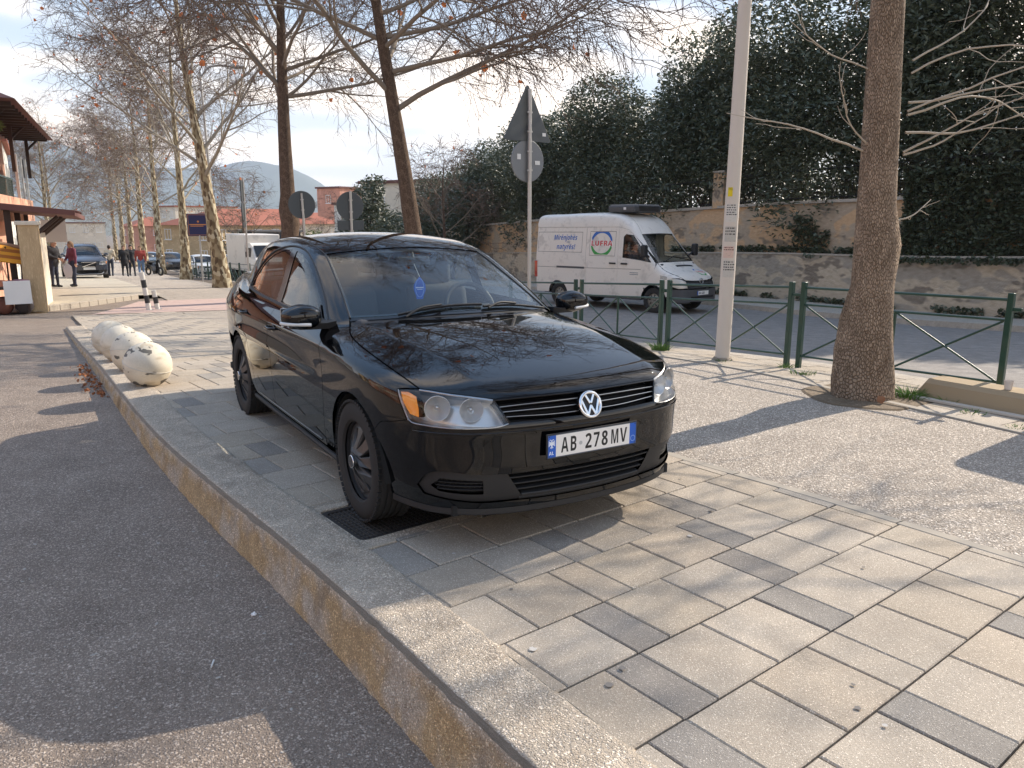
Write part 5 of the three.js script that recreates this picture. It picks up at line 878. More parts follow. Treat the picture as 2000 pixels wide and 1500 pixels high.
// concrete balls in a row on the kerb, white paint flaking
{
  const n = 256, mk = (seed, amt) => { const c = cells(n, 60, seed), r = rng(seed); return noiseTex(n, (u, v) => { const w = tn(u, v, 6, seed) + 0.6 * tn(u, v, 14, seed + 1) + 0.35 * tn(u, v, 30, seed + 2), low = amt - 0.16 + 0.9 * Math.max(0, 0.36 - v) ; const f = w > 0.62 - low; const d = tn(u, v, 8, 9) * 10 + (r() - 0.5) * 8; return f ? [104 + d, 100 + d, 92 + d] : [214 + d * 2 - 22 * sstep(0.1, 0.5, tn(u, v, 5, seed + 7) + 0.5 * tn(u, v, 17, seed + 8)), 204 + d * 2 - 26 * sstep(0.1, 0.5, tn(u, v, 5, seed + 7) + 0.5 * tn(u, v, 17, seed + 8)), 184 + d * 2 - 30 * sstep(0.1, 0.5, tn(u, v, 5, seed + 7) + 0.5 * tn(u, v, 17, seed + 8))]; }); };
  const pos = [[-1.385, -4.2], [-1.42, -5.1], [-1.46, -6.0], [-1.5, -6.9]], lab = ['nearest chipped white concrete ball of the kerb row', 'second white concrete ball from the saloon car', 'third white concrete ball from the saloon car', 'farthest white concrete ball of the kerb row'];
  pos.forEach(([x, z], i) => { const t = thing('concrete_ball', lab[i], 'bollard', [x, hgt(x, z), z], i * 1.7 + 0.5, 'white concrete ball bollards on the kerb'); const g = new THREE.SphereGeometry(0.215, 48, 32), p = g.attributes.position; for (let k = 0; k < p.count; k++) { const f = 1 + 0.012 * fbm(p.getX(k) * 6, p.getY(k) * 6, p.getZ(k) * 6 + i, 3); p.setXYZ(k, p.getX(k) * f, Math.max(p.getY(k) * f, -0.2), p.getZ(k) * f); } g.computeVertexNormals(); g.translate(0, 0.205, 0); mesh('ball', g, std(0xffffff, 0.75, 0, { map: mk(40 + i, [0.38, 0.32, 0.2, 0.14][i]) }), t); mesh('seam', at(new THREE.TorusGeometry(0.2165, 0.003, 6, 60), 0, 0.205, 0, Math.PI / 2 + 0.3, 0.4), std([0.6, 0.57, 0.5], 0.8), t); mesh('foot', at(new THREE.CylinderGeometry(0.1, 0.12, 0.03, 20), 0, 0.01, 0), G.kerb, t); });
}
// black and white bollards at the crossing
for (const [x, z, h, lean, label] of [[0.13, -18.07, 0.98, 0.1, 'tall leaning black and white striped steel bollard'], [0.36, -18.3, 0.5, 0.12, 'short black and white striped bollard stump']]) {
  const t = thing('striped_bollard', label, 'bollard', [x, hgt(x, z), z], 0, 'striped bollards at the crossing'), n = h > 0.7 ? 5 : 3; t.rotation.z = lean;
  for (let i = 0; i < n; i++) mesh('band', bar([0, (i * h) / n, 0], [0, ((i + 1) * h) / n - 0.001, 0], 0.06, 0.06, 18), std(i % 2 ? [0.02, 0.022, 0.025] : [0.62, 0.6, 0.55], 0.5), t); mesh('base_plate', rbox(0.2, 0.02, 0.2, 0.005, 0, 0.008, 0), M.galv, t);
}
// cast concrete foot and the plank at the tree
{
  const t = thing('concrete_sign_foot', 'long yellowish concrete foot lying beside the tree at the right edge', 'concrete block', [4.72, 0, 0.5], 0.06);
  const ring = []; for (let i = 0; i <= 24; i++) { const z = lerp(-0.78, 0.9, i / 24), e = Math.min(1, Math.min(z + 0.78, 0.9 - z) / 0.06 + 0.2), w = 0.19 * (0.75 + 0.25 * Math.sqrt(e)), h = 0.175 * Math.sqrt(e), j = 0.008 * fbm(z * 6, 1, 2, 3); ring.push([V(-w - 0.02 + j, 0, z), V(-w + 0.02 + j, h * 0.8, z), V(-w + 0.07, h, z), V(w - 0.07, h + j, z), V(w - 0.02, h * 0.8, z), V(w + 0.02, 0, z)]); }
  const m = G.kerb.clone(); m.color.setRGB(1, 0.92, 0.74); mesh('block', loft(ring), m, t);
  const p = thing('wooden_plank', 'thin whitewashed plank lying along the yellowish concrete foot', 'plank', [4.43, 0.02, 0.35], 0.05); mesh('board', rbox(0.07, 0.022, 1.5, 0.004, 0, 0.0, 0), std([0.52, 0.47, 0.4], 0.8), p);
  const c = thing('plastic_cup', 'crumpled clear plastic cup on the yellowish concrete foot', 'cup', [4.66, 0.178, 0.42]); mesh('cup', at(new THREE.CylinderGeometry(0.036, 0.028, 0.075, 18, 3, true), 0, 0.038, 0, 0, 0, 0), std([0.6, 0.55, 0.5], 0.5, 0, { side: THREE.DoubleSide }), c);
  const cab = thing('added_shadow_caster', 'grey cabinet-shaped block added unseen past the right edge to cast a shadow', 'cabinet', [5.15, 0.01, 1.5]); mesh('body', rbox(0.36, 1.38, 1.5, 0.12, 0, 0.75, 0, 4), M.poleGrey, cab); mesh('plinth', rbox(0.4, 0.12, 1.54, 0.01, 0, 0.06, 0), G.strip, cab); mesh('door', rbox(0.01, 1.0, 1.2, 0.004, -0.182, 0.75, 0), M.poleGrey, cab);  // invented cabinet shape, placed out of view to cast the right-hand shadow
}
// grass tufts at the tree foot, posts and joints
{
  const r = rng(91), blade = new Wood(), tuft = (x, z, n, h, s) => { for (let i = 0; i < n; i++) { const a = r() * 6.28, d = r() * s, p = V(x + Math.cos(a) * d, hgt(x, z) - 0.01, z + Math.sin(a) * d), l = h * (0.5 + r()), q = V(Math.cos(a) * 0.5 + (r() - 0.5) * 0.6, 1, Math.sin(a) * 0.5 + (r() - 0.5) * 0.6); blade.tube([p, p.clone().addScaledVector(q, l * 0.5), p.clone().addScaledVector(q, l * 0.8).add(V(q.x * l * 0.4, 0, q.z * l * 0.4))], [0.0035, 0.003, 0.0008], 3); } };
  tuft(4.38, -0.25, 160, 0.1, 0.12); tuft(4.5, 0.0, 60, 0.06, 0.1); tuft(4.78, -4.0, 140, 0.12, 0.1); tuft(4.72, -1.9, 50, 0.06, 0.08); tuft(4.5, -1.5, 70, 0.05, 0.12); tuft(4.55, -2.7, 40, 0.05, 0.1); tuft(4.3, 0.35, 40, 0.04, 0.1); tuft(-0.98, 0.36, 60, 0.02, 0.03); tuft(4.1, 0.8, 40, 0.035, 0.1);
  for (const [x, z] of [[1.55, 1.95], [1.6, 2.1], [0.9, 2.2], [0.35, 2.5], [-0.45, 2.55], [1.5, 1.2], [1.0, 1.95]]) tuft(x, z, 22, 0.012, 0.05);
  const g = mesh('grass_tufts', blade.geo(), std([0.1, 0.2, 0.035], 0.8)); g.userData.kind = 'stuff'; tag(g, 'small green grass tufts at the tree foot and between slabs', 'grass');
}
// litter on the side road
{
  const r = rng(17);
  const p = thing('paper_scrap', 'crumpled white paper scrap on the road near the kerb', 'litter', [-1.48, hgt(-1.48, 0.3) - roadDrop(0.3) + 0.006, 0.3]); const g = new THREE.IcosahedronGeometry(0.014, 1), q = g.attributes.position; for (let i = 0; i < q.count; i++) q.setY(i, q.getY(i) * (0.5 + 0.4 * Math.sin(q.getX(i) * 400))); g.computeVertexNormals(); mesh('paper', g, std([0.75, 0.74, 0.72], 0.9), p);
  const butt = thing('cigarette_end', 'white cigarette end lying on the road', 'litter', [-1.72, hgt(-1.72, 0.62) - roadDrop(0.62) + 0.005, 0.62], 1.2); mesh('paper_roll', bar([-0.025, 0, 0], [0.025, 0, 0], 0.004), std([0.7, 0.68, 0.64], 0.9), butt);
  const s = [], st = []; for (let i = 0; i < 110; i++) { const z = 1.9 - r() * 5, x = L.kerbOut(z) - 0.12 - Math.pow(r(), 1.3) * 1.2, y = hgt(x, z) - roadDrop(z), g2 = new THREE.IcosahedronGeometry(0.003 + r() * r() * 0.008, 0); g2.scale(1, 0.4, 1 + r()); g2.rotateY(r() * 6); g2.translate(x, y + 0.002, z); s.push(g2); }
  const m = mesh('grit', s, std([0.4, 0.37, 0.33], 0.95)); m.userData.kind = 'stuff'; tag(m, 'scattered pale grit and chips on the road by the kerb', 'grit');
  const lv = []; for (let i = 0; i < 150; i++) { const z = -4.4 - r() * 2.2, x = L.kerbOut(z) - 0.06 - r() * r() * 0.22; lv.push([V(x, hgt(x, z) - roadDrop(z) + 0.004 + 0.012 * r(), z), r]); } const lm = mesh('fallen_leaves', leafQuads(lv, 0.034), std([0.3, 0.12, 0.05], 0.9, 0, { side: THREE.DoubleSide })); lm.userData.kind = 'stuff'; tag(lm, 'drift of brown fallen leaves against the kerb below the balls', 'leaves');
  const one = thing('dead_leaf', 'single curled brown leaf on the cycle path below the tree', 'leaf', [3.9, 0.03, -0.25]); mesh('leaf', leafQuads([[V(0, 0, 0), rng(4)]], 0.1), std([0.3, 0.14, 0.07], 0.9, 0, { side: THREE.DoubleSide }), one);
}

{ // trodden gum on the slabs
  const r = rng(19), dark = [], pale = []; for (let i = 0; i < 16; i++) { const z = 2.6 - r() * 3.4, x = lerp(-0.8, 1.45, r()), g = new THREE.CircleGeometry(0.007 + r() * 0.008, 12), p = g.attributes.position; for (let k = 1; k < p.count; k++) { const f = 0.8 + 0.4 * r(); p.setXY(k, p.getX(k) * f, p.getY(k) * f); } g.rotateX(-Math.PI / 2); g.translate(x, 0.0178, z); (r() < 0.7 ? dark : pale).push(g); }
  for (const [l, c, n] of [[dark, [0.2, 0.18, 0.16], 'dark'], [pale, [0.5, 0.47, 0.43], 'pale']]) { const m = mesh('gum_spots', l, std(c, 0.9)); m.userData.kind = 'stuff'; tag(m, n + ' flattened gum spots scattered over the near slabs', 'gum'); }
}

{ // earth round the foot of the near tree
  const g = new THREE.CylinderGeometry(0.5, 0.62, 0.06, 40, 1), p = g.attributes.position; for (let i = 0; i < p.count; i++) { const a = Math.atan2(p.getZ(i), p.getX(i)), f = 1 + 0.18 * fbm(Math.cos(a) * 1.6, Math.sin(a) * 1.6, 2, 3); p.setX(i, p.getX(i) * f); p.setZ(i, p.getZ(i) * f); } g.computeVertexNormals(); g.translate(4.1, -0.018, -0.5); struct('tree_pit_earth', g, G.earth);
}
// ---------------------------------------------------------------- retaining wall, railing and the evergreens above the far pavement
L.wall = (z) => L.roadFar(z) + 2.6;
{
  const r = rng(70), plaster = (seed, base, alt, amt) => { const n = 1024, q = rng(seed); const map = noiseTex(n, (u, v) => { const a = tn(u, v, 3, seed) + 0.7 * tn(u, v, 7, seed + 1) + 0.5 * tn(u, v, 17, seed + 2), b = tn(u, v, 5, seed + 4) + 0.6 * tn(u, v, 13, seed + 5) + 0.5 * tn(u, v, 31, seed + 6), k = sstep(amt, amt + 0.2, a), d = sstep(0.15, 0.5, b), g = (q() - 0.5) * 18 + tn(u, v, 40, 3) * 14; return [0, 1, 2].map((c) => lerp(lerp(base[c], alt[c], k), [116, 106, 94][c], d * 0.8) + g); }), bump = noiseTex(512, (u, v) => [128 + 90 * tn(u, v, 20, seed) + 60 * tn(u, v, 50, seed + 9)], false); map.repeat.set(0.16, 0.3); bump.repeat.set(0.5, 0.8); return std(0xffffff, 0.95, 0, { map, bumpMap: bump, bumpScale: 0.02 }); };
  const low = plaster(71, [186, 170, 148], [158, 148, 134], -0.05), up = plaster(72, [196, 162, 126], [172, 154, 132], -0.08);
  const seg = (name, x, off, y0, y1, th, mat, label, zA = 9, zB = -60) => { const ring = []; for (let i = 0; i <= 70; i++) { const z = lerp(zA, zB, i / 70), X = L.wall(z) + off, h = hgt(17, z), e = 0.02 * fbm(z * 2, 1, 1, 3); ring.push([V(X, h + y0, z), V(X, h + y1 + e, z), V(X + th, h + y1 + e, z), V(X + th, h + y0, z)]); } const g = loft(ring); const p = g.attributes.position, uv = g.attributes.uv; for (let i = 0; i < p.count; i++) uv.setXY(i, p.getZ(i), p.getY(i)); return mesh(name, g, mat, label); };
  const w = thing('retaining_wall', 'stained ochre retaining wall in two tiers across the road', 'wall');
  seg('lower_tier', 0, 0, -0.4, 1.38, 0.6, low, w); seg('upper_tier', 0, 0.28, 1.3, 2.9, 0.35, up, w); seg('coping', 0, 0.2, 2.9, 2.99, 0.5, G.strip, w); seg('ledge', 0, -0.03, 1.38, 1.43, 0.4, G.strip, w);
  // brick-sized gate pillar and railing above the wall
  const pz = -16.2, px = L.wall(pz) + 0.45, gp = thing('gate_pillar', 'plastered square pillar on the retaining wall above the van', 'pillar', [px, hgt(17, pz) + 2.9, pz]); mesh('shaft', rbox(0.5, 1.2, 0.5, 0.02, 0, 0.6, 0), up, gp); mesh('cap', rbox(0.58, 0.08, 0.58, 0.02, 0, 1.22, 0), G.strip, gp);
  const rl = thing('iron_railing', 'dark iron railing along the top of the retaining wall', 'railing', [0, 0, 0]); const iron = std([0.03, 0.03, 0.032], 0.6, 0.4);
  const tp = [], lw = []; for (let i = 0; i <= 40; i++) { const z = lerp(0, -30, i / 40), x = L.wall(z) + 0.45, h = hgt(17, z) + 2.95; tp.push(V(x, h + 0.95, z)); lw.push(V(x, h + 0.12, z)); } mesh('top_rail', tube(tp, 0.02, 80, 6), iron, rl); mesh('bottom_rail', tube(lw, 0.02, 80, 6), iron, rl);
  for (let i = 0; i < 220; i++) { const z = -0.1 - i * 0.135, x = L.wall(z) + 0.45, h = hgt(17, z) + 2.95; mesh('baluster', bar([x, h, z], [x, h + 1.05, z], 0.009, 0.007, 5), iron, rl); }
}
// leaves: one mesh of small pointed blades
function foliage(seed, blobs, count, size, aspect = 0.36) {
  const r = rng(seed), pos = [], idx = [], nor = [], tot = blobs.reduce((s, b) => s + b[3] * b[4] + b[3] * b[5] + b[4] * b[5], 0);
  for (const [bx, by, bz, rx, ry, rz] of blobs) {
    const n = Math.round((count * (rx * ry + rx * rz + ry * rz)) / tot);
    for (let i = 0; i < n; i++) {
      const y = r() * 2 - 1, a = r() * 6.283, s = Math.sqrt(1 - y * y), d = V(s * Math.cos(a), y, s * Math.sin(a)), k = 0.55 + 0.53 * Math.pow(r(), 0.55) + 0.34 * fbm(d.x * 2.2 + bx, d.y * 2.2 + by, d.z * 2.2 + bz, 3), c = V(bx + d.x * rx * k, by + d.y * ry * k, bz + d.z * rz * k);
      const q = new THREE.Quaternion().setFromEuler(new THREE.Euler((r() - 0.5) * 2.6, r() * 6.3, (r() - 0.5) * 2.6)), L2 = size * (0.6 + 0.8 * r()), w = L2 * aspect, j = pos.length / 3;
      for (const v of [[0, 0, 0], [w / 2, 0.012 * 0, L2 * 0.45], [0, -L2 * 0.12, L2], [-w / 2, 0, L2 * 0.45]]) { const p = V(...v).applyQuaternion(q).add(c); pos.push(p.x, p.y, p.z); }
      idx.push(j, j + 1, j + 2, j, j + 2, j + 3);
    }
  }
  return geoFrom(pos, null, null, idx);
}
M.evergreen = phy([0.1, 0.12, 0.07], 0.5, { transmission: 0.3, thickness: 0, side: THREE.DoubleSide }); M.evergreenLight = phy([0.13, 0.17, 0.04], 0.6, { transmission: 0.3, thickness: 0, side: THREE.DoubleSide }); M.stem = std([0.09, 0.07, 0.055], 0.95);
function shrubTree(name, label, cat, x, y, z, blobs, count, size, mat, seed, group) {
  const t = thing(name, label, cat, [x, y, z], 0, group), r = rng(seed); mesh('crown', foliage(seed, blobs, count, size), mat, t).userData.kind = 'stuff';
  const w = new Wood(); for (let i = 0; i < 7; i++) { const b = blobs[i % blobs.length]; w.tube([V((r() - 0.5) * 1.2, -0.3, (r() - 0.5) * 2), V(b[0] * 0.5 + (r() - 0.5), b[1] * 0.5, b[2] * 0.5 + (r() - 0.5)), V(b[0], b[1], b[2])], [0.09, 0.06, 0.03], 6); } mesh('trunk', w.geo(), M.stem, t).userData.kind = 'stuff'; return t;
}
{ // tops follow the outline in the picture: high over the near end, falling away with the street
  const r = rng(73), lab = ['dense evergreen above the wall behind the near tree trunk', 'dense evergreen above the wall right of the lamp post', 'tall evergreen above the wall left of the lamp post', 'rounded evergreen above the wall over the van front', 'rounded evergreen above the wall over the van rear', 'evergreen beside the triangular sign back', 'lower evergreen left of the triangular sign', 'last low evergreen next to the leaning trunk', 'evergreen above the wall at the right edge'];
  const spec = [[-7.4, 8.4], [-11, 8.1], [-15.2, 7.7], [-19.6, 7.3], [-24.2, 6.9], [-29.5, 6.0], [-36, 4.9], [-45, 4.2], [-3.4, 4.8]];
  spec.forEach(([z, top], i) => {
    const x = L.wall(z) + 2.2, y = hgt(17, z) + 2.7, blobs = []; const n = 14;
    for (let k = 0; k < n; k++) { const a = r(), q = r(); blobs.push([(q - 0.5) * 1.6 - 0.4, top * (0.05 + 0.72 * (k / n)) + (r() - 0.5) * 0.5, ((k % 3) - 1) * 1.5 + (a - 0.5) * 1.6, 1.2 + r() * 0.6, 1.1 + r() * 0.6, 1.3 + r() * 0.8]); }
    shrubTree('evergreen_tree', lab[i], 'tree', x, y, z, blobs, 42000, 0.175, M.evergreen, 200 + i, 'evergreens above the retaining wall');
  });
  // pale yellow-green bamboo-like tops and creepers down the wall
  for (const [z, y, label] of [[-10.2, 6.0, 'yellow-green bamboo tuft topping the evergreens left of the near trunk'], [-6.0, 6.4, 'yellow-green bamboo tuft topping the evergreens behind the near trunk'], [-18.6, 5.4, 'yellow-green bamboo tuft beside the lamp post top']]) shrubTree('bamboo_clump', label, 'plant', L.wall(z) + 2.6, hgt(17, z) + 2.7, z, [[0, y - 1, 0, 0.7, 0.9, 0.9], [0.2, y - 0.4, 0.5, 0.5, 0.8, 0.5], [-0.2, y - 0.5, -0.6, 0.5, 0.8, 0.5]], 2600, 0.26, M.evergreenLight, 300 + Math.round(-z), 'bamboo above the wall');
  const ivy = (name, label, z0, z1, y0, y1, n, seed) => { const q = rng(seed), pos = [], idx = []; for (let i = 0; i < n; i++) { const z = lerp(z0, z1, q()), yy = lerp(y0, y1, Math.pow(q(), 0.8)), m = fbm(z * 0.9, yy * 0.9, seed, 3); if (m < (n > 12000 ? -0.3 : -0.06)) continue; const x = L.wall(z) + (yy > 1.4 ? 0.26 : -0.02) - q() * 0.16, h = hgt(17, z) + yy, e = new THREE.Quaternion().setFromEuler(new THREE.Euler((q() - 0.5) * 2, q() * 6.3, (q() - 0.5) * 2)), s = 0.07 + 0.07 * q(), j = pos.length / 3; for (const v of [[0, 0, 0], [s * 0.5, 0, s * 0.5], [0, -0.02, s], [-s * 0.5, 0, s * 0.5]]) { const p = V(...v).applyQuaternion(e).add(V(x, h, z)); pos.push(p.x, p.y, p.z); } idx.push(j, j + 1, j + 2, j, j + 2, j + 3); } const m = mesh(name, geoFrom(pos, null, null, idx), M.evergreen); m.userData.kind = 'stuff'; tag(m, label, 'creeper'); };
  ivy('wall_ivy', 'thick ivy hanging over the upper wall right of the near trunk', -3.4, -9.2, 1.25, 3.6, 20000, 81); ivy('wall_creeper', 'thin creeper on the ochre wall beside the lamp post', -11.5, -12.8, 1.3, 2.6, 900, 84); ivy('wall_creeper', 'dark tuft of creeper on the wall left of the near trunk', -9.6, -10.6, 1.35, 2.2, 900, 87); ivy('wall_foot_weeds', 'green weeds growing along the foot of the wall', 0, -22, -0.02, 0.16, 2600, 90); ivy('ledge_weeds', 'green weeds growing on the ledge of the wall', -3, -20, 1.42, 1.62, 2600, 95);
}
// ---------------------------------------------------------------- the white delivery van
const vanT = spline([[-5.2, 2.4], [-4.7, 2.66], [-4.2, 2.7], [-3, 2.72], [-1.9, 2.71], [-1.35, 2.66], [-0.95, 2.5], [-0.68, 2.26], [-0.5, 2.04], [-0.2, 1.72], [0.12, 1.38], [0.3, 1.24], [0.6, 1.1], [0.82, 0.97], [0.95, 0.82]]);
const vanW = spline([[0.2, 0.9], [0.4, 0.935], [0.7, 0.955], [1.1, 0.962], [1.4, 0.955], [1.8, 0.925], [2.3, 0.88], [2.8, 0.82]]);
const vanZ = spline([[-5, 0.04], [-4.5, 0.0], [-1, 0], [0, 0.01], [0.4, 0.04], [0.7, 0.11], [0.95, 0.22]]);
const vanF = (x, y, z) => { const a = Math.abs(x), side = a - (vanW(y) - vanZ(z)), top = (y - (vanT(z + 0.12 * a * a * sstep(-1.4, -0.6, z)) - 0.06 * a * a)) * 0.8, front = z - (0.93 - 0.14 * a ** 2.5 - 0.25 * Math.max(0, y - 0.75) ** 2), rear = -z - (4.62 - 0.03 * a * a - 0.02 * Math.max(0, y - 1) ** 2); let f = smax(side, front, 0.2); f = smax(f, rear, 0.1); f = smax(f, top, 0.26); return smax(f, 0.3 - y, 0.05); };
M.vanWhite = phy([0.84, 0.81, 0.77], 0.4, { clearcoat: 0.4, clearcoatRoughness: 0.15, map: (() => { const r = rng(66), t = noiseTex(512, (u, v) => { const n = tn(u, v, 4, 1) + 0.7 * tn(u, v, 11, 2) + 0.5 * tn(u, v, 27, 3), k = 246 - 26 * sstep(0.05, 0.7, n) - 10 * r() * r(); return [k, k * 0.985, k * 0.96]; }); t.repeat.set(0.45, 0.45); return t; })() }); M.line = std([0.12, 0.11, 0.1], 0.8); M.clear = phy([0.93, 0.95, 0.94], 0, { transmission: 1, thickness: 0, ior: 1.5 }); M.greyPl = std([0.075, 0.075, 0.078], 0.6);
const van = thing('delivery_van', 'white high-roof delivery van with a green and blue dairy logo on its side', 'van');
{
  const A = 0.2, gF = hgt(12.2, -12.4) - 0.13, gR = hgt(12.2 - 3.55 * Math.sin(A), -12.4 - 3.55 * Math.cos(A)) - 0.13; van.position.set(12.95, gF, -12.65); van.rotation.order = 'YXZ'; van.rotation.y = A; van.rotation.x = -Math.atan2(gF - gR, 3.55);
  const sh = new Shell(vanF), S = (z, y) => sh.side(z, y), C = (l, st, sm) => sh.curve(l, st, sm), rev = (l) => [...l].reverse(), join = (...l) => l.flat(), mir = (p) => V(-p.x, p.y, p.z), mirC = (l) => l.map(mir), D2R = Math.PI / 180, o = { cell: 0.06 };
  const arch = (cz, a0, a1, r = 0.4) => { const l = []; for (let i = 0; i <= 24; i++) { const a = lerp(a0, a1, i / 24) * D2R; l.push(S(cz + Math.cos(a) * r, 0.33 + Math.sin(a) * r)); } return l; };
  const W = 'white', side = [1, 0, 0];
  const seam = 2.3, bot = 0.36;
  const win = C([S(-1.07, 1.47), S(-1.07, 2.03), S(-1.0, 2.1), S(-0.75, 2.07), S(-0.6, 1.9), S(-0.3, 1.56), S(-0.1, 1.36), S(-0.5, 1.42), S(-1.07, 1.47)], 0.04, false);
  const loop = (l) => C(l.map((p) => (p.isVector3 ? p : S(...p))), 0.06, false), close = (l) => [...l, l[0]];
  const wsS = C([sh.top(-0.8, 0.02), sh.top(-0.76, -0.25), sh.top(-0.72, -0.5), sh.top(-0.68, -0.62)], 0.04), wsT = C([sh.top(-0.68, -0.62), sh.top(-0.3, -0.57), sh.top(0.3, -0.57), sh.top(0.68, -0.62)], 0.05), wsL = C([sh.top(-0.8, 0.02), sh.top(-0.4, 0.11), sh.top(0.4, 0.11), sh.top(0.8, 0.02)], 0.05);
  const hoodS = C([sh.top(-0.8, 0.02), sh.top(-0.81, 0.3), sh.top(-0.74, 0.6), V(-0.62, 0.93, 0.84)], 0.04), hoodF = C([V(-0.62, 0.93, 0.84), sh.front(-0.3, 0.88), sh.front(0.3, 0.88), V(0.62, 0.93, 0.84)], 0.05);
  for (const s of [0, 1]) {
    const fx = (g) => (s ? flipX(g) : g), add = (n, g, m, p = van) => mesh(n, fx(g), m, p);
    const aR = arch(-3.55, 174, 6), aF = arch(0, 174, 6, 0.42);
    add('rear_side_panel', sh.panel(join(loop([[-4.5, bot], aR[0]]), aR, loop([aR[24], [-2.44, bot], [-2.44, seam], [-4.5, seam]]), loop([[-4.5, seam], [-4.5, bot]])), side, o), M.vanWhite);
    const sd = add('sliding_door', sh.panel(loop(close([[-2.44, bot], [-1.25, bot], [-1.25, seam], [-2.44, seam]])), side, o), M.vanWhite);
    const dOut = loop(close([[-1.25, bot], aF[0], ...aF.slice(0, 6), [-0.36, 0.78], [-0.2, 0.95], [-0.02, 1.08], [0.04, 1.24], wsS[1], wsS[2], wsS[3], [-0.9, 2.22], [-1.25, seam]]));
    const k0 = dOut.reduce((b, p, i) => (p.distanceTo(S(-1.25, 1.47)) < dOut[b].distanceTo(S(-1.25, 1.47)) ? i : b), 0), ar = (l) => l.reduce((a, p, i) => { const q = l[(i + 1) % l.length]; return a + p.z * q.y - q.z * p.y; }, 0); let hole = win; if (Math.sign(ar(hole)) === Math.sign(ar(dOut))) hole = rev(win);
    const cd = add('cab_door', sh.panel([...dOut.slice(0, k0 + 1), ...hole, ...dOut.slice(k0)], side, { cell: 0.05, inset: 0.001 }), M.vanWhite);
    add('door_glass', sh.panel(win, side, { offset: 0.012, flange: 0.005, inset: 0.002, cell: 0.08 }), M.clear, cd);
    add('window_seal', ribbon(sh, win, 0.02, 0.012, 0.003, (p, n, t) => n.clone().cross(t).normalize()), M.plastic, cd);
    add('front_wing', sh.panel(join(aF.slice(5), loop([aF[24], [0.5, 0.4], [0.55, 0.66], [0.5, 0.93], sh.snap(V(-0.78, 0.93, 0.66)), V(-0.62, 0.93, 0.84)]), rev(hoodS), loop([hoodS[0], [0.04, 1.24], [-0.02, 1.08], [-0.2, 0.95], [-0.36, 0.78], aF[5]])), [0.9, -0.3, -0.3], o), M.vanWhite);
    add('roof_side', sh.panel(join(loop([[-4.5, seam], [-1.25, seam], [-0.9, 2.22], wsS[3]]), C([wsS[wsS.length - 1], sh.top(-0.6, -0.95), sh.top(-0.58, -1.4), sh.top(-0.58, -4.5)], 0.06), loop([sh.top(-0.58, -4.5), [-4.5, seam]])), [0.8, -0.6, 0], o), M.vanWhite);
    add('sill', ribbon(sh, loop([[-3.13, 0.35], [-0.45, 0.35]]), 0.08, 0.05, 0.004), M.greyPl);
    // dark strips painting the shade of pressed recesses; rail, handles, lamps
    const gl = (l, h = 0.012) => ribbon(sh, loop(l), h, 0.006, 0.002);
    for (const l of [[[-4.45, 2.16], [-2.6, 2.16]], [[-4.45, 1.58], [-2.6, 1.58]], [[-4.45, 1.12], [-0.42, 1.16]], [[-2.3, 2.18], [-1.36, 2.18]], [[-2.3, 1.5], [-1.36, 1.5]]]) add('groove_shade_strip', gl(l), M.line, sd);
    for (const l of [[[-4.45, 2.16], [-4.45, 1.58]], [[-2.6, 2.16], [-2.6, 1.58]], [[-2.3, 2.18], [-2.3, 1.5]], [[-1.36, 2.18], [-1.36, 1.5]]]) add('groove_shade_strip', ribbon(sh, loop(l), 0.01, 0.006, 0.002, V(0, 0, 1)), M.line, sd);
    add('door_rail', gl([[-3.6, 1.14], [-2.48, 1.14]], 0.06), M.greyPl, sd);
    for (const [z, p] of [[-1.42, sd], [-1.0, cd]]) { const q = S(z, 1.3); add('door_handle', at(rbox(0.05, 0.045, 0.22, 0.015), q.x - 0.02, 1.3, z), M.plastic, p); }
    add('side_vents', merge([0.98, 0.95, 0.92].map((y) => gl([[0.22, y + 0.03], [0.42, y]], 0.014))), M.line, cd).userData.kind = 'stuff';
    makeWheel(van, (s ? 1 : -1) * 0.82, 0.33, 0, s ? 1 : -1, { R: 0.345, rim: 0.2, w: 0.22, n: 8, mat: std([0.3, 0.28, 0.24], 0.6, 0.4), simple: true }); makeWheel(van, (s ? 1 : -1) * 0.82, 0.33, -3.55, s ? 1 : -1, { R: 0.345, rim: 0.2, w: 0.22, n: 8, mat: std([0.3, 0.28, 0.24], 0.6, 0.4), simple: true });
    const hl = C([V(-0.62, 0.9, 0.86), sh.snap(V(-0.78, 0.92, 0.66)), S(0.5, 0.94), S(0.56, 0.74), sh.snap(V(-0.78, 0.68, 0.72)), sh.snap(V(-0.6, 0.69, 0.88)), V(-0.62, 0.9, 0.86)], 0.03, false); add('headlamp', sh.panel(hl, [0.6, 0, -0.8], { offset: -0.003, flange: 0.04, cell: 0.04 }), phy([0.55, 0.5, 0.42], 0.08, { clearcoat: 1 }));
    const m = new THREE.Group(); m.name = 'door_mirror'; van.add(m); add('mirror_shell', at(rbox(0.2, 0.34, 0.14, 0.05, 0, 0, 0, 3), -1.16, 1.66, -0.16), M.plastic, m); add('mirror_arm', bar([-0.9, 1.5, -0.2], [-1.1, 1.6, -0.16], 0.025), M.plastic, m);
    add('tail_lamp', at(rbox(0.04, 0.5, 0.14, 0.02), -0.95, 1.05, -4.52), M.red);
  }
  mesh('roof', sh.panel(join(C([sh.top(-0.58, -4.5), sh.top(-0.58, -1.4), sh.top(-0.6, -0.95), wsS[wsS.length - 1]], 0.06), wsT, mirC(C([wsS[wsS.length - 1], sh.top(-0.6, -0.95), sh.top(-0.58, -1.4), sh.top(-0.58, -4.5)], 0.06)), C([sh.top(0.58, -4.5), sh.top(-0.58, -4.5)], 0.1, false)), [0, -1, 0], { cell: 0.07 }), M.vanWhite, van);
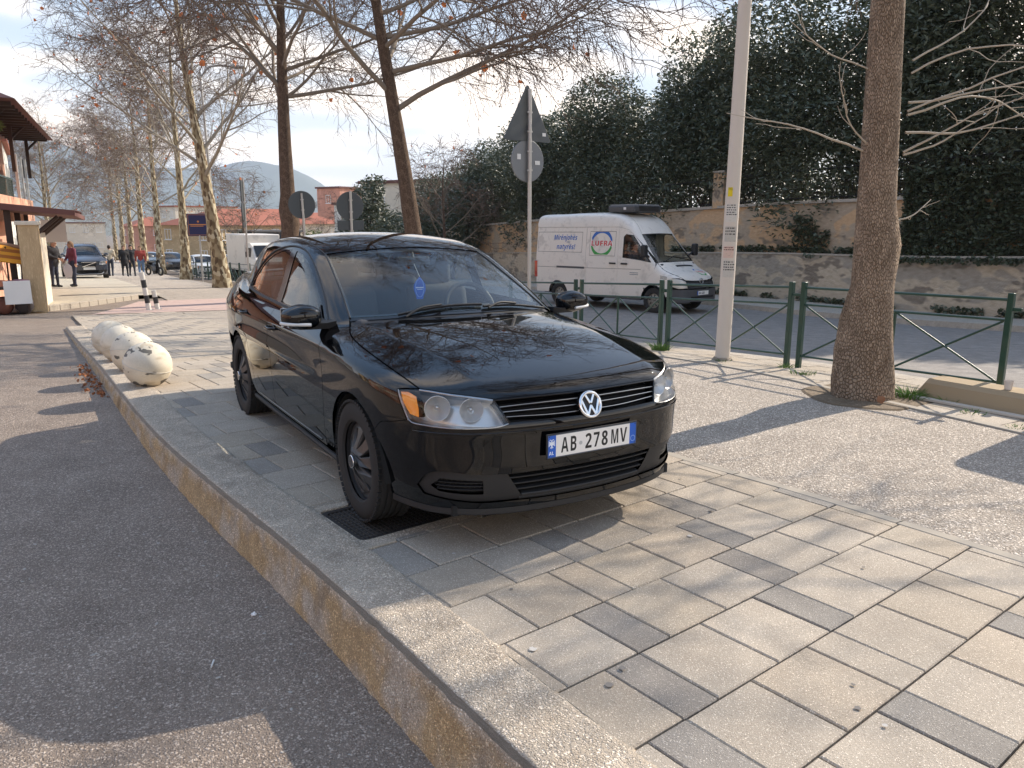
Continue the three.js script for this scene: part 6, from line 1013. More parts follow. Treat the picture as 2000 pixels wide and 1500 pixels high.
  mesh('windscreen', sh.panel(join(wsL, mirC(wsS), rev(wsT), rev(wsS)), [0, -0.7, -0.7], { cell: 0.06, offset: 0.006, inset: 0.01 }), M.glass, van); mesh('windscreen_seal', sh.panel(join(wsL, mirC(wsS), rev(wsT), rev(wsS)), [0, -0.7, -0.7], { cell: 0.3, offset: 0.02, flange: 0.01, inset: -0.003 }).clone(), M.glass, van).visible = true;
  van.remove(van.children.find((c) => c.name === 'windscreen_seal'));
  for (const [l, up] of [[wsL, V(0, 0.6, -0.8)], [wsT, V(0, 0.6, -0.8)]]) mesh('windscreen_seal', ribbon(sh, l, 0.035, 0.012, 0.004, up), M.plastic, van);
  mesh('bonnet', sh.panel(join(wsL, mirC(hoodS), rev(hoodF), rev(hoodS)), [0, -0.9, -0.4], o), M.vanWhite, van);
  mesh('bonnet_vent', sh.panel(C([sh.top(-0.3, 0.24), sh.top(0.45, 0.24), sh.top(0.45, 0.3), sh.top(-0.3, 0.3), sh.top(-0.3, 0.24)], 0.05, false), [0, -1, 0], { offset: -0.004, flange: 0.02, inset: 0 }), M.plastic, van);
  const fr = (x, y) => sh.front(x, y);
  mesh('grille', sh.panel(C([V(-0.6, 0.9, 0.86), fr(-0.3, 0.87), fr(0.3, 0.87), V(0.6, 0.9, 0.86), fr(0.58, 0.66), fr(-0.58, 0.66), V(-0.6, 0.9, 0.86)], 0.05, false), [0, 0, -1], o), M.plastic, van); for (const y of [0.7, 0.75, 0.8]) mesh('grille_bar', ribbon(sh, C([fr(-0.56, y), fr(0, y), fr(0.56, y)], 0.08), 0.018, 0.02, 0.012), M.greyPl, van);
  mesh('emblem', at(new THREE.TorusGeometry(0.075, 0.01, 8, 32), 0, 0.86, fr(0, 0.86).z + 0.015, -0.2), M.steel, van);
  mesh('front_bumper', sh.panel(C([S(0.43, 0.32), S(0.45, 0.66), sh.snap(V(-0.8, 0.66, 0.68)), fr(-0.5, 0.65), fr(0.5, 0.65), mir(sh.snap(V(-0.8, 0.66, 0.68))), mir(S(0.45, 0.66)), mir(S(0.43, 0.32)), mir(sh.snap(V(-0.8, 0.33, 0.66))), fr(0.5, 0.33), fr(-0.5, 0.33), sh.snap(V(-0.8, 0.33, 0.66)), S(0.43, 0.32)], 0.05, false), [0, 0, -1], { cyl: { z: 0, R: 0.9 }, offset: -0.02, flange: 0.06 }), M.greyPl, van);
  mesh('bumper_slot', rbox(1.0, 0.05, 0.03, 0.01, 0, 0.44, fr(0, 0.44).z + 0.012), M.under, van);
  const pt = canvasTex(512, 110, (c, w, h) => { c.fillStyle = '#e8e6e0'; c.fillRect(0, 0, w, h); c.fillStyle = '#2a5fb8'; c.fillRect(0, 0, 42, h); c.fillStyle = '#1c1c1c'; c.font = 'bold 84px sans-serif'; c.fillText('AA 620', 62, 86); }); mesh('number_plate', at(new THREE.PlaneGeometry(0.52, 0.11), 0.0, 0.55, fr(0, 0.55).z + 0.03), std(0xffffff, 0.5, 0, { map: pt }), van);
  mesh('rear_doors', sh.panel(C([[-0.85, 0.4], [0.85, 0.4], [0.8, 2.25], [0.5, 2.55], [-0.5, 2.55], [-0.8, 2.25], [-0.85, 0.4]].map(([x, y]) => sh.front(x, y, -1)), 0.08, false), [0, 0, 1], { cell: 0.1 }), M.vanWhite, van);
  mesh('floor_pan', [box(1.1, 0.1, 5.3, 0, 0.36, -1.9), box(1.78, 0.1, 2.6, 0, 0.37, -1.78), box(1.7, 0.6, 0.05, 0, 0.62, 0.45)], M.under, van); mesh('bulkhead', box(1.7, 2.1, 0.05, 0, 1.4, -1.35), M.greyPl, van);
  mesh('dashboard', rbox(1.6, 0.35, 0.5, 0.08, 0, 1.15, -0.1), M.plastic, van); for (const x of [-0.45, 0.45]) { const q = new THREE.Group(); q.name = 'seat'; van.add(q); mesh('cushion', rbox(0.5, 0.16, 0.5, 0.05, x, 0.98, -0.85), M.cloth, q); mesh('backrest', at(rbox(0.48, 0.7, 0.14, 0.06), x, 1.38, -1.14, -0.12), M.cloth, q); mesh('headrest', rbox(0.26, 0.16, 0.1, 0.04, x, 1.82, -1.2), M.cloth, q); }
  for (let i = 0; i < 2; i++) { const x0 = -0.5 + i * 0.62; mesh('wiper', tube([sh.top(x0, 0.08).add(V(0, 0.02, 0)), sh.top(x0 + 0.25, 0.05).add(V(0, 0.03, 0)), sh.top(x0 + 0.5, 0.0).add(V(0, 0.02, 0))], 0.012, 8, 5), M.plastic, van); }
  // roof cooling unit
  const u = new THREE.Group(); u.name = 'cooling_unit'; van.add(u); mesh('unit_case', [rbox(1.25, 0.2, 0.95, 0.06, 0, 2.8, -1.45, 3)], M.greyPl, u); for (let i = 0; i < 5; i++) mesh('unit_slat', box(0.9, 0.012, 0.02, 0.05, 2.745 + i * 0.03, -0.97), M.plastic, u); mesh('unit_label', box(0.004, 0.07, 0.09, -0.628, 2.81, -1.3), M.whitePl, u); mesh('unit_lid', rbox(1.15, 0.03, 0.85, 0.01, 0, 2.91, -1.45), std([0.25, 0.25, 0.25], 0.5), u);
  // lettering printed on the panels
  const decal = (z0, z1, y0, y1, W2, H2, draw) => { const g = sh.panel(C([S(z0, y0), S(z1, y0), S(z1, y1), S(z0, y1), S(z0, y0)], 0.1, false), side, { offset: -0.003, flange: 0, inset: 0, cell: 0.2 }), p = g.attributes.position, uv = g.attributes.uv; for (let i = 0; i < p.count; i++) uv.setXY(i, (p.getZ(i) - z0) / (z1 - z0), (p.getY(i) - y0) / (y1 - y0)); return mesh('printed_lettering', g, std(0xffffff, 0.4, 0, { map: canvasTex(W2, H2, draw), transparent: true, alphaTest: 0.5 }), van); };
  const italic = (c, s, x, y, size, w, col, skew = -0.18) => { c.save(); c.translate(x, y); c.transform(1, 0, skew, 1, 0, 0); c.font = `bold ${size}px sans-serif`; const m = c.measureText(s).width; c.scale(w / m, 1); c.fillStyle = col; c.fillText(s, 0, 0); c.restore(); };
  decal(-3.83, -2.72, 1.6, 2.14, 1024, 500, (c, w, h) => { c.clearRect(0, 0, w, h); italic(c, 'Mirënjohës', 60, 190, 190, 880, '#1f63b4'); italic(c, 'ndaj', 560, 270, 70, 130, '#7f93a8'); italic(c, 'natyrës!', 180, 440, 190, 700, '#1f63b4'); });
  const logo = (c, w, h) => { c.clearRect(0, 0, w, h); const crescent = (a0, a1, col, flip) => { c.fillStyle = col; c.beginPath(); c.arc(w / 2, h / 2, w * 0.45, a0, a1); c.arc(w / 2, h / 2 + flip * w * 0.08, w * 0.41, a1, a0, true); c.closePath(); c.fill(); }; crescent(Math.PI * 1.12, Math.PI * 1.93, '#2264b6', 1); crescent(Math.PI * 0.1, Math.PI * 0.93, '#2f9a45', -1); italic(c, 'LUFRA', w * 0.03, h * 0.62, h * 0.33, w * 0.94, '#ffffff', 0); c.save(); c.restore(); italic(c, 'LUFRA', w * 0.05, h * 0.612, h * 0.31, w * 0.9, '#c8202c', 0); };
  decal(-2.31, -1.42, 1.53, 2.17, 640, 470, logo);
  decal(-0.88, -0.45, 0.98, 1.09, 256, 64, (c, w, h) => { c.clearRect(0, 0, w, h); c.fillStyle = '#6d7a86'; for (const y of [10, 38]) for (let x = 50; x < 210; x += 22) c.fillRect(x, y, 17, 12); });
  { const g = sh.panel(C([sh.top(0.1, 0.45), sh.top(0.55, 0.45), sh.top(0.55, 0.75), sh.top(0.1, 0.75), sh.top(0.1, 0.45)], 0.1, false), [0, -1, 0], { offset: -0.003, flange: 0, inset: 0, cell: 0.1 }), p = g.attributes.position, uv = g.attributes.uv; for (let i = 0; i < p.count; i++) uv.setXY(i, (p.getX(i) - 0.1) / 0.45, 1 - (p.getZ(i) - 0.45) / 0.3); mesh('printed_lettering', g, std(0xffffff, 0.4, 0, { map: canvasTex(320, 220, logo), transparent: true, alphaTest: 0.5 }), van); }
}
// ---------------------------------------------------------------- other vehicles
function parkedCopy(name, label, cat, paint, x, z, turn, sc = [1, 1, 1], dy = 0) {
  const c = saloon.clone(); c.name = numbered(name); scene.add(c); const drop = c.children.filter((q) => ['emblem', 'number_plate', 'dashboard', 'rear_view_mirror', 'wiper'].includes(q.name)); for (const q of drop) c.remove(q);
  c.traverse((q) => { if (q.isMesh) { if (q.material === M.paint) q.material = paint; else if (q.material === M.glass) q.material = M.darkGlass; } });
  // the copy turns about its middle
  c.scale.set(...sc); c.rotation.y = turn; const m = V(0, 0, 1.45 * sc[2]).applyAxisAngle(V(0, 1, 0), turn); c.position.set(x + m.x, hgt(x, z) + dy, z + m.z); c.userData = {}; return tag(c, label, cat);
}
{
  const coat = (r, g, b) => phy([r, g, b], 0.4, { clearcoat: 1, clearcoatRoughness: 0.03 });
  const suv = parkedCopy('parked_suv', 'dark blue sport utility car parked on the pavement beyond the crossing', 'car', coat(0.012, 0.018, 0.035), -0.15, -43.2, 0.06, [1.07, 1.2, 0.98], 0.1);
  { // upright grille with a slanted bar, plate, bumper guard
    const g = new THREE.Group(); g.name = 'tall_grille'; suv.add(g); mesh('grille_frame', [box(0.62, 0.02, 0.03, 0, 0.74, 0.875), box(0.46, 0.02, 0.03, 0, 0.55, 0.9)], M.chrome, g).userData.kind = 'stuff'; mesh('grille_mesh', box(0.58, 0.18, 0.01, 0, 0.645, 0.885), M.under, g); const b = box(0.62, 0.025, 0.02); at(b, 0, 0.645, 0.9, 0, 0, 0.3); mesh('slanted_bar', b, M.chrome, g);
    mesh('number_plate', box(0.5, 0.09, 0.01, 0, 0.48, 0.9), M.whitePl, suv); mesh('bumper_guard', tube([[-0.6, 0.32, 0.78], [-0.5, 0.26, 0.84], [0, 0.25, 0.88], [0.5, 0.26, 0.84], [0.6, 0.32, 0.78]], 0.02, 20, 6), M.steel, suv); for (const s of [-1, 1]) mesh('roof_rail', tube([[s * 0.6, 1.37, -1.3], [s * 0.62, 1.45, -1.6], [s * 0.6, 1.44, -2.4], [s * 0.56, 1.37, -2.7]], 0.016, 16, 6), M.steel, suv);
  }
  parkedCopy('oncoming_car', 'small white car on the street between two tree trunks', 'car', coat(0.62, 0.62, 0.6), 7.2, -52, 0.1, [0.95, 0.98, 0.85], -0.13);
  parkedCopy('oncoming_car', 'dark blue saloon car on the street right of the mottled tree', 'car', coat(0.015, 0.02, 0.035), 8.0, -46.5, 0.1, [1, 1, 1], -0.13);
  parkedCopy('oncoming_car', 'dark car on the street seen between the second and third pale trunks', 'car', coat(0.02, 0.02, 0.022), 7.2, -66, 0.08, [1, 1.05, 1], -0.13);
  parkedCopy('oncoming_car', 'grey-blue car farthest down the street', 'car', coat(0.12, 0.16, 0.2), 7.0, -78, 0.06, [1, 1, 1], -0.13);
  // white box van down the street
  const bx = 8.6, bz = -40.5, t = thing('white_box_van', 'white box van parked down the street behind the saloon car roof', 'van', [bx, hgt(bx, bz) - 0.13, bz], 0.08);
  mesh('cargo_box', rbox(2.0, 2.0, 3.4, 0.06, 0, 1.55, -2.2), M.vanWhite, t); const cab = loft([[0.0, 0], [0.35, 0], [0.9, 0.02], [1.25, 0.1], [1.75, 0.12]].map((q, i) => { const z = [-0.5, 0.05, 0.35, 0.8, 1.15][i], hT = [2.1, 2.1, 1.95, 1.35, 1.1][i]; return [V(-0.95, 0.4, z), V(-0.95, 1.2, z), V(-0.85, hT, z), V(0.85, hT, z), V(0.95, 1.2, z), V(0.95, 0.4, z)].map((p) => p.clone()); })); mesh('cab', cab, M.vanWhite, t);
  const ws = box(1.55, 0.72, 0.02); at(ws, 0, 1.68, 0.6, -0.64); mesh('windscreen', ws, M.gloss, t); for (const s of [-1, 1]) { mesh('side_window', box(0.02, 0.5, 0.7, s * 0.93, 1.6, -0.05), M.gloss, t); mesh('headlamp', rbox(0.3, 0.18, 0.06, 0.02, s * 0.7, 0.85, 1.14), M.lens, t); mesh('door_mirror', rbox(0.16, 0.3, 0.1, 0.03, s * 1.12, 1.5, 0.3), M.plastic, t); makeWheel(t, s * 0.85, 0.33, 0.3, s, { simple: true, R: 0.33 }); makeWheel(t, s * 0.85, 0.33, -3, s, { simple: true, R: 0.33 }); } mesh('bumper', rbox(1.9, 0.25, 0.15, 0.04, 0, 0.48, 1.18), M.greyPl, t); mesh('grille', rbox(1.0, 0.2, 0.04, 0.01, 0, 0.88, 1.15), M.plastic, t);
  // parked scooter at the foot of the third pale tree
  const sx = 4.0, sz = -50, s = thing('motor_scooter', 'dark motor scooter parked against a pale tree trunk', 'scooter', [sx, hgt(sx, sz), sz], 0.5);
  for (const z of [0.6, -0.6]) mesh('wheel', at(new THREE.TorusGeometry(0.22, 0.06, 8, 24), 0, 0.28, z, 0, Math.PI / 2), M.rubber, s); mesh('body', loft([[-0.8, 0.72, 0.14], [-0.4, 0.8, 0.16], [-0.1, 0.62, 0.14], [0.1, 0.3, 0.17], [0.3, 0.34, 0.15], [0.42, 0.9, 0.14], [0.5, 1.02, 0.08]].map(([z, y, w]) => [V(-w, y - 0.2, z), V(-w, y, z), V(w, y, z), V(w, y - 0.2, z)])), M.gloss, s); mesh('seat', rbox(0.3, 0.1, 0.6, 0.04, 0, 0.84, -0.45), M.plastic, s); mesh('fork', bar([0, 0.28, 0.6], [0, 1.0, 0.42], 0.03), M.steel, s); mesh('handlebar', bar([-0.32, 1.05, 0.4], [0.32, 1.05, 0.4], 0.018), M.plastic, s); for (const e of [-1, 1]) mesh('mirror', at(new THREE.SphereGeometry(0.06, 12, 8), e * 0.34, 1.22, 0.42), M.steel, s); mesh('headlamp', at(new THREE.SphereGeometry(0.09, 14, 10), 0, 0.95, 0.55), M.lens, s);
}
// ---------------------------------------------------------------- buildings and far country
M.salmon = groundMat(401, [222, 172, 146], 12, { size: 3, bump: 0.002, n: 256, count: 1200, patch: 10 }); M.creamWall = groundMat(402, [216, 206, 188], 10, { size: 3, bump: 0.002, n: 256, count: 1200, patch: 10 }); M.tanWall = groundMat(403, [190, 166, 130], 14, { size: 2, bump: 0.003, n: 256, count: 1500, patch: 12 }); M.roofTile = std([0.3, 0.1, 0.06], 0.85); M.roofBrown = std([0.14, 0.06, 0.05], 0.8); M.darkWood = std([0.05, 0.03, 0.022], 0.7); M.pane = phy([0.03, 0.04, 0.05], 0.05, { clearcoat: 1 }); M.frameWhite = std([0.72, 0.72, 0.7], 0.5); M.whiteWall = groundMat(404, [226, 222, 212], 8, { size: 3, bump: 0.002, n: 256, count: 900, patch: 8 }); M.pinkWall = groundMat(405, [196, 146, 126], 10, { size: 3, bump: 0.002, n: 256, count: 900, patch: 10 });
function windowPart(parent, x, y, z, w, h, turn, frame = M.frameWhite, sill = true) {
  const g = new THREE.Group(); g.name = 'window'; g.position.set(x, y, z); g.rotation.y = turn; parent.add(g); mesh('pane', box(w - 0.1, h - 0.1, 0.02, 0, 0, -0.05), M.pane, g); for (const [bw, bh, bx, by] of [[w, 0.07, 0, h / 2 - 0.035], [w, 0.07, 0, -h / 2 + 0.035], [0.07, h - 0.14, -w / 2 + 0.035, 0], [0.07, h - 0.14, w / 2 - 0.035, 0], [0.05, h - 0.14, 0, 0]]) mesh('frame', box(bw, bh, 0.09, bx, by, 0.0), frame, g); if (sill) mesh('sill', box(w + 0.16, 0.06, 0.2, 0, -h / 2 - 0.03, 0.06), M.frameWhite, g); return g;
}
function roofHip(w, d, h, over = 0.5) { const W = w / 2 + over, D = d / 2 + over, r = Math.max(0, d / 2 - w / 2), pos = [], T = (a, b, c) => pos.push(...a, ...b, ...c), A = [-W, 0, D], B = [W, 0, D], C = [W, 0, -D], E = [-W, 0, -D], p = [0, h, r], q = [0, h, -r]; T(A, B, p); T(B, C, q); T(B, q, p); T(C, E, q); T(E, A, p); T(E, p, q); T(A, E, C); T(A, C, B); return geoFrom(pos, null, null, null); }
// salmon building over the shop, facade along the street
{
  const t = thing('salmon_building', 'salmon-coloured building with timber eaves and glazed balcony at the left edge', 'building', [-3.25, hgt(-3, -24) - 0.42, -24.6], -0.09); // local x towards the street, z along it
  mesh('wall', [box(2.0, 5.5, 9.2, -1.0, 2.75, 0)], M.salmon, t); mesh('rear_wing', box(5.0, 3.0, 7.0, -4.4, 1.5, -1.0), M.creamWall, t); mesh('rear_wing_roof', box(5.4, 0.2, 7.4, -4.4, 3.1, -1.0), M.roofTile, t); mesh('upper_parapet', box(0.35, 1.0, 4.4, 0.18, 4.7, 2.4), M.salmon, t); mesh('balcony_slab', box(0.7, 0.14, 9.0, 0.35, 3.05, 0), M.salmon, t);
  mesh('balcony_glazing', rbox(0.06, 1.5, 2.6, 0.01, 0.62, 4.0, -2.9), phy([0.35, 0.42, 0.48], 0.05, { clearcoat: 1 }), t); for (const z of [-1.6, -2.9, -4.2]) mesh('glazing_bar', box(0.08, 1.55, 0.09, 0.64, 4.0, z), M.frameWhite, t); mesh('balcony_rail', box(0.05, 0.05, 4.0, 0.7, 3.9, 2.3), M.green, t); for (let i = 0; i < 18; i++) mesh('rail_bar', box(0.02, 0.75, 0.02, 0.7, 3.5, 4.2 - i * 0.22), M.green, t);
  mesh('balcony_parapet', box(0.1, 0.7, 9.0, 0.68, 3.4 - 0.35, 0), M.salmon, t); for (const z of [3.2, 0.6]) windowPart(t, 0.02, 4.2, z, 1.2, 1.3, Math.PI / 2);
  for (const z of [-4.3, 0, 4.3]) { mesh('eave_post', box(0.1, 1.5, 0.1, 0.75, 4.9, z), M.darkWood, t); mesh('eave_brace', bar([0.75, 5.1, z], [1.15, 5.55, z - 0.3], 0.04), M.darkWood, t); }
  const rf = new THREE.Group(); rf.name = 'roof'; t.add(rf); const g = roofHip(2.8, 9.8, 1.0, 0.7); g.translate(-0.6, 5.55, 0); mesh('roof_tiles', g, M.roofBrown, rf); for (let i = 0; i < 15; i++) mesh('rafter', box(1.2, 0.1, 0.1, 0.75, 5.5, -4.9 + i * 0.7), M.darkWood, rf);
  const pl = foliage(44, [[0, 0, 0, 0.25, 0.2, 1.2]], 700, 0.12); pl.translate(0.6, 5.2, 3.2); mesh('balcony_plants', pl, M.evergreenLight, t).userData.kind = 'stuff';
}
{ // the shop's canopy, pillar, stall
  const t = thing('shop_canopy', 'brown tiled shop canopy on timber brackets at the left', 'canopy', [-2.4, hgt(-2.4, -22.5), -22.8], -0.06);
  const pos = [], q = (a, b, c, d) => pos.push(...a, ...b, ...c, ...a, ...c, ...d); q([-5, 3.15, 3.2], [-5, 3.15, -3.0], [1.5, 2.42, -3.3], [1.35, 2.55, 3.3]); q([-5, 3.0, 3.2], [1.35, 2.42, 3.3], [1.5, 2.3, -3.3], [-5, 3.0, -3]); q([-5, 3.0, 3.2], [-5, 3.15, 3.2], [1.35, 2.55, 3.3], [1.35, 2.42, 3.3]); q([1.35, 2.42, 3.3], [1.35, 2.55, 3.3], [1.5, 2.42, -3.3], [1.5, 2.3, -3.3]); mesh('canopy_roof', geoFrom(pos, null, null, null), M.roofBrown, t);
  for (let i = 0; i < 16; i++) mesh('tile_roll', bar([-5, 3.18, 3.0 - i * 0.4], [1.42, 2.52, 3.15 - i * 0.42], 0.03, 0.03, 5), M.roofBrown, t);
  for (const z of [-2.9, 0, 2.9]) { mesh('bracket', bar([-0.1, 1.5, z], [0.95, 2.4, z], 0.05), M.darkWood, t); mesh('post', box(0.14, 2.6, 0.14, -0.15, 1.3, z), M.darkWood, t); }
  mesh('shop_front', box(0.1, 2.7, 6.2, -1.2, 1.35, 0), std([0.12, 0.1, 0.09], 0.7), t); for (const z of [-2, 0, 2]) windowPart(t, -1.12, 1.55, z, 1.5, 1.5, Math.PI / 2, M.darkWood, false); mesh('poster', box(0.02, 0.7, 0.5, -0.05, 1.9, -3.4), std([0.5, 0.49, 0.48], 0.7), t); mesh('notice_board', at(box(0.72, 0.72, 0.03), 0.55, 1.95, -3.7), std([0.62, 0.6, 0.58], 0.8), t);
  const px = -2.3, pz = -18.9, p = thing('gate_pier', 'square tan plastered gate pier beside the shop', 'pillar', [px, hgt(px, pz), pz], -0.1); mesh('shaft', rbox(0.42, 2.15, 0.42, 0.02, 0, 1.05, 0), M.tanWall, p); mesh('cap', rbox(0.5, 0.1, 0.5, 0.02, 0, 2.16, 0), M.creamWall, p); mesh('side_wall', box(0.16, 1.9, 2.2, 0.05, 0.95, -1.3), M.creamWall, p);
  const aw = thing('folded_awning', 'orange striped folded awning hanging under the shop canopy', 'awning', [-2.95, hgt(-3, -19.4) + 1.25, -19.4], 0.1); for (let i = 0; i < 5; i++) { const b = box(1.0, 0.03, 0.11); at(b, 0, 0.34 - i * 0.075 + 0, 0.2 + i * 0.09, 0.9, 0, -0.28); mesh('stripe', b, i % 2 ? std([0.4, 0.13, 0.02], 0.8) : std([0.75, 0.33, 0.03], 0.8), aw); } mesh('roller', bar([-0.5, 0.55, 0.1], [0.5, 0.3, 0.1], 0.05), std([0.35, 0.2, 0.12], 0.8), aw); mesh('arm', bar([0.1, 0.35, 0.2], [0.1, -1.25, 0.0], 0.02), M.darkWood, aw);
  const sx = -3.0, sz = -18.6; const st = thing('market_stall', 'low stall with a white panel and goods beside the gate pier', 'stall', [sx, hgt(sx, sz), sz], 0.1); mesh('table', box(1.1, 0.06, 0.7, 0, 0.62, 0), M.darkWood, st); for (const [a, b] of [[-0.5, -0.3], [0.5, -0.3], [-0.5, 0.3], [0.5, 0.3]]) mesh('leg', box(0.05, 0.62, 0.05, a, 0.31, b), M.darkWood, st); mesh('white_panel', at(box(0.55, 0.55, 0.03), 0.3, 0.52, 0.4, -0.1), M.whitePl, st);
  const r = rng(52); for (let i = 0; i < 5; i++) { const c = thing('goods_crate', ['brown goods crate on the stall, leftmost', 'brown goods crate on the stall, second from left', 'brown goods crate on the stall, middle one', 'brown goods crate on the stall, second from right', 'brown goods crate on the stall, nearest the gate pier'][i], 'crate', [sx - 0.45 + i * 0.22, hgt(sx, sz) + 0.65, sz - 0.04 * i], r() * 0.4, 'crates on the stall'); mesh('box', rbox(0.2, 0.1 + 0.06 * r(), 0.4, 0.01, 0, 0.07, 0), std([0.22 + 0.3 * r(), 0.12 + 0.16 * r(), 0.1 + 0.1 * r()], 0.8), c); }
  for (let i = 0; i < 3; i++) { const c = thing('goods_sack', ['dark sack on the ground under the stall, leftmost', 'dark sack on the ground under the stall, middle', 'dark sack on the ground under the stall, right'][i], 'sack', [sx - 0.4 + i * 0.42, hgt(sx, sz), sz + 0.1], 0, 'sacks under the stall'); const g = new THREE.SphereGeometry(0.2, 16, 12); g.scale(1, 1.1, 0.9); g.translate(0, 0.2, 0); const p2 = g.attributes.position; for (let k = 0; k < p2.count; k++) p2.setX(k, p2.getX(k) * (1 + 0.2 * fbm(p2.getY(k) * 9, p2.getZ(k) * 9, i, 2))); g.computeVertexNormals(); mesh('sack', g, std([[0.03, 0.035, 0.05], [0.16, 0.06, 0.04], [0.05, 0.04, 0.04]][i], 0.9), c); }
}
function house(name, label, x, z, w, d, h, turn, wall, roofM, roofH = 1.6, floors = 2, flat = false, y0 = null) {
  const t = thing(name, label, 'building', [x, y0 ?? hgt(x, z) - 0.3, z], turn); mesh('wall', box(w, h, d, 0, h / 2, 0), wall, t); if (flat) { mesh('roof', box(w + 0.4, 0.25, d + 0.4, 0, h + 0.1, 0), roofM, t); } else { const g = roofHip(Math.min(w, d), Math.max(w, d), roofH, 0.5); if (w > d) g.rotateY(Math.PI / 2); g.translate(0, h, 0); mesh('roof', g, roofM, t); mesh('chimney', box(0.5, 1.1, 0.5, w * 0.2, h + roofH * 0.7, 0), wall, t); }
  for (let f = 0; f < floors; f++) { const n = Math.max(1, Math.floor(w / 2.6)); for (let i = 0; i < n; i++) windowPart(t, -w / 2 + (w * (i + 0.5)) / n, (h / floors) * (f + 0.55), d / 2 + 0.01, 1.1, 1.2, 0); const m = Math.max(1, Math.floor(d / 3)); for (const s of [1, -1]) for (let i = 0; i < m; i++) windowPart(t, s * (w / 2 + 0.01), (h / floors) * (f + 0.55), -d / 2 + (d * (i + 0.5)) / m, 1.1, 1.2, (s * Math.PI) / 2); } return t;
}
{
  house('white_house', 'white building with an orange band beyond the salmon building', -5.7, -41, 5.4, 8, 6.4, 0, M.whiteWall, M.roofTile, 1.4, 2, true);
  house('white_house', 'white house set back left of the salmon building, outside the picture', -17, -40, 9, 8, 6, 0.2, M.whiteWall, M.roofTile, 1.8, 2); house('red_roofed_house', 'tan red-roofed house far left, outside the picture', -30, -34, 11, 9, 6.5, 0.3, M.tanWall, M.roofTile, 2, 2); house('far_block', 'cream block behind the salmon building', -14, -60, 14, 10, 9, 0.1, M.creamWall, M.roofBrown, 1, 3, true);
  const H = (u, dep) => { const k = (u - 1000) / 1523; return [-2.165 + dep * (0.5153 + k * 0.857), 3.741 - dep * (0.857 - k * 0.5153)]; }; // bearing and distance from the corner of the street
  const far = [['red_roofed_house', 'wide red-roofed house far down the street left of the edge-on sign', 462, 95, 13, 9, 4.6, 0.5, M.tanWall, M.roofTile], ['red_roofed_house', 'red-roofed house between the edge-on sign and the thick dark trunk', 540, 105, 16, 9, 5.0, 0.4, M.creamWall, M.roofTile], ['red_roofed_house', 'red-roofed house right of the thick dark trunk', 625, 170, 14, 9, 7, 0.3, M.pinkWall, M.roofTile], ['far_house', 'small white house far beyond the round sign backs', 636, 240, 16, 10, 9, 0.2, M.whiteWall, M.roofTile], ['far_block', 'salmon apartment tower left of the plated round sign', 672, 120, 4.5, 5, 10.5, 0.4, M.pinkWall, M.roofBrown, true], ['far_block', 'cream block far down the street between the pale trunks', 395, 150, 12, 9, 9, 0.3, M.creamWall, M.roofTile, true], ['far_block', 'grey block at the far end of the street', 150, 190, 14, 10, 7, 0.1, M.creamWall, M.roofBrown, true], ['far_house', 'pink house far down the street left of the blue board', 330, 170, 14, 8, 6, 0.2, M.pinkWall, M.roofTile], ['far_block', 'white block behind the dark evergreen beyond the car roof', 770, 85, 9, 8, 6.5, 0.5, M.whiteWall, M.roofBrown, true], ['far_block', 'pale block half hidden behind the leaning trunk', 845, 70, 9, 8, 7.5, 0.5, M.creamWall, M.roofBrown, true]];
  for (const [n, l, u, dep, w, d, h, tr, wm, rm, fl] of far) { const [x, z] = H(u, dep); house(n, l, x, z, w, d, h, tr, wm, rm, 1.9, Math.max(2, Math.round(h / 3.2)), !!fl); }
  { const [x, z] = H(775, 60), t = thing('kiosk', 'low flat-roofed dark kiosk seen over the saloon car roof', 'kiosk', [x, hgt(x, z), z], 0.5); mesh('wall', box(7, 2.6, 3, 0, 1.3, 0), std([0.07, 0.065, 0.065], 0.8), t); mesh('roof', box(7.8, 0.16, 3.8, 0, 2.7, 0), M.greyPl, t); mesh('red_sign', box(2.2, 0.6, 0.05, 1.8, 2.1, 1.53), std([0.22, 0.04, 0.04], 0.6), t); mesh('shutter', box(2.4, 1.6, 0.04, -1.6, 1.2, 1.52), std([0.16, 0.15, 0.15], 0.6), t); }
  { const [x, z] = H(528, 62), t = thing('dark_kiosk', 'dark flat-topped kiosk behind the white box van', 'kiosk', [x, hgt(x, z), z], 0.4); mesh('wall', box(4.2, 3.0, 3, 0, 1.5, 0), std([0.05, 0.055, 0.065], 0.8), t); mesh('roof', box(4.6, 0.14, 3.4, 0, 3.06, 0), M.greyPl, t); }
  // greenery far down the street
  const G2 = (u, dep, dy, blobs, n, size, mat, label, seed) => { const [x, z] = H(u, dep); shrubTree('distant_tree', label, 'tree', x, hgt(x, z) + dy, z, blobs, n, size, mat, seed, 'greenery down the street'); };
  G2(730, 48, 0, [[0, 3.2, 0, 1.3, 1.4, 1.3], [-0.3, 4.4, 0, 1.0, 1.1, 1.0], [0.2, 5.3, 0.2, 0.6, 0.7, 0.6], [1.0, 2.4, 0.4, 1.2, 1.3, 1.2], [-1.0, 2.2, 0, 1.2, 1.4, 1.1]], 7000, 0.24, M.evergreen, 'dark upright evergreen right of the plated round sign', 501);
  G2(790, 46, 0, [[0, 2.4, 0, 1.8, 1.4, 1.4], [1.4, 1.9, 0.3, 1.3, 1.2, 1.2]], 4200, 0.22, M.evergreen, 'low dark evergreen left of the leaning trunk', 502);
  G2(655, 75, 0, [[0, 1.6, 0, 2.2, 1.3, 1.8], [2.0, 1.4, 0, 1.6, 1.1, 1.5], [-1.6, 1.9, 0, 1.6, 1.4, 1.4]], 4200, 0.3, M.evergreenLight, 'pale green bush beyond the saloon car roof', 503);
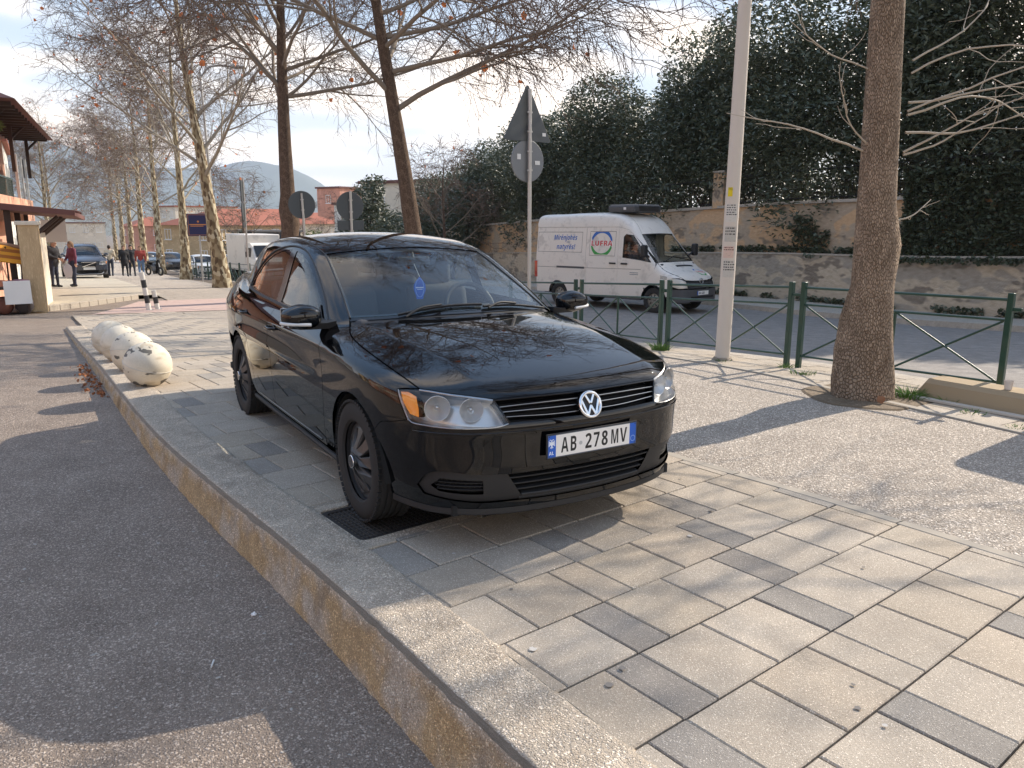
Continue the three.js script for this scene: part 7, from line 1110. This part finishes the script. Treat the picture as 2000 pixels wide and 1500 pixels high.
  G2(480, 60, 0, [[0, 1.6, 0, 1.5, 1.4, 1.3], [1.3, 1.3, 0, 1.2, 1.2, 1.2]], 2600, 0.26, M.evergreen, 'round dark bush beside the edge-on sign', 504);
  G2(870, 44, 0, [[0, 3.0, 0, 1.8, 2.0, 1.6], [1.6, 3.6, 0.4, 1.6, 1.9, 1.5], [-1.2, 2.0, 0, 1.4, 1.4, 1.2]], 6500, 0.24, M.evergreen, 'dark evergreen right of the leaning trunk', 505);
  const sp = planeTree({ seed: 99, H: 6, r: 0.12, bark: bark.brown, limbs: 12, first: 0.2, spread: 3, k2: 6, k3: 6, k4: 3, tw: 0.012 }); for (const [u, dep, l] of [[485, 57, 'small bare tree beside the edge-on sign'], [700, 70, 'small bare tree behind the plated round sign'], [870, 40, 'small bare tree right of the leaning trunk'], [600, 85, 'small bare tree right of the thick dark trunk']]) { const [x, z] = H(u, dep); const t = thing('bare_tree', l, 'tree', [x, hgt(x, z), z], u, 'small bare trees down the street'); for (const [n, g, m] of sp) { const q = mesh(n, g, m, t); if (n !== 'trunk') q.userData.kind = 'stuff'; } }
}
{ // apartment house across the side road, left of the camera: seen only mirrored in the saloon car's flank
  const t = thing('brick_apartment_house', 'orange brick apartment house across the side road, outside the left edge', 'building', [-13.5, -0.3, -2]); mesh('wall', box(7, 5.6, 26, -3.5, 2.8, 0), std([0.4, 0.2, 0.13], 0.85), t); { const g = roofHip(7, 26, 2, 0.6); g.translate(-3.5, 5.6, 0); mesh('roof', g, M.roofTile, t); } for (let f = 0; f < 2; f++) for (let i = 0; i < 7; i++) windowPart(t, 0.02, 1.7 + f * 3.0, -11 + i * 3.6, 1.3, 1.5, Math.PI / 2); for (let f = 1; f < 2; f++) for (const z of [-7, 0.3, 7.5]) { mesh('balcony', box(1.1, 0.15, 2.8, 0.55, 0.6 + f * 3.0, z), M.creamWall, t); mesh('balcony_front', box(0.06, 0.9, 2.8, 1.08, 1.1 + f * 3.0, z), M.creamWall, t); } mesh('shop_band', box(0.3, 0.8, 25, 0.15, 3.0, 0), M.creamWall, t);
}
{ // mountains across the valley
  const ridge = (name, label, dep, pts, col, seed) => { const pos = [], idx = [], n = 150, rows = 14, u0 = pts[0][0], u1 = pts[pts.length - 1][0], top = pchip(pts); for (let j = 0; j <= rows; j++) for (let i = 0; i <= n; i++) { const u = lerp(u0, u1, i / n), k = (u - 1000) / 1523, f = j / rows, d = dep * (1 - 0.35 * f), hh = ((432 - top(u)) / 1523) * dep * (1 - f ** 0.9) * (1 + 0.25 * fbm(u * 0.02, f * 4, seed, 4) * Math.min(1, f * 5)) + 6 * fbm(u * 0.05, f * 9, seed, 4); pos.push(-2.165 + d * (0.5153 + k * 0.857), lerp(hh, -60, f ** 3), 3.741 - d * (0.857 - k * 0.5153)); } for (let j = 0; j < rows; j++) for (let i = 0; i < n; i++) { const a = j * (n + 1) + i, b = a + 1, c = a + n + 1, d2 = c + 1; idx.push(a, c, b, b, c, d2); } const m = struct(name, geoFrom(pos, null, null, idx), std(col, 1)); m.userData.label = label; return m; };
  ridge('mountain', 'blue mountain behind the trees', 4200, [[-900, 380], [-300, 330], [40, 286], [90, 280], [150, 292], [230, 318], [330, 335], [430, 335], [500, 322], [560, 330], [620, 352], [670, 388], [720, 424], [800, 440], [900, 440]], [0.1, 0.12, 0.09], 3);
  ridge('foothills', 'low hills at the foot of the mountain', 2600, [[-900, 420], [0, 408], [200, 412], [420, 418], [600, 422], [760, 428], [1100, 430], [1800, 420]], [0.12, 0.12, 0.08], 9);
}
scene.fog = new THREE.FogExp2(new THREE.Color(0.64, 0.75, 0.94), 0.00016);
// ---------------------------------------------------------------- people
function sdfMesh(field, c, S, res) { // mesh of field < 0 inside a cube of half side S about c
  const mc = new MarchingCubes(res, new THREE.MeshBasicMaterial(), false, false, 60000); mc.isolation = 0; const h = res / 2;
  for (let k = 0; k < res; k++) for (let j = 0; j < res; j++) for (let i = 0; i < res; i++) mc.field[k * res * res + j * res + i] = -field(c.x + ((i - h) / h) * S, c.y + ((j - h) / h) * S, c.z + ((k - h) / h) * S);
  mc.update(); const n = mc.count, pos = new Float32Array(n * 3), nor = new Float32Array(n * 3); for (let i = 0; i < n * 3; i++) { pos[i] = mc.positionArray[i] * S; nor[i] = mc.normalArray[i]; }
  for (let i = 0; i < n; i++) { pos[3 * i] += c.x; pos[3 * i + 1] += c.y; pos[3 * i + 2] += c.z; } return [pos, nor];
}
const capsule = (x, y, z, b) => { const ax = b[0], ay = b[1], az = b[2], r0 = b[3], dx = b[4] - ax, dy = b[5] - ay, dz = b[6] - az, r1 = b[7], px = x - ax, py = y - ay, pz = z - az, t = clamp((px * dx + py * dy + pz * dz) / (dx * dx + dy * dy + dz * dz + 1e-9), 0, 1), ex = px - dx * t, ey = py - dy * t, ez = pz - dz * t; return Math.sqrt(ex * ex + ey * ey + ez * ez) - lerp(r0, r1, t); };
// o: joints of the pose (front is +z), colours of clothes
function makePerson(o) {
  const J = o.joints, H = J.head, bones = [], add = (a, ra, b, rb, tag2) => bones.push([...a, ra, ...b, rb, tag2]);
  const coat = o.coat ?? 0, tr = o.bulk ?? 1;
  add([J.hipL[0] * 0.6, J.hipL[1] + 0.02, J.hipL[2]], 0.12 * tr, [J.hipR[0] * 0.6, J.hipR[1] + 0.02, J.hipR[2]], 0.12 * tr, 'legs'); add(J.pelvis, 0.13 * tr, J.chest, 0.15 * tr, 'top'); add([J.shL[0] * 0.55, J.chest[1] + 0.02, J.chest[2]], 0.12 * tr, [J.shR[0] * 0.55, J.chest[1] + 0.02, J.chest[2]], 0.12 * tr, 'top'); add(J.shL, 0.07 * tr, J.shR, 0.07 * tr, 'top'); add([J.chest[0], J.chest[1] + 0.1, J.chest[2]], 0.075, J.neck, 0.055, 'top'); add(J.neck, 0.055, [H[0], H[1] - 0.06, H[2]], 0.055, 'skin');
  if (coat) add([J.pelvis[0], J.pelvis[1] - coat, J.pelvis[2]], 0.15 * tr, J.pelvis, 0.15 * tr, 'top');
  for (const s of ['L', 'R']) { add(J['sh' + s], 0.068 * tr, J['el' + s], 0.052 * tr, 'top'); add(J['el' + s], 0.05 * tr, J['wr' + s], 0.036, 'top'); add(J['hip' + s], 0.092 * tr, J['kn' + s], 0.062, 'legs'); add(J['kn' + s], 0.06, J['an' + s], 0.042, 'legs'); const a = J['an' + s], f = o.foot ?? [0, 0, 1]; add([a[0] - f[0] * 0.03, a[1] - 0.045, a[2] - f[2] * 0.03], 0.042, [a[0] + f[0] * 0.14, a[1] - 0.055, a[2] + f[2] * 0.14], 0.034, 'shoe'); }
  const field = (x, y, z) => { let d = 9; for (const b of bones) { const q = capsule(x, y, z, b); d = d > 1 ? q : smin(d, q, 0.07); } return d; };
  const parts = [], col = o.colors, tint = (x, y, z) => { let m = 9, t = 'top'; for (const b of bones) { const q = capsule(x, y, z, b); if (q < m) { m = q; t = b[8]; } } return col[t]; };
  const pos = [], nor = [], c3 = [], take = ([p, n], fn) => { for (let i = 0; i < p.length; i += 3) { pos.push(p[i], p[i + 1], p[i + 2]); nor.push(n[i], n[i + 1], n[i + 2]); c3.push(...fn(p[i], p[i + 1], p[i + 2])); } };
  const mid = V(J.pelvis[0], o.midY ?? 0.82, J.pelvis[2]); take(sdfMesh(field, mid, o.half ?? 0.95, o.res ?? 80), tint);
  // head on its own fine grid: skull, jaw, nose, ears, brow; hair as a cap
  const f = V(Math.sin(o.look ?? 0), 0, Math.cos(o.look ?? 0)), rt = V(f.z, 0, -f.x), hd = (x, y, z) => { const px = x - H[0], py = y - H[1], pz = z - H[2], a = px * rt.x + pz * rt.z, b = py, c = px * f.x + pz * f.z; let d = Math.hypot(a / 0.076, (b - 0.02) / 0.108, (c + 0.006) / 0.095) * 0.085 - 0.085; d = smin(d, Math.hypot(a / 0.055, (b + 0.055) / 0.06, (c - 0.03) / 0.058) * 0.055 - 0.055, 0.04); d = smin(d, Math.hypot(a / 0.013, (b + 0.005) / 0.026, (c - 0.1) / 0.02) * 0.015 - 0.015, 0.014); for (const s of [-1, 1]) { d = smin(d, Math.hypot((a - s * 0.077) / 0.01, (b - 0.0) / 0.03, c / 0.018) * 0.014 - 0.014, 0.008); d = smax(d, -(Math.hypot((a - s * 0.031) / 0.016, (b - 0.018) / 0.01, (c - 0.096) / 0.016) * 0.012 - 0.012), 0.012); } return smin(d, capsule(x, y, z, [H[0], H[1] - 0.06, H[2], 0.05, ...J.neck, 0.05]), 0.03); };
  const long = o.hairLong ?? 0; const skin = col.skin, hair = col.hair;
  take(sdfMesh((x, y, z) => hd(x, y, z), V(H[0], H[1] - 0.01, H[2]), 0.16, 44), (x, y, z) => { const px = x - H[0], py = y - H[1], pz = z - H[2], a = px * rt.x + pz * rt.z, c = px * f.x + pz * f.z; if (Math.abs(Math.abs(a) - 0.031) < 0.012 && Math.abs(py - 0.018) < 0.007 && c > 0.06) return [0.05, 0.04, 0.035]; if (Math.abs(a) < 0.024 && Math.abs(py + 0.05) < 0.006 && c > 0.06) return [skin[0] * 0.7, skin[1] * 0.45, skin[2] * 0.42]; return skin; });
  if (hair) take(sdfMesh((x, y, z) => { const px = x - H[0], py = y - H[1], pz = z - H[2], a = px * rt.x + pz * rt.z, c = px * f.x + pz * f.z; let d = Math.hypot(a / 0.086, (py - 0.03) / 0.112, (c + 0.012) / 0.105) * 0.092 - 0.092; if (long) d = smin(d, capsule(x, y, z, [H[0] - f.x * 0.05, H[1], H[2] - f.z * 0.05, 0.08, H[0] - f.x * 0.07, H[1] - long, H[2] - f.z * 0.07, 0.06]), 0.05); return smax(d, (c - 0.045) * 0.9 - (py - 0.02) * 0.9, 0.02); }, V(H[0], H[1] - long * 0.4, H[2]), 0.17 + long * 0.6, 44), () => hair);
  // hands: palm, four fingers of unequal length, thumb at the side
  for (const s of ['L', 'R']) { const w = V(...J['wr' + s]), e = V(...J['el' + s]), d = w.clone().sub(e).normalize(), sd = (s === 'L' ? 1 : -1), fwd = V(0, 0, 1).addScaledVector(d, -d.z).normalize(), across = fwd.clone(), nrm = d.clone().cross(across).normalize().multiplyScalar(sd), hb = [], P = (a, b, c) => w.clone().addScaledVector(d, a).addScaledVector(across, b).addScaledVector(nrm, c); const ad = (p, r0, q, r1) => hb.push([p.x, p.y, p.z, r0, q.x, q.y, q.z, r1]); ad(w, 0.03, P(0.04, 0, 0), 0.026); ad(P(0.04, -0.022, 0), 0.016, P(0.075, -0.03, 0), 0.013); ad(P(0.04, 0.022, 0), 0.016, P(0.08, 0.028, 0), 0.013); ad(P(0.05, 0, 0), 0.017, P(0.085, 0, 0), 0.014); [[-0.03, 0.055], [-0.01, 0.07], [0.01, 0.075], [0.029, 0.066]].forEach(([b, L2]) => { ad(P(0.08, b, 0), 0.0095, P(0.08 + L2 * 0.5, b, -0.012), 0.0088); ad(P(0.08 + L2 * 0.5, b, -0.012), 0.0088, P(0.08 + L2 * 0.85, b, -0.04), 0.0075); }); ad(P(0.025, 0.025, -0.005), 0.013, P(0.055, 0.05, -0.015), 0.011); ad(P(0.055, 0.05, -0.015), 0.011, P(0.085, 0.055, -0.03), 0.009); const hf = (x, y, z) => { let q = 9; for (const b of hb) { const k = capsule(x, y, z, b); q = q > 1 ? k : smin(q, k, 0.008); } return q; }; take(sdfMesh(hf, P(0.07, 0.005, -0.01), 0.115, 44), () => skin); }
  return geoFrom(pos, nor, null, null, c3);
}
const skinTone = [0.45, 0.27, 0.19];
function walker(step, o = {}) { const s = step, J = { pelvis: [0, 0.95, 0], chest: [0, 1.27, 0.01], neck: [0, 1.46, 0.015], head: [0, 1.59, 0.03], hipL: [0.09, 0.9, 0], hipR: [-0.09, 0.9, 0], knL: [0.1, 0.5, 0.13 * s], knR: [-0.1, 0.5, -0.02 * s], anL: [0.1, 0.1, 0.22 * s], anR: [-0.1, 0.12, -0.26 * s], shL: [0.19, 1.4, 0], shR: [-0.19, 1.4, 0], elL: [0.24, 1.13, -0.1 * s], elR: [-0.24, 1.13, 0.08 * s], wrL: [0.25, 0.9, -0.04 * s], wrR: [-0.25, 0.9, 0.2 * s] }; return { ...J, ...o }; }
function person(label, x, z, turn, o) { const t = thing('person', label, 'person', [x, hgt(x, z) + (o.dy ?? 0.1), z], turn), g = makePerson(o); t.scale.setScalar(o.scale ?? 1); mesh('body', g, std(0xffffff, 0.85, 0, { vertexColors: true }), t); return t; }
{
  const black = [0.02, 0.02, 0.022], navy = [0.03, 0.035, 0.06], hairD = [0.03, 0.022, 0.018];
  const stand = walker(0.12);
  person('person in a dark jacket and dark trousers standing by the gate pier', -1.72, -28.9, 0.9, { joints: { ...walker(0.1), elL: [0.25, 1.14, 0.05], wrL: [0.12, 1.02, 0.24], elR: [-0.25, 1.14, 0.05], wrR: [-0.1, 1.04, 0.26], chest: [0, 1.27, 0.04], head: [0, 1.57, 0.09], neck: [0, 1.45, 0.06] }, colors: { top: [0.025, 0.024, 0.028], legs: navy, shoe: black, skin: skinTone, hair: [0.3, 0.28, 0.26] }, bulk: 1.12, coat: 0.06, res: 76 });
  const pk = person('person in a plum jacket holding a bag beside the dark-jacketed one', -1.1, -29.3, -1.2, { joints: { ...walker(0.1), elR: [-0.22, 1.14, 0.08], wrR: [-0.12, 1.0, 0.22] }, colors: { top: [0.16, 0.04, 0.07], legs: navy, shoe: black, skin: skinTone, hair: [0.2, 0.12, 0.07] }, res: 76, hairLong: 0.12, scale: 0.96 });
  const bag = thing('carrier_bag', 'white and pink carrier bag held by the person in plum', 'bag', [-1.28, hgt(-1.2, -29.2) + 0.45, -29.05]); const bg = loft([[0, 0.1, 0.06], [0.2, 0.14, 0.08], [0.4, 0.13, 0.05], [0.5, 0.04, 0.02]].map(([y, w, d]) => [V(-w, y, -d), V(w, y, -d), V(w, y, d), V(-w, y, d)])); mesh('bag', bg, std([0.6, 0.58, 0.6], 0.6), bag);
  person('person in a long black coat walking towards the camera', 1.93, -45.0, 0.05, { joints: walker(0.8), colors: { top: black, legs: [0.015, 0.015, 0.017], shoe: black, skin: skinTone, hair: [0.12, 0.07, 0.04] }, coat: 0.2, bulk: 1.08, res: 76, hairLong: 0.14 });
  person('person in a red jacket and blue jeans walking towards the camera', 2.55, -42.9, -0.1, { joints: walker(-0.8), colors: { top: [0.3, 0.05, 0.04], legs: [0.12, 0.2, 0.34], shoe: [0.5, 0.48, 0.46], skin: skinTone, hair: [0.2, 0.12, 0.07] }, res: 76, hairLong: 0.1, scale: 0.97 });
  person('person in a dark hooded jacket walking just behind the red jacket', 2.35, -45.6, 0.1, { joints: walker(0.6), colors: { top: [0.025, 0.025, 0.03], legs: [0.03, 0.035, 0.05], shoe: black, skin: skinTone, hair: hairD }, res: 70, scale: 1.02 });
  person('person in a cream jacket half hidden behind the parked dark car', 1.25, -45.4, 2.9, { joints: walker(0.5), colors: { top: [0.62, 0.55, 0.42], legs: [0.05, 0.06, 0.09], shoe: black, skin: skinTone, hair: hairD }, res: 70 });
  // passenger at the van's side window
  van.updateMatrixWorld(); const w = V(-0.5, 1.02, -1.0).applyMatrix4(van.matrixWorld), sit = { pelvis: [0, 0.12, 0], chest: [0, 0.42, -0.04], neck: [0, 0.61, -0.02], head: [0, 0.74, 0.01], hipL: [0.09, 0.1, 0.02], hipR: [-0.09, 0.1, 0.02], knL: [0.12, 0.14, 0.42], knR: [-0.12, 0.14, 0.42], anL: [0.12, -0.26, 0.46], anR: [-0.12, -0.26, 0.46], shL: [0.19, 0.55, -0.04], shR: [-0.19, 0.55, -0.04], elL: [0.26, 0.3, 0.08], elR: [-0.26, 0.3, 0.08], wrL: [0.16, 0.24, 0.3], wrR: [-0.16, 0.24, 0.3] };
  const p = thing('person', 'person in a dark jacket looking out of the van side window', 'person', [w.x, w.y, w.z], van.rotation.y); mesh('body', makePerson({ joints: sit, midY: 0.2, half: 0.62, res: 56, look: -0.5, colors: { top: [0.05, 0.055, 0.06], legs: black, shoe: black, skin: [0.5, 0.28, 0.2], hair: [0.1, 0.06, 0.04] } }), std(0xffffff, 0.85, 0, { vertexColors: true }), p);
}
renderer.render(scene, camera);
